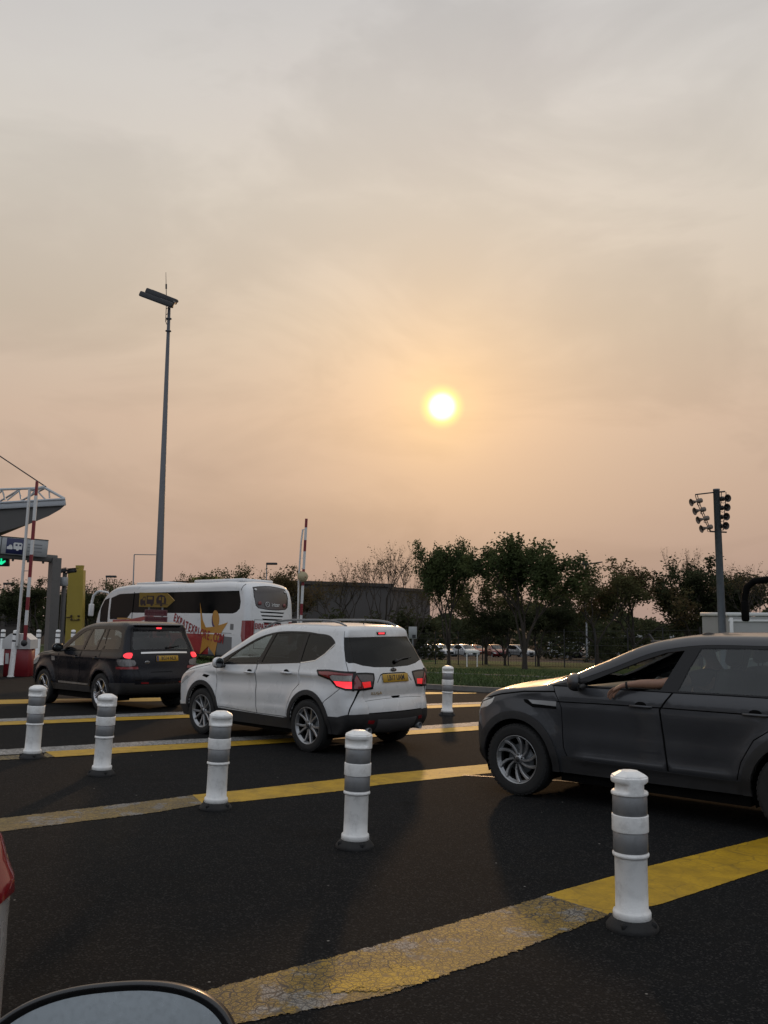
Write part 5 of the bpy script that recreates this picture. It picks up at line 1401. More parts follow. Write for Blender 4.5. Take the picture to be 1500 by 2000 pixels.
p, h = pose(None, 466, 1200, 1.7, 38.7, -3.1, 1.24, rad(4.5)); place_car(cs, p, h, cwb, 2.2, 1.0); cs.scale.x = 1.12
c2, c2sh, _ = coach('white coach outside the right picture edge, only its black hanging mirror arm showing', False)
p, h = pose(None, 1457, 1180, 2.5, 29.0, 9.75, 1.35, rad(0)); place_car(c2, p, h, cwb, 2.2)
# silver car whose rear corner shows at the left edge
sv, svsh, svwb = small_car('silver car paint', (.50, .51, .52), 'silver car with red tail lamp, only its rear corner inside the lower left edge', .5, .055)
h = HEAD; p, h = pose(None, -12, 1800, .6, 2.9, -.66, -.76); place_car(sv, p, h, svwb, 1.46, 1.0, 1.13)
lx, lxsh, lxwb = small_car('red brown car paint', (.10, .02, .015), 'dark red car at the far left picture edge beside the barrier', .3)
p, h = pose(None, -26, 1290, .6, 26.0, -.7, -.74, 0.0); place_car(lx, p, h, lxwb, 1.46)

# ------------------------------------------------------------------ passenger of the grey car, forearm out of the window
M_skin = mat('skin', (.26, .145, .098), .5, var=.08, scale=30, spec=.4)
M_shirt = mat('dark shirt', (.022, .02, .022), .85, var=.2, scale=15)
M_hair = mat('dark hair', (.014, .010, .008), .7, var=.3, scale=60)
def skin_mesh(chains, name, m, parent, levels=2):
    """chains of (point, radius) grown into one surface; a chain starting with an int hangs from that vertex"""
    vs = []; es = []; rs = []
    for ch in chains:
        st = 0; last = None
        if isinstance(ch[0], int): last = ch[0]; st = 1
        for (p, r) in ch[st:]:
            vs.append(p); rs.append(r)
            if last is not None: es.append((last, len(vs) - 1))
            last = len(vs) - 1
    me = bpy.data.meshes.new(name); me.from_pydata(vs, es, []); o = bpy.data.objects.new(name, me); COL.objects.link(o)
    sk = o.modifiers.new('skin', 'SKIN'); sk.use_smooth_shade = True
    for i, d in enumerate(me.skin_vertices[0].data):
        d.radius = (rs[i], rs[i]) if not isinstance(rs[i], tuple) else rs[i]; d.use_root = (i == 0)
    sb = o.modifiers.new('sub', 'SUBSURF'); sb.levels = levels; sb.render_levels = levels
    bpy.context.view_layer.update()
    me2 = bpy.data.meshes.new_from_object(o.evaluated_get(bpy.context.evaluated_depsgraph_get()))
    bpy.data.objects.remove(o)
    me2.name = name; me2.materials.clear(); me2.materials.append(m)
    for p_ in me2.polygons: p_.use_smooth = True
    o2 = bpy.data.objects.new(name, me2); COL.objects.link(o2); o2.parent = parent
    return o2
def passenger():
    root = thing('person', 'passenger in dark top, bare forearm with black wristband hanging out of the grey car', 'person')
    sx_, sy_, sz_ = 1.02, .37, .80
    # torso, neck, head, thighs and the inner arm in one surface, then the outer arm with its hand
    E = Vector((1.30, .80, 1.235)); Wp = Vector((1.62, .935, 1.212)); S = Vector((.98, .60, 1.30))
    body = skin_mesh([[((1.05, .37, .84), .17), ((1.02, .37, 1.02), .165), ((.96, .37, 1.22), .18), ((.93, .37, 1.36), .12), ((.945, .37, 1.43), .062), ((.97, .37, 1.50), .06), ((1.0, .37, 1.555), .088), ((1.0, .37, 1.63), .09), ((.99, .37, 1.68), .055)],
                      [2, ((.97, .50, 1.31), .085), (tuple(S), .075), ((1.14, .72, 1.27), .060), (tuple(E), .050), ((1.38, .845, 1.235), .049), ((1.47, .885, 1.233), .043), ((1.565, .92, 1.222), .031), (tuple(Wp), .027), ((1.655, .945, 1.199), (.040, .022)), ((1.705, .955, 1.169), (.042, .020)), ((1.72, .956, 1.149), (.036, .018))],
                      [2, ((.97, .24, 1.31), .085), ((1.02, .15, 1.26), .065), ((1.16, .13, 1.10), .05), ((1.36, .25, 1.02), .04), ((1.46, .33, 1.02), .033)],
                      [0, ((1.2, .46, .83), .10), ((1.50, .47, .86), .085), ((1.58, .47, .70), .065), ((1.62, .47, .52), .05)],
                      [0, ((1.2, .28, .83), .10), ((1.50, .27, .86), .085), ((1.58, .27, .70), .065), ((1.62, .27, .52), .05)]], 'body', M_skin, root)
    # four fingers and the thumb, rooted in the palm
    for k, (dy, ln) in enumerate(((.026, .085), (.010, .096), (-.008, .090), (-.025, .072))):
        b = Vector((1.72 + (.002 if k < 2 else -.004), .957 + dy * .25, 1.152 + dy * .9)) 
        d = Vector((.80, .08 - .03 * k, -.52 - .06 * k)).normalized()
        p1 = b + d * ln * .45; d2 = (d + Vector((-.1, 0, -.5))).normalized(); p2 = p1 + d2 * ln * .33; d3 = (d2 + Vector((-.25, 0, -.4))).normalized(); p3 = p2 + d3 * ln * .27
        skin_mesh([[(tuple(b - d * .02), .0105), (tuple(p1), .0098), (tuple(p2), .0088), (tuple(p3), .007)]], 'finger', M_skin, root, 2)
    skin_mesh([[((1.662, .945, 1.179), .014), ((1.692, .962, 1.139), .0115), ((1.712, .966, 1.112), .010), ((1.72, .966, 1.089), .0075)]], 'thumb', M_skin, root, 2)
    mb = MB(); ax = (Wp - E).normalized(); mb.lathe([(.033, -.011), (.036, -.008), (.036, .008), (.033, .011)], 20, 0, Mat3(Wp - ax * .028, ax, (0, 1, .2))); mb.build('wristband', [M_rubber], root)
    t = skin_mesh([[((1.04, .37, .90), .18), ((1.01, .37, 1.05), .178), ((.955, .37, 1.22), .192), ((.925, .37, 1.33), .12)], [2, ((.965, .50, 1.315), .098), (tuple(S), .090), ((1.10, .70, 1.28), .078)], [2, ((.965, .24, 1.315), .098), ((1.02, .15, 1.265), .082)]], 'shirt', M_shirt, root)
    hb = MB(); hb.ball((.975, .37, 1.635), (.105, .09, .095), 0, 20, 12); hb.build('hair', [M_hair], root)
    f = MB(); f.ball((1.098, .37, 1.585), (.018, .014, .02), 0, 8, 6); f.ball((1.09, .345, 1.61), (.008, .012, .007), 1, 8, 6); f.ball((1.09, .395, 1.61), (.008, .012, .007), 1, 8, 6); f.ball((1.086, .37, 1.548), (.010, .026, .007), 2, 10, 6)
    for sg in (1, -1): f.ball((.99, .37 + sg * .092, 1.59), (.018, .010, .03), 0, 8, 6)
    f.build('face', [M_skin, M_hair, mat('lips', (.25, .08, .06), .5)], root)
    return root
ps = passenger(); ps.location = MG.to_translation(); ps.rotation_euler = MG.to_euler(); ps.scale = gs.scale.copy()

# ------------------------------------------------------------------ own wing mirror close to the camera
def own_mirror():
    root = thing('car_wing_mirror', 'black wing mirror in the bottom left corner, close up, its glass reflecting grey sky', 'wing mirror')
    c = pix(200, 2092, .92); n = Vector((.10, -1, .36)).normalized()
    M = frame(c, Vector((1, .10, .05)), n.cross(Vector((1, .10, .05)))) if False else Mat3(c, n, (-.05, 0, 1))
    g = MB(); N = 96
    def prof(a, ex, ez):
        ca, sa = math.cos(a), math.sin(a); k = .80
        x = math.copysign(abs(ca) ** k, ca) * ex; z = math.copysign(abs(sa) ** k, sa) * ez
        return x, z - .10 * (x / ex) ** 2 * ez * (1 if x < 0 else .25)
    def ringv(ex, ez, d): return [M @ Vector((*prof(2 * math.pi * i / N, ex, ez), d)) for i in range(N)]
    L = [ringv(.119, .066, -.004), ringv(.124, .070, .004), ringv(.127, .073, .006), ringv(.1295, .0755, .0), ringv(.1295, .0755, -.03), ringv(.120, .070, -.075), ringv(.08, .045, -.11), ringv(.01, .01, -.12)]
    vs = [p for r in L for p in r]; fs = []
    for i in range(len(L) - 1):
        for j in range(N): fs.append((i * N + j, i * N + (j + 1) % N, (i + 1) * N + (j + 1) % N, (i + 1) * N + j))
    g.add(vs, fs, 0, True); g.add(L[-1], [tuple(range(N))], 0)
    g.build('housing', [mat('mirror housing', (.012, .012, .013), .28, coat=.3, var=.1)], root)
    q = MB(); rr = [ringv(.1195 * k, .0665 * k, -.003 + .002 * (1 - k * k)) for k in (1, .8, .55, .3, .1)]
    vs = [p for r in rr for p in r]; fs = []
    for i in range(4):
        for j in range(N): fs.append((i * N + j, i * N + (j + 1) % N, (i + 1) * N + (j + 1) % N, (i + 1) * N + j))
    q.add(vs, [f[::-1] for f in fs], 0, True); q.add(rr[-1], [tuple(range(N))], 0, True)
    q.build('mirror_glass', [mat('wing mirror glass', (.24, .26, .27), .34, metal=1.0, var=.05, scale=160)], root)
    a = MB(); a.tube([M @ Vector((-.02, -.05, -.06)), M @ Vector((-.06, -.12, -.05)), M @ Vector((-.10, -.20, .06))], [.03, .035, .045], 10, 0); a.build('arm', [M_black], root)
    d = MB(); b = M @ Vector((-.10, -.22, .12)); d.box((b.x - .25, b.y - .25, b.z - .30), (1.6, .16, .60), 0, .05); d.build('door_panel', [mat('own car paint', (.05, .05, .055), .3, coat=.5)], root)
    return root
own_mirror()

# ------------------------------------------------------------------ masts and lamp posts
def lean_between(o, px0, py0, px1, py1, Y):
    """tilt a pole so that it runs through two photo pixels at distance Y"""
    a, b = pix(px0, py0, Y), pix(px1, py1, Y); t = (b - a).normalized()
    base_z = float(gz(a.x, Y)); k = (a.z - base_z) / t.z; base = a - t * k
    o.location = base; o.rotation_euler = t.to_track_quat('Z', 'Y').to_euler()
    bpy.context.view_layer.update()
    return (b - base).length
def light_mast():
    root = thing('light_mast', 'tall dark lighting mast with two long floodlight heads rising behind the coach', 'mast')
    Y = 52.0; H = lean_between(root, 310, 1140, 330.5, 600, Y); pp = Y / FPX
    p = MB(); p.lathe([(.34, 0), (.34, .05), (.26, .06), (.245, 1.0), (.085, H), (.0001, H)], 20, 0)
    for z in (H - .75, H - 1.5): p.lathe([(.07, z), (.17, z + .02), (.17, z + .07), (.07, z + .09)], 14, 0)
    p.build('pole', [mat('weathered mast steel', (.10, .105, .115), .55, metal=.3, var=.2)], root)
    I = root.matrix_world.inverted()
    def at(px, py, dy=0.0): return I @ pix(px, py, Y + dy)
    for (a, b, dy, w_) in (((274, 573), (338, 597), -.35, .20), ((286, 567), (345, 590), .45, .20)):
        A, B = at(*a, dy), at(*b, dy); m = MB(); M = Matrix(); d = (B - A); L = d.length
        M = frame((A + B) / 2, d, I.to_3x3() @ Vector((0, 1, .25)))
        m.box((0, 0, 0), (L, .50, .32), 0, .07, 2, M, (1.0, .70))
        m.box((0, 0, -.158), (L * .86, .42, .02), 1, 0, 1, M)
        m.box((-L * .1, 0, .15), (L * .42, .30, .04), 0, .015, 1, M)
        m.build('floodlight_head', [M_dark, M_smoke], root)
    m = MB(); m.tube([at(338, 592, -.3), at(341, 590, .4), at(346, 588, .6)], .10, 8); m.tube([at(325, 596, -.2), at(333, 597, 0)], .07, 8)
    m.build('bracket', [M_dark], root)
    m = MB(); m.tube([at(324, 532), at(324.4, 556)], [.012, .018], 6); m.tube([at(324.6, 555), at(324.6, 564)], .05, 8); m.tube([at(324.6, 564), at(325, 582), at(324.5, 605), at(323.5, 628), at(329, 640)], .022, 6)
    for y0 in (603, 614, 625): m.tube([at(324, y0 + 1), at(331, y0 - 4)], .018, 6)
    m.build('aerial', [M_dark], root)
    return root
light_mast()

def horn_mast():
    root = thing('loudspeaker_mast', 'grey steel mast carrying two columns of four horn loudspeakers, behind the grey car roof', 'mast')
    Y = 30.0; H = lean_between(root, 1411, 1240, 1399, 955, Y)
    p = MB(); p.lathe([(.24, 0), (.24, .04), (.135, .05), (.128, 1.5), (.105, H - .05), (.112, H - .05), (.112, H), (.0001, H)], 24, 0)
    p.build('pole', [mat('blue grey mast paint', (.14, .155, .175), .5, metal=.2, var=.15)], root)
    I = root.matrix_world.inverted()
    at = lambda px, py, dy=0.0: I @ pix(px, py, Y + dy)
    m = MB(); m.tube([at(1358, 966, -.1), at(1392, 962, 0)], .022, 8); m.tube([at(1392, 962, 0), at(1416, 960, .05)], .026, 8)
    m.tube([at(1387, 1038, -.05), at(1419, 1039.5, .05)], .026, 8)
    for k in (0, 4.0): m.tube([at(1358 + k, 967, -.1), at(1363 + k, 985, -.1), at(1378 + k, 1020, -.1), at(1386.5 + k * .4, 1037, -.05)], .014, 6)
    m.tube([at(1418, 961), at(1418, 970), at(1412, 1036)], .014, 6); m.tube([at(1409, 962), at(1408, 985), at(1406, 1000)], .014, 6)
    m.build('bracket', [M_dark], root)
    def horn(c, d, col):
        h = MB(); d = (I.to_3x3() @ Vector(d)).normalized(); M = Mat3(c, d, (0, 0, 1))
        h.lathe([(.0001, -.26), (.075, -.26), (.08, -.24), (.08, -.12), (.05, -.10), (.035, -.06), (.05, .02), (.085, .09), (.125, .13), (.132, .135), (.125, .14), (.09, .10), (.04, .0), (.0001, -.02)], 22, 0, M)
        h.lathe([(.0001, .10), (.03, .10), (.036, .03), (.02, -.01)], 12, 1, M)
        h.tube([M @ Vector((-.07, 0, -.14)), M @ Vector((-.09, -.12, -.12)), M @ Vector((.0, -.15, -.12)), M @ Vector((.09, -.12, -.12)), M @ Vector((.07, 0, -.14))], .010, 6, 1)
        h.build('horn', [col, M_dark], root)
    tan = mat('tan horn paint', (.17, .13, .10), .5, var=.15)
    for k in range(4):
        horn(at(1357 + 6.6 * k, 980 + 17.2 * k, -.12), (-.93, -.20, -.22), tan)
        horn(at(1416.6 - 1.2 * k, 973.5 + 17.9 * k, -.1), (.25, -.95, -.05), mat('dark horn paint', (.045, .035, .03), .5))
    return root
horn_mast()
def lamp_post(px, ptop, Y, arm, lab, kind=0):
    root = thing('street_lamp', lab, 'street lamp', onground(px, Y), 0, 'distant lamp posts')
    H = pix(px, ptop, Y).z - root.location.z
    p = MB(); p.lathe([(.11, 0), (.09, .3), (.05, H), (.0001, H)], 10, 0)
    if kind == 1: p.tube([(0, 0, H), (arm * 2.2, 0, H - .02)], .04, 6)
    p.build('pole', [M_steel], root)
    if kind == 2:
        for sg in (1, -1): h = MB(); h.tube([(0, 0, H - .1), (sg * .5, 0, H - .05), (sg * 1.6, 0, H + .12)], [.08, .14, .12], 8, ecc=.5); h.build('lamp_head', [M_dark], root)
        h = MB(); h.box((0, 0, H), (.5, .3, .4), 0, .05); h.build('lamp_head', [M_dark], root)
    elif kind == 0:
        h = MB(); h.box((arm * .5, 0, H), (1.1, .4, .22), 0, .06); h.build('lamp_head', [M_dark], root)
    return root
lamp_post(5, 1140, 90, 1, 'far lamp post at the left picture edge above the low hangar roof')
lamp_post(205, 1126, 95, 1, 'far lamp post just right of the yellow pylon, left of the coach roof')
lamp_post(258, 1083, 80, 1, 'thin far pole with a bent top bar, left of the tall lighting mast', 1)
lamp_post(519, 1101, 90, 1, 'far lamp post standing above the rear end of the coach roof')
lamp_post(1145, 1100, 85, 1, 'far double-headed lamp showing over the reddish tree tops on the right', 2)

# ------------------------------------------------------------------ booth: gantry, barriers, canopy, pylon, camera pole
M_gant = mat('grey gantry paint', (.105, .10, .095), .55, var=.15)
M_navy = mat('navy sign blue', (.012, .016, .07), .45); M_signw = mat('sign white', (.62, .62, .60), .5, var=.05)
M_signg = mat('sign light grey', (.30, .31, .31), .5, var=.06)
def gantry():
    Y = 42.0
    root = thing('lane_gantry', 'grey gantry with a caravan sign and a green arrow light at the left edge', 'gantry', onground(103, Y, 1290))
    O = root.location; at = lambda px, py, dy=0.0: pix(px, py, Y + dy) - O
    top = at(108, 1090); bot = Vector((at(97, 1290).x, 0, 0))
    p = MB(); p.tube([bot, top], .30, 4, 0, True, None, False); p.box(bot + Vector((0, 0, .05)), (.8, .8, .1), 0, .02)
    p.build('column', [M_gant], root)
    b = MB(); A, B = at(112, 1092), at(-260, 1062, -3); M = frame((A + B) / 2, B - A, (0, 1, 0)); L = (B - A).length
    b.box((0, 0, 0), (L, .35, .34), 0, .03, 1, M); 
    for k in range(12): b.box((-L / 2 + .6 + k * L / 12, 0, .2), (.10, .16, .12), 0, .02, 1, M)
    b.build('beam', [M_gant], root)
    c = MB(); q = at(-260, 1062, -3); c.tube([(q.x, q.y, -.3), q], .30, 4, 0, True, None, False); c.build('column', [M_gant], root)
    s = MB(); A, B = at(94, 1056, -.5), at(-90, 1040, -1.8); h = 0.78
    M = frame((A + B) / 2 + Vector((0, 0, -h / 2)), A - B, Vector((0, .0, 1))); L = (B - A).length
    s.box((0, 0, 0), (L, h, .18), 0, .02, 1, M)
    s.box((0, h / 2 + .012, 0), (L, .03, .22), 1, 0, 1, M); s.box((L / 2 - 1.98, 0, .095), (.03, h, .012), 1, 0, 1, M)
    for yy in (-.17, 0, .14): s.box((L / 2 - .55, yy, .094), (.62, .05, .004), 3, 0, 1, M)
    s.box((L / 2 - 1.40, 0, .095), (.72, .70, .01), 2, .003, 1, M)
    Mx = M @ Matrix.Translation((L / 2 - 1.40, 0, .102))
    def sil(poly, mi=4): s.prism(poly, 0, .004, mi, Mx)
    sil([(-.05, -.13), (-.07, .12), (-.03, .17), (.27, .17), (.31, .12), (.31, -.13), (.18, -.13), (.16, -.19), (.08, -.19), (.06, -.13)])
    sil([(-.33, -.15), (-.33, -.04), (-.27, -.02), (-.22, .06), (-.14, .05), (-.10, -.03), (-.08, -.10), (-.1, -.15)])
    for x in (.02, .18): s.prism([(x, .02), (x + .09, .02), (x + .09, .10), (x, .10)], .004, .007, 2, Mx)
    s.build('sign_panel', [M_signg, M_dark, M_navy, mat('sign lettering grey', (.17, .175, .18), .5), M_signw], root)
    g = MB(); c = at(4, 1095, -.6); g.box(c, (.66, .24, .52), 0, .03, 1); g.build('signal_box', [M_black], root)
    a = MB(); M = Matrix.Translation(c + Vector((.02, -.125, 0))) @ Matrix.Rotation(rad(90), 4, 'X')
    a.prism([(-.035, .17), (.035, .17), (.035, -.05), (.18, .01), (.20, -.06), (.03, -.19), (-.03, -.19), (-.20, -.06), (-.18, .01), (-.035, -.05)], 0, .01, 0, M)
    a.build('arrow_light', [mat('green arrow light', (.02, .5, .3), .4, emit=(.01, 1.0, .42), estr=.8)], root)
    return root
gantry()
M_redp = mat('red barrier paint', (.20, .012, .018), .45, var=.12, dirt=.2); M_whp = mat('white barrier paint', (.60, .60, .585), .45, var=.08, dirt=.15)
def barrier_left():
    Y = 28.0
    root = thing('toll_barrier', 'red and white barrier cabinet with its two booms raised, at the booth on the left', 'barrier', onground(30, Y, 1322))
    O = root.location; at = lambda px, py, dy=0.0: pix(px, py, Y + dy) - O
    c = MB(); c.box((0, .25, .42), (.76, .55, .84), 0, .02, 1); c.box((-.27, -.035, .55), (.10, .01, .32), 1, 0, 1)
    c.build('cabinet', [M_redp, M_whp], root)
    h = MB(); h.prism([(-.43, .84), (.43, .84), (.43, 1.12), (.20, 1.30), (-.20, 1.30), (-.43, 1.12)], -.56, .05, 0, Matrix.Rotation(rad(90), 4, 'X')); h.build('hood', [M_whp], root)
    A, B = at(48, 1258, -.2), at(72.5, 940, -.2)
    m = MB(); n = 9; bd = [0, .115, .205, .285, .405, .545, .635, .755, .91, 1.0]
    for i in range(n):
        a, b = A.lerp(B, bd[i]), A.lerp(B, bd[i + 1]); M = frame((a + b) / 2, b - a, (0, 1, 0)); m.box((0, 0, 0), ((b - a).length, .05, .095 if i < n - 1 else .08), 0 if i % 2 == 0 else 1, 0, 1, M)
    m.build('boom', [M_redp, M_whp], root)
    m = MB(); A2, B2 = at(33, 1262, -.1), at(58, 955, -.1); m.tube([A2, B2], .047, 8, 0)
    m.tube([B2, at(72, 957, -.2)], .012, 6, 1)
    for (a, b) in (((44, 1115), (57, 1115)),): m.tube([at(*a, -.1), at(*b, -.2)], .012, 6, 1)
    m.build('boom', [M_whp, M_steel], root)
    m = MB(); m.ball(at(47, 1256, -.25), (.10, .08, .10), 0, 12, 8); m.build('hinge', [M_dark], root)
    return root
barrier_left()
def barrier_mid():
    Y = 30.0
    root = thing('toll_barrier', 'raised red and white barrier boom with a round yellowish disc, behind the white crossover', 'barrier', onground(584, Y, 1320))
    O = root.location; at = lambda px, py, dy=0.0: pix(px, py, Y + dy) - O
    c = MB(); c.box((.1, .25, .42), (.80, .55, .84), 0, .02, 1); c.build('cabinet', [M_redp], root)
    h = MB(); h.prism([(-.33, .84), (.53, .84), (.53, 1.12), (.30, 1.30), (-.10, 1.30), (-.33, 1.12)], -.56, .05, 0, Matrix.Rotation(rad(90), 4, 'X')); h.build('hood', [M_whp], root)
    A, B = at(585, 1262, -.1), at(598.5, 1013, -.1); m = MB(); bd = [0, .10, .17, .24, .33, .47, .60, .74, .83, .93, 1.0]
    for i in range(10):
        a, b = A.lerp(B, bd[i]), A.lerp(B, bd[i + 1]); M = frame((a + b) / 2, b - a, (0, 1, 0)); m.box((0, 0, 0), ((b - a).length, .05, .085), 1 if i % 2 == 0 else 0, 0, 1, M)
    m.build('boom', [M_redp, M_whp], root)
    m = MB(); m.tube([at(581, 1255), at(583.5, 1130), at(588, 1060), at(591.5, 1034)], .03, 8, 0); m.tube([at(591.5, 1034), at(596, 1034.5)], .014, 6, 0); m.tube([at(589, 1090), at(594, 1090)], .012, 6, 0); m.build('boom', [M_whp], root)
    d = MB(); q = at(591.5, 1126.5, -.2); d.lathe([(.0001, 0), (.165, 0), (.17, .01), (.17, .03), (.0001, .03)], 28, 0, Mat3(q, (0, -1, 0)))
    d.ball(q + Vector((.085, -.04, -.01)), (.018, .01, .018), 1, 8, 6)
    d.build('disc', [mat('yellowish disc', (.40, .34, .20), .55, var=.1), M_redp], root)
    return root
barrier_mid()
def canopy():
    Y = 48.0
    root = thing('booth_canopy', 'booth canopy with curved grey underside and white lattice on top, at the left edge', 'canopy', onground(-60, Y, 1290))
    O = root.location; at = lambda px, py, dy=0.0: pix(px, py, Y + dy) - O
    # upper rim and bellied underside, swept back 9 m
    up = [at(128, 977), at(128, 988)]
    prof = [(128, 986), (118, 995), (95, 1008), (65, 1020), (30, 1031), (0, 1040), (-80, 1054), (-180, 1058)]
    m = MB(); vs = []; fs = []; nb = 6
    for j in range(nb + 1):
        t = j / nb; dy = 10 * t
        for (px, py) in prof:
            q = at(px, py); vs.append((q.x - .62 * dy, q.y + dy, q.z))
    k = len(prof)
    for j in range(nb):
        for i in range(k - 1): fs.append((j * k + i, j * k + i + 1, (j + 1) * k + i + 1, (j + 1) * k + i))
    m.add(vs, fs, 0, True)
    a, b = at(128, 976), at(-180, 980); c, d = at(128, 986), at(-180, 1058)
    poly = [at(*q) for q in [(128, 975), (126, 972), (-180, 978)]] 
    front = [at(px, py) for px, py in prof] + [at(-180, 990), at(128, 974)]
    m.add(front, [tuple(range(len(front)))], 0)
    m.add([p + Vector((-6.2, 10, 0)) for p in front], [tuple(range(len(front)))[::-1]], 0)
    m.add([at(128, 974), at(-180, 990), at(-180, 990) + Vector((-6.2, 10, 0)), at(128, 974) + Vector((-6.2, 10, 0))], [(0, 1, 2, 3)], 0)
    m.add([at(128, 974), at(128, 986), at(128, 986) + Vector((-6.2, 10, 0)), at(128, 974) + Vector((-6.2, 10, 0))], [(0, 1, 2, 3)], 0)
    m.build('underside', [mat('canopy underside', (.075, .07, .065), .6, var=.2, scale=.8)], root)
    f = MB(); A, B = at(128.5, 974, -.1), at(-180, 992, -.1)
    M = frame((A + B) / 2 + Vector((0, 0, -.16)), B - A, (0, 0, 1)); f.box((0, 0, 0), ((B - A).length, .40, .14), 0, .02, 1, M)
    M = frame((A + B) / 2 + Vector((0, -.05, -.02)), B - A, (0, 0, 1)); f.box((0, 0, 0), ((B - A).length, .10, .2), 0, .02, 1, M)
    f.build('fascia', [mat('canopy fascia', (.42, .44, .46), .45, var=.08)], root)
    t = MB(); M_ = lambda a, b, r=.05: t.tube([at(*a), at(*b)], r, 6)
    M_((88, 953), (-180, 962), .07); M_((88, 953), (126, 974), .08); M_((88, 951), (60, 957), .09)
    ups = [(96, 957, 97, 973), (70, 956, 54, 975), (70, 956, 88, 975), (38, 958, 41, 975), (38, 958, 14, 977), (5, 958, 10, 977), (5, 958, -22, 979), (-50, 960, -48, 980), (-50, 960, -80, 982)]
    for a, b, c, d in ups: M_((a, b), (c, d), .045)
    t.tube([at(88, 953), at(88, 953) + Vector((-5.6, 9, 0))], .06, 6); t.tube([at(40, 955), at(40, 955) + Vector((-5.6, 9, 0))], .06, 6)
    t.build('lattice', [mat('lattice paint', (.45, .46, .46), .45, var=.08)], root)
    s = MB(); s.tube([at(90, 951), at(0, 891), at(-120, 812)], .035, 6); s.build('stay_cable', [M_dark], root)
    c = MB(); q = at(-120, 1050); c.tube([(q.x, 3, -.5), (q.x, 3, at(-120, 1000).z)], .35, 14); c.tube([(q.x, .1, at(-120, 1050).z), at(-120, 810)], .2, 10); c.build('column', [M_gant], root)
    return root
canopy()
def pylon():
    Y = 44.0
    root = thing('height_gauge_pylon', 'tall flat yellow pylon beside the camera pole, left of the coach', 'pylon', onground(136, Y, 1290))
    O = root.location; at = lambda px, py, dy=0.0: pix(px, py, Y + dy) - O
    yl = mat('pylon yellow', (.36, .27, .04), .5, var=.08, scale=1.5)
    m = MB(); poly = [at(124, 1320), at(158, 1320), at(163, 1113.5), at(133, 1113.5)]
    x = [(p.x, p.z) for p in poly]; m.prism([(a, b) for a, b in x], -.35, 0, 0, Matrix(((1, 0, 0, 0), (0, 0, -1, 0), (0, 1, 0, 0), (0, 0, 0, 1))))
    cap = [at(147, 1114), at(159, 1114), at(161, 1104), at(147, 1104)]
    m.prism([(p.x, p.z) for p in cap], -.30, -.05, 0, Matrix(((1, 0, 0, 0), (0, 0, -1, 0), (0, 1, 0, 0), (0, 0, 0, 1))))
    m.build('slab', [yl], root)
    b = MB()
    for a_ in ((140, 1203), (154, 1203), (140, 1210), (154, 1210)): q = at(*a_); b.lathe([(.0001, .05), (.05, .05), (.05, 0)], 10, 0, Mat3(q + Vector((0, -.02, 0)), (0, -1, 0)))
    b.tube([at(130, 1206) + Vector((0, -.05, 0)), at(140, 1205) + Vector((0, -.05, 0)), at(142, 1211) + Vector((0, -.05, 0)), at(155, 1211) + Vector((0, -.05, 0))], .025, 6)
    b.build('bracket', [mat('rusty bracket', (.06, .04, .02), .8)], root)
    return root
pylon()
def camera_pole():
    Y = 42.5
    root = thing('camera_pole', 'grey pole with a box and two surveillance cameras in front of the yellow pylon', 'camera pole', onground(118, Y, 1296))
    O = root.location; at = lambda px, py, dy=0.0: pix(px, py, Y + dy) - O
    p = MB(); q = at(116, 1300); p.tube([(q.x, 0, 0), at(127, 1118)], [.13, .10], 12); p.build('pole', [M_gant], root)
    b = MB(); c = at(125, 1136, -.2); b.box(c, (.32, .25, .42), 0, .03, 1); b.build('box', [M_signg], root)
    for a, d in (((121, 1115, -.2), (-.8, -.4, -.25)), ((140, 1115, -.2), (.85, -.3, .05))):
        h = MB(); M = Mat3(at(*a), d, (0, 0, 1)); h.box((0, 0, 0), (.18, .18, .44), 0, .04, 2, M); h.lathe([(.0001, .24), (.075, .24), (.085, .14)], 14, 1, M); h.box((0, .11, .04), (.24, .02, .52), 0, .008, 1, M)
        h.tube([M @ Vector((0, -.08, -.1)), at(129, 1120)], .03, 6); h.build('camera', [M_dark, M_gloss], root)
    return root
camera_pole()
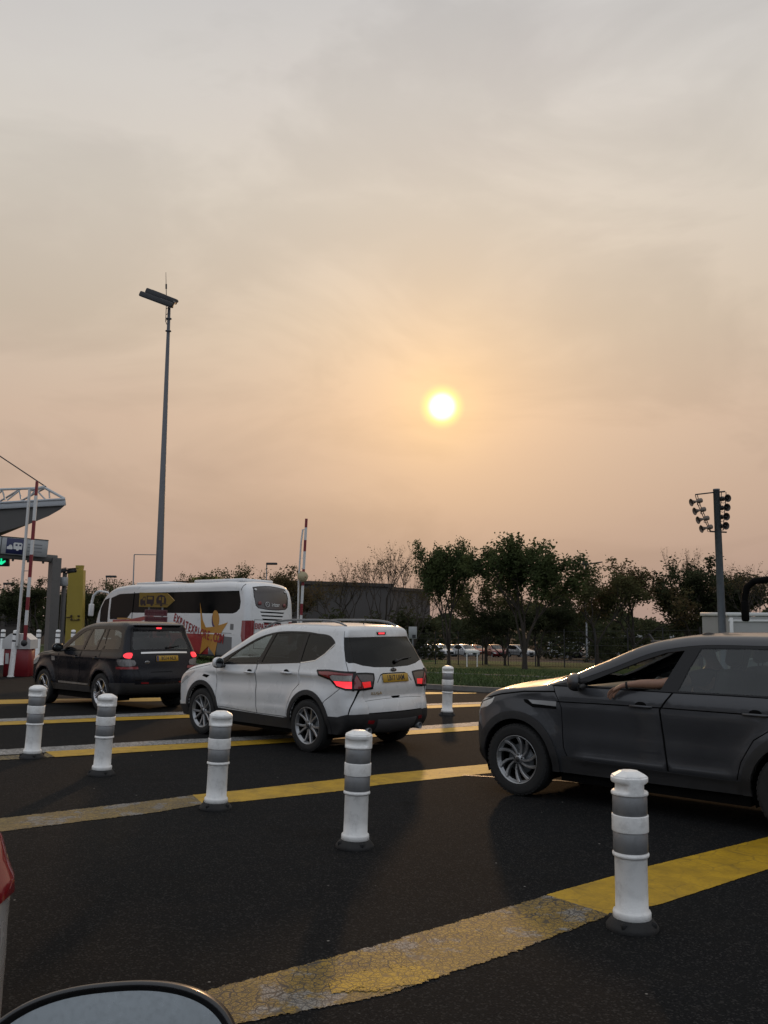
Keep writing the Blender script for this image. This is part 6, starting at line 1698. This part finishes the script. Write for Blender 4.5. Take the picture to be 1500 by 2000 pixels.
def arrow_sign():
    Y = 30.0
    root = thing('direction_sign', 'yellow arrow sign with camper and caravan pictures above small maroon plates', 'sign', onground(305, Y, 1320))
    O = root.location; at = lambda px, py, dy=0.0: pix(px, py, Y + dy) - O
    ye = mat('sign yellow', (.22, .13, .012), .5, var=.06); br = mat('sign brown ink', (.030, .012, .012), .5); ma = mat('maroon sign', (.085, .008, .014), .5)
    px = Y / FPX; c = at(306, 1172); M = Mat3(c, (.06, -1, -.02), (.02, 0, 1)); k = .0172
    a = MB(); a.prism([(-33 * k, 13.5 * k), (20 * k, 13.5 * k), (34 * k, 0), (20 * k, -13.5 * k), (-33 * k, -13.5 * k)], -.02, .0, 0, M)
    def p(poly, m=1, z=.004): a.prism([(x * k, y * k) for x, y in poly], 0.0005, z, m, M)
    # camper van picture
    p([(-31, -8), (-31, 0), (-27, 2), (-25, 6), (-21, 6), (-21, -8)]); p([(-19, -8), (-19, 8), (-5, 8), (-5, -8)]); p([(-17, 1), (-8, 1), (-8, 6), (-17, 6)], 0, .007); p([(-29, -1), (-26.5, -1), (-24.5, 4), (-22.5, 4), (-22.5, -1)], 0, .007)
    # caravan picture
    p([(0, -7), (-1, 2), (2, 8), (8, 10.5), (15, 8), (18, 2), (18, -7)]); p([(4, 0), (8, 0), (8, 6), (5, 6)], 0, .007); p([(10, -5), (14, -5), (14, 6), (10, 6)], 0, .007); p([(-3, -8), (22, -8), (22, -9), (-3, -9)])
    for x, y in ((-28, -9), (-22, -9), (-9, -9), (9, -9.5)):
        p([(x + 2.4 * math.cos(q), y + 2.4 * math.sin(q)) for q in [2 * math.pi * i / 14 for i in range(14)]], 1, .006)
    a.build('arrow_panel', [ye, br], root)
    for (y0, y1) in ((1191, 1203), (1204.5, 1215)):
        m = MB(); c = at(304.5, (y0 + y1) / 2); M2 = Mat3(c, (.06, -1, -.02), (.02, 0, 1)); hh = (y1 - y0) * k / 2
        m.box((0, 0, -.012), (43 * k, hh * 2, .02), 0, 0, 1, M2)
        for sx_, sy_, w_, h_ in ((0, hh - .012, 42 * k, .012), (0, -hh + .012, 42 * k, .012), (-20.7 * k, 0, .012, hh * 1.9), (20.7 * k, 0, .012, hh * 1.9)): m.box((sx_, sy_, 0), (w_, h_, .004), 1, 0, 1, M2)
        rg_ = random.Random(int(y0))
        for row in (.045, -.04):                       # writing too small and blurred in the photograph to read
            x = -15 * k + rg_.uniform(0, .03)
            while x < 14 * k:
                w_ = rg_.uniform(.02, .05); m.box((x, row, 0), (w_, rg_.uniform(.025, .045), .004), 2, 0, 1, M2); x += w_ + rg_.uniform(.012, .03)
        m.build('small_plate', [ma, mat('faded sign border', (.20, .12, .12), .5), mat('faded sign writing', (.14, .06, .06), .5)], root)
    for x in (292, 318):
        m = MB(); q = at(x, 1165, .06); m.tube([(q.x, q.y, -.3), q], .03, 8); m.build('post', [M_steel], root)
    return root
arrow_sign()

# ------------------------------------------------------------------ cabin, fence, small furniture on the verge
def cabin():
    Y = 40.0
    a = pix(1421, 1197, Y); g = float(gz(a.x, Y))
    root = thing('site_cabin', 'white flat-roofed cabin with framed windows at the right edge behind the loudspeaker mast', 'cabin', (a.x, Y, g), rad(6))
    W_, H = 7.0, a.z - g; D = 2.6
    wl = mat('cabin cladding', (.36, .36, .35), .5, var=.06, scale=2)
    m = MB(); m.box((W_ / 2, D / 2, H / 2 - .08), (W_ - .1, D, H - .16), 0); m.build('wall', [wl], root)
    r = MB(); r.box((W_ / 2, D / 2, H - .06), (W_ + .06, D + .1, .16), 0, .02, 1); r.build('roof', [M_signw], root)
    f = MB()
    for x in (.08, 2.9, 5.7): f.box((x + .06, -.03, H / 2 - .1), (.16, .06, H - .22), 0, .01, 1)
    f.box((W_ / 2, -.025, H - .34), (W_, .05, .10), 0, .01, 1); f.build('frame', [M_signw], root)
    for x in (.75, 1.75, 3.6, 4.6):
        q = MB(); z0, z1 = H - 2.0, H - .98
        for (cx, cz, sx_, sz_) in ((x + .42, z1, .98, .08), (x + .42, z0, .98, .08), (x - .03, (z0 + z1) / 2, .08, z1 - z0), (x + .87, (z0 + z1) / 2, .08, z1 - z0)): q.box((cx, -.03, cz), (sx_, .07, sz_), 0)
        w_ = q.build('window', [M_signw], root)
        q = MB(); q.box((x + .42, -.008, (z0 + z1) / 2), (.84, .012, z1 - z0 - .05), 0); q.build('pane', [mat('cabin window glass', (.10, .085, .05), .1, spec=.6, coat=.4, var=.4, scale=3)], w_)
    return root
cabin()
def fence():
    root = thing('mesh_fence', 'dark wire mesh fence on posts between the grass verge and the car park', 'fence')
    n = 40; pts = []
    for i in range(n + 1):
        q = K0 + LANE * (-26 + 82 * i / n) + LN * 22; pts.append(Vector((q.x, q.y, float(gz(q.x, q.y)) + .08)))
    w_ = MB(); vs = []
    for h in (.05, .4, .8, 1.2, 1.6, 1.95): w_.tube([p + Vector((0, 0, h)) for p in pts], .008, 4, 0, False)
    for a, b in zip(pts[:-1], pts[1:]):
        for k in range(10): q = a.lerp(b, k / 10); w_.tube([q, q + Vector((0, 0, 1.95))], .005, 3, 0, False)
    w_.build('wire_mesh', [M_dark], root)
    for p in pts:
        m = MB(); m.tube([p - Vector((0, 0, .1)), p + Vector((0, 0, 2.1))], .035, 8); m.build('post', [M_dark], root)
    return root
fence()
def sign_frame():
    root = thing('low_white_frame', 'low white two-post sign frame on the grass beside the parked cars', 'sign frame', onground(922, 50, 1300))
    for x in (-.28, .28): m = MB(); m.tube([(x, 0, 0), (x, 0, 1.0)], .03, 8); m.build('post', [M_white], root)
    m = MB(); m.box((0, -.03, .92), (.75, .03, .14), 0, .01, 1); m.build('board', [M_white], root)
    root2 = thing('notice_board', 'small grey notice board on a post just behind the white crossover tailgate', 'sign', onground(806, 38, 1300))
    m = MB(); m.tube([(0, 0, 0), (0, 0, 1.9)], .035, 8); m.build('post', [M_steel], root2)
    m = MB(); m.box((0, -.05, 1.75), (.34, .03, .50), 0, .01, 1); m.box((.05, -.07, 1.60), (.14, .008, .14), 1); m.build('panel', [M_signg, M_dark], root2)
sign_frame()

# ------------------------------------------------------------------ buildings
def hall(name, label, corners, mats_, wins):
    """corners: two (px, top py, distance) of the roof edge facing the camera"""
    (ax, ay, aY), (bx, by, bY) = corners
    A, B = pix(ax, ay, aY), pix(bx, by, bY); d = Vector((B.x - A.x, B.y - A.y, 0)); L = d.length; d.normalize(); nrm_ = Vector((-d.y, d.x, 0))
    z0 = min(float(gz(A.x, A.y)), float(gz(B.x, B.y))) - .3
    root = thing(name, label, 'building', (A.x, A.y, z0), math.atan2(d.y, d.x))
    hA, hB = A.z - z0, B.z - z0; D = 14 if L > 4 else 3
    m = MB(); v = [(0, 0, 0), (L, 0, 0), (L, 0, hB), (0, 0, hA), (0, D, 0), (L, D, 0), (L, D, hB), (0, D, hA)]
    m.add(v, [(0, 1, 2, 3), (5, 4, 7, 6), (4, 0, 3, 7), (1, 5, 6, 2)], 0); m.build('wall', [mats_[0]], root)
    r = MB(); o = .3
    r.add([(-o, -o, hA), (L + o, -o, hB), (L + o, D + o, hB), (-o, D + o, hA), (-o, -o, hA + .35), (L + o, -o, hB + .35), (L + o, D + o, hB + .35), (-o, D + o, hA + .35)],
          [(3, 2, 1, 0), (4, 5, 6, 7), (0, 1, 5, 4), (1, 2, 6, 5), (2, 3, 7, 6), (3, 0, 4, 7)], 0); r.build('roof', [mats_[1]], root)
    for (t, z, w_, h_) in wins:
        q = MB(); x = t * L
        for cx, cz, sx_, sz_ in ((x, z + h_ / 2, w_ + .1, .1), (x, z - h_ / 2, w_ + .1, .1), (x - w_ / 2, z, .1, h_ - .1), (x + w_ / 2, z, .1, h_ - .1)): q.box((cx, -.03, cz), (sx_, .1, sz_), 0)
        f = q.build('window', [mats_[2]], root)
        q = MB(); q.box((x, -.012, z), (w_ - .1, .02, h_ - .1), 0); q.build('pane', [mats_[3]], f)
    return root
M_hall = mat('hall cladding', (.058, .055, .054), .7, var=.2, scale=.4); M_hroof = mat('hall roof edge', (.03, .028, .028), .6, var=.2)
M_hglass = mat('hall glass', (.02, .021, .022), .15, spec=.6, var=.3)
hall('office_building', 'long dark flat-roofed building behind the bare trees, right of the coach', ((535, 1139, 88), (840, 1157, 118)), (M_hall, M_hroof, M_hroof, M_hglass),
     [(.10 + .115 * k, z, 2.2, 1.1) for k in range(8) for z in (2.2, 4.6)])
hall('office_building', 'lower part of the dark building rising left of the barrier boom, behind the coach rear', ((470, 1152, 96), (556, 1140, 90)), (M_hall, M_hroof, M_hroof, M_hglass), [(.3, 3.5, 1.6, 1.1), (.7, 3.5, 1.6, 1.1)])
hall('hangar', 'low dark hangar with a sloping roof at the left edge behind the barrier', ((-140, 1196, 78), (62, 1168, 90)), (M_hall, M_hroof, M_hroof, M_hglass), [(.2 + .2 * k, 2.6, 1.8, 1.0) for k in range(4)])
hall('roof_hut', 'small pale hut with a yellow end showing over the coach roof', ((380, 1134, 102), (420, 1132, 102)), (mat('pale hut wall', (.30, .30, .30), .6), mat('dull yellow hut trim', (.22, .19, .04), .6), M_hroof, M_hglass), [(.4, 2, 1.2, .8)])

# ------------------------------------------------------------------ trees
def leafmat(name, a, b):
    m = bpy.data.materials.new(name); m.use_nodes = True; t = NT(m.node_tree); m.node_tree.nodes.clear()
    o = t.n('ShaderNodeOutputMaterial'); df = t.n('ShaderNodeBsdfDiffuse'); tr = t.n('ShaderNodeBsdfTranslucent'); mx = t.n('ShaderNodeMixShader', i_0=.35)
    tc_ = t.n('ShaderNodeTexCoord'); n_ = t.n('ShaderNodeTexNoise', i_Scale=.9, i_Detail=4.0); t.l(tc_.outputs['Object'], n_.inputs['Vector'])
    n2_ = t.n('ShaderNodeTexNoise', i_Scale=9.0, i_Detail=2.0); t.l(tc_.outputs['Object'], n2_.inputs['Vector'])
    c = t.mix(t.rng(n_.outputs['Fac'], .4, .62), a + (1,), b + (1,)); c = t.mix(t.rng(n2_.outputs['Fac'], .4, .7, 0, .5), c, tuple(x * .5 for x in a) + (1,))
    t.l(c, df.inputs[0]); t.l(c, tr.inputs[0]); t.l(df.outputs[0], mx.inputs[1]); t.l(tr.outputs[0], mx.inputs[2]); t.l(mx.outputs[0], o.inputs[0]); return m
L_green = leafmat('green leaves', (.058, .076, .034), (.088, .108, .044)); L_olive = leafmat('olive leaves', (.078, .080, .038), (.105, .100, .046))
L_rust = leafmat('autumn leaves', (.110, .078, .040), (.085, .082, .040)); L_dark = leafmat('dark leaves', (.040, .048, .026), (.060, .066, .034))
M_bark = mat('bark', (.038, .030, .024), .9, var=.3, scale=6, bump=.3)
def make_tree(name, label, seed, H, trunk_h, spread, leaf, dens=1.0, size=.16, up=.55, depth=5, fill=1.0, bare=False, group=None, loc=(0, 0, 0)):
    r = random.Random(seed); root = thing(name, label, 'tree', loc, 0, group)
    tr = MB(); tips = []
    def branch(p, d, L, rd, dep):
        pts = [p]; q = p.copy(); dd = d.copy(); n = 4
        for i in range(n):
            dd = (dd + Vector((r.gauss(0, .13), r.gauss(0, .13), r.gauss(0, .08) + .05 * up))).normalized(); q = q + dd * (L / n); pts.append(q.copy())
            if dep <= 2: tips.append((q.copy(), dep))
        tr.tube(pts, [rd * (1 - .45 * i / n) for i in range(n + 1)], 8 if dep > 3 else (5 if dep > 1 else 3), 0, False)
        if dep == 0: return
        k = r.choice((2, 3, 3)) if dep > 1 else r.choice((2, 3, 4) if bare else (2, 3))
        for i in range(k):
            a = r.uniform(0, 6.283); tilt = r.uniform(.30, .75) * spread
            ax = dd.orthogonal().normalized(); ax.rotate(Matrix.Rotation(a, 3, dd)); nd = dd.copy(); nd.rotate(Matrix.Rotation(tilt, 3, ax))
            nd = (nd + Vector((0, 0, up * .35))).normalized()
            st = pts[-1] if i == 0 or dep > 3 else pts[r.choice((2, 3, 4))]
            branch(st, nd, L * r.uniform(.62, .84), rd * .56, dep - 1)
    rd0 = max(.05, H * .018)
    tr.lathe([(rd0 * 1.6, -.25), (rd0 * 1.25, .1), (rd0, trunk_h * .5), (rd0 * .92, trunk_h)], 10, 0)
    k0 = 4
    for i in range(k0):
        a = 6.283 * i / k0 + r.uniform(-.4, .4); t = r.uniform(.25, .7) * spread
        branch(Vector((0, 0, trunk_h * r.uniform(.8, 1.0))), Vector((math.cos(a) * math.sin(t), math.sin(a) * math.sin(t), math.cos(t))), (H - trunk_h) * .33, rd0 * .6, depth - 1)
    branch(Vector((0, 0, trunk_h)), Vector((0, 0, 1)), (H - trunk_h) * .36, rd0 * .8, depth - 1)
    zmax = max(p.z for p, _ in tips)
    ps_ = H / zmax                                    # normalise to the height wanted
    tr.v = [tuple(Vector(v) * ps_) if v[2] > 0 else v for v in tr.v]
    tr.build('trunk', [M_bark], root)
    lv = MB(); vs = []; fs = []
    for p, dep in tips:
        p = p * ps_
        if r.random() > fill: continue
        n = int((7 if dep == 0 else 5) * dens + r.random())
        for _ in range(n):
            c = p + Vector((r.gauss(0, .17), r.gauss(0, .17), r.gauss(0, .14))) * (1.0 if not bare else .5)
            a = Vector((r.gauss(0, 1), r.gauss(0, 1), r.gauss(0, .6))).normalized(); b = a.orthogonal().normalized(); b.rotate(Matrix.Rotation(r.uniform(0, 6.28), 3, a))
            s_ = size * r.uniform(.6, 1.35); k = len(vs)
            vs += [c - a * s_ * .6, c + b * s_ * .32, c + a * s_ * .6, c - b * s_ * .32]; fs.append((k, k + 1, k + 2, k + 3))
    if fs: lv.add(vs, fs, 0); lv.build('crown', [leaf], root)
    return root
def put_tree(o, px, Y, top_py, tilt=0.0, sxy=1.0, rz=0.0, H0=1.0):
    b = onground(px, Y, top_py); H = pix(px, top_py, Y).z - b.z; o.location = b; k = H / H0
    o.scale = (k * sxy, k * sxy, k); o.rotation_euler = (0, tilt, rz); return o
TG = 'leafy trees on the verge'
A0 = make_tree('leafy_tree', 'big round dark green tree with a two-peaked crown, the tallest of the row', 11, 7.0, .9, .85, L_green, 1.9, .145, .5, 5, .95, group=TG)
put_tree(A0, 1022, 45, 1047, 0, 1.02, .4, 7.0)
A1 = dup(A0, 'slim dark green tree with a pointed top, right of the two bare trees'); put_tree(A1, 876, 52, 1056, 0, .72, 2.4, 7.0)
B0 = make_tree('leafy_tree', 'olive round tree with a bare stem under the double-headed lamp, left of its reddish neighbour', 23, 6.0, 1.3, 1.0, L_olive, 1.1, .145, .4, 5, .7, group=TG)
put_tree(B0, 1162, 54, 1098, 0, 1.0, 1.0, 6.0)
B1 = make_tree('leafy_tree', 'rusty brown rounded tree with open lower branches, right of the olive tree', 37, 6.2, 1.3, 1.05, L_rust, 1.0, .145, .4, 5, .65, group=TG); put_tree(B1, 1234, 56, 1092, 0, 1.0, 3.0, 6.2)
C0 = make_tree('leafy_tree', 'dense dark tree left of the loudspeaker mast, wispy twigs on its top', 41, 6.5, .9, 1.2, L_dark, 1.4, .15, .5, 5, .8, group=TG); put_tree(C0, 1362, 56, 1082, 0, 1.15, 0, 6.5)
A3 = dup(C0, 'broad dark lower tree right behind the foot of the big round tree'); put_tree(A3, 1050, 52, 1165, 0, 1.05, 5.0, 6.5)
A4 = dup(C0, 'low dark tree left of the big round tree trunk'); put_tree(A4, 985, 54, 1172, 0, 1.05, 2.0, 6.5)
C1 = dup(C0, 'dense low dark tree right behind the loudspeaker mast'); put_tree(C1, 1420, 58, 1128, 0, 1.05, 2.0, 6.5)
A2 = dup(B0, 'smaller olive tree filling the gap between the slim tree and the big round tree'); put_tree(A2, 948, 58, 1125, 0, .95, 4.0, 6.0)
BG = 'bare trees by the dark building'
D0 = make_tree('bare_tree', 'bare twiggy tree in front of the dark building, just right of the barrier disc', 51, 7.5, 1.3, 1.15, L_rust, .22, .10, .6, 6, .3, True, BG); put_tree(D0, 668, 70, 1088, 0, .92, 0, 7.5)
D1 = make_tree('bare_tree', 'tallest bare tree, upright fan of twigs left of the slim green tree', 67, 8.0, 1.4, .9, L_rust, .25, .10, .8, 6, .3, True, BG); put_tree(D1, 756, 66, 1060, 0, .92, 0, 8.0)
D2 = dup(D0, 'small bare tree between the tallest bare tree and the slim green tree'); put_tree(D2, 808, 72, 1112, 0, .7, 2.2, 7.5)
D3 = dup(D1, 'bare tree at the right edge behind the black coach mirror'); put_tree(D3, 1476, 50, 1095, 0, 1.1, 1.3, 8.0)
D4 = dup(D1, 'thin bare twigs rising out of the dense dark tree left of the loudspeaker mast'); put_tree(D4, 1338, 60, 1066, 0, .55, 4.1, 8.0)
LG = 'trees behind the booth and the coach'
E1 = dup(C0, 'dark tree seen between the red and white boom and the gantry column'); put_tree(E1, 80, 66, 1128, 0, 1.3, 1.0, 6.5)
E2 = dup(C0, 'dark tree right of the yellow pylon, above the coach front'); put_tree(E2, 176, 70, 1142, 0, 1.1, 3.0, 6.5)
E3 = dup(B0, 'small tree poking over the front slope of the coach roof'); put_tree(E3, 240, 82, 1127, 0, 1.0, 2.0, 6.0)
E4 = dup(B0, 'tree crown over the coach roof beside the pale hut'); put_tree(E4, 440, 84, 1102, 0, 1.0, 5.2, 6.0)
E5 = dup(B1, 'tree crown at the rear end of the coach roof, left of the barrier boom'); put_tree(E5, 548, 84, 1106, 0, .95, .7, 6.2)
E6 = dup(B1, 'sparse tree top over the middle of the coach roof'); put_tree(E6, 372, 90, 1122, 0, .7, 2.9, 6.2)
E7 = dup(D0, 'bare tree right of the dark tree beside the yellow pylon'); put_tree(E7, 186, 76, 1130, 0, .7, 1.2, 7.5)
E8 = dup(A0, 'dark tree at the left end behind the barrier cabinet'); put_tree(E8, 48, 72, 1150, 0, 1.0, 2.6, 7.0)
for o in (E1, E2, E3, E4, E5, E6, E7, E8): o['group'] = LG
E9 = dup(B0, 'leafy tree left of the lamp post over the coach rear'); put_tree(E9, 497, 88, 1118, 0, .8, 3.4, 6.0); E9['group'] = LG
# shrubs: low rounded bushes built the same way
SG = 'shrubs along the fence'
F0 = make_tree('shrub', 'low shrub in front of the dark building, straight behind the white crossover roof', 77, 2.6, .2, 1.5, L_dark, 1.0, .16, .3, 4, .8, group=SG); put_tree(F0, 660, 60, 1196, 0, 1.2, 0, 2.6)
SH = [(735, 74, 1200, 'shrub under the tallest bare tree'), (795, 78, 1190, 'tall shrub right of the tallest bare tree'), (1112, 90, 1185, 'dark shrub right of the big round tree trunk'), (1200, 98, 1208, 'shrub behind the olive tree stem'),
      (1275, 96, 1210, 'shrub below the rusty brown tree on its right'), (1320, 80, 1205, 'shrub left of the dense dark tree'), (1170, 72, 1240, 'low shrub at the foot of the olive tree')]
for i, (px, Y, ty_, lb) in enumerate(SH):
    o = dup(F0, lb); put_tree(o, px, Y, ty_, 0, 1.0 + .25 * (i % 3), i * 1.7, 2.6)
# far wood closing the view
rg = random.Random(9); mb = MB(); vs = []; fs = []
for i in range(30000):
    px = rg.uniform(-500, 2000); Y = rg.uniform(200, 230); x = pix(px, 1200, Y).x; z0 = float(gz(x, Y))
    top = 7.6 + 1.6 * math.sin(px * .013) + .9 * math.sin(px * .037 + 1) + .5 * math.sin(px * .11) if px > 560 else 6.4 + 1.0 * math.sin(px * .02)
    z = z0 + top * (1 - rg.random() ** 1.6 * 1.0) + rg.gauss(0, .25)
    a = Vector((rg.gauss(0, 1), rg.gauss(0, 1), rg.gauss(0, 1))).normalized() * rg.uniform(.4, .9); b = a.orthogonal().normalized() * a.length; k = len(vs); c = Vector((x, Y, z))
    vs += [c - a, c + b * .6, c + a, c - b * .6]; fs.append((k, k + 1, k + 2, k + 3))
# unseen belt of foliage added behind the camera to darken reflections in the paintwork
for i in range(5200):
    a_ = rg.uniform(rad(150), rad(390)); Rr = rg.uniform(30, 34); x, y = Rr * math.cos(a_) * 1.5, Rr * math.sin(a_) - 2
    if y > 6: continue
    z = 9.5 * (1 - rg.random() ** 1.5) + rg.gauss(0, .4) + 1.2 * math.sin(a_ * 9)
    a = Vector((rg.gauss(0, 1), rg.gauss(0, 1), rg.gauss(0, 1))).normalized() * rg.uniform(.6, 1.2); b = a.orthogonal().normalized() * a.length; k = len(vs); c = Vector((x, y, z))
    vs += [c - a, c + b * .6, c + a, c - b * .6]; fs.append((k, k + 1, k + 2, k + 3))
mb.add(vs, fs, 0); tag(mb.build('distant_wood_and_added_belt', [L_dark]), kind='stuff')

# ------------------------------------------------------------------ parked cars and caravans
w0, *_ = small_car('white parked paint', (.62, .62, .62), 'white parked car under the slim green tree, left one of two', .0, .09)
def park(o, px, Y, dh):
    x = pix(px, 1280, Y).x; o.location = (x, Y, float(gz(x, Y))); o.rotation_euler = (0, 0, HEAD + dh)
park(w0, 852, 112, rad(170))
def recolour(o, name, col, metal=.3):
    p_ = mat(name, col, .3, metal=metal, coat=.5, var=.06, scale=3, back=(0.02, 0.02, 0.02))
    for ch in o.children:
        if ch.name.startswith(('body', 'wing_mirror')):
            ch.data = ch.data.copy(); ch.data.materials[0 if not ch.name.startswith('body') else [i for i, m in enumerate(ch.data.materials) if m.name == 'white parked paint'][0]] = p_
PK = [(900, 110, 165, 'white parked car right of the first, just left of the low white frame', None), (962, 108, 150, 'dark red parked car behind the big round tree trunk', ('red parked paint', (.16, .012, .012))),
      (1004, 112, 170, 'silver parked car partly hidden by the big round tree', ('silver parked paint', (.30, .31, .32))), (1098, 104, 160, 'black parked car right of the big round tree', ('black parked paint', (.012, .012, .014))),
      (1128, 102, 20, 'pale parked car above the bonnet of the grey four-by-four', ('pale parked paint', (.45, .45, .44))), (1160, 106, 160, 'dark grey parked car left of the grey car windscreen pillar', ('grey parked paint', (.06, .06, .065))),
      (880, 136, 150, 'light parked car in the second row behind the white ones', ('light parked paint', (.40, .41, .43))), (925, 140, 165, 'orange red parked car in the second row', ('orange parked paint', (.30, .06, .02))),
      (960, 138, 150, 'blue grey parked car in the second row right of the orange red one', ('blue parked paint', (.06, .08, .12))), (1215, 116, 170, 'silver blue parked car far right behind the olive tree', ('silverblue parked paint', (.20, .23, .27))),
      (822, 104, 160, 'grey parked car at the left end of the row beside the white crossover', ('midgrey parked paint', (.12, .12, .13)))]
w0['group'] = 'parked cars'
for px, Y, dh, lb, rc in PK:
    o = dup(w0, lb); park(o, px, Y, rad(dh))
    if rc: recolour(o, *rc)
def caravan(label, px, Y, L, H, rz):
    x = pix(px, 1250, Y).x; root = thing('caravan', label, 'caravan', (x, Y, float(gz(x, Y))), rz, 'parked caravans')
    wh = mat('caravan white', (.42, .42, .41), .75, spec=.15, var=.05, scale=2, dirt=.1)
    m = MB(); pr = closed([(-L / 2, .5), (-L / 2 - .05, 1.4), (-L / 2 + .25, H - .25), (-L / 2 + .8, H), (L / 2 - .5, H), (L / 2 - .05, H - .6), (L / 2 + .1, 1.5), (L / 2, .5), (0, .45)], .2)
    m.prism(pr, -1.1, 1.1, 0, Matrix.Rotation(rad(90), 4, 'X'), False); m.box((0, -1.105, 1.0), (L * .9, .01, .12), 1); m.build('body', [wh, M_steel], root)
    for x_ in (-L * .26, L * .2):
        q = MB(); q.box((x_, -1.115, 1.75), (1.1, .03, .65), 0, .01, 1); q.build('window', [M_hglass], root)
    q = MB(); q.box((L * .01, -1.112, 1.30), (.62, .02, 1.6), 0, .01, 1); q.build('door', [M_signg], root)
    for sg in (1, -1):
        q = MB(); q.tube([(.2, sg * 1.0 - .1, .33), (.2, sg * 1.0 + .1, .33)], .33, 20); q.build('wheel', [M_tyre], root)
    q = MB(); q.tube([(L / 2, 0, .5), (L / 2 + 1.1, 0, .45)], .05, 8); q.tube([(L / 2 + .9, 0, 0), (L / 2 + .9, 0, .5)], .04, 8); q.build('drawbar', [M_dark], root)
    return root
caravan('white caravan with two dark windows between the big round and the olive tree', 1112, 112, 5.2, 2.3, rad(-8))
caravan('white caravan right of the olive tree stem, low over the grey car roof', 1200, 118, 5.2, 2.3, rad(6))
caravan('white caravan with rounded front above the grey car windscreen top', 1246, 114, 5.4, 2.3, rad(-4))
caravan('far white caravan left of the dense dark tree above the grey car roof', 1296, 122, 5.2, 2.4, rad(3))
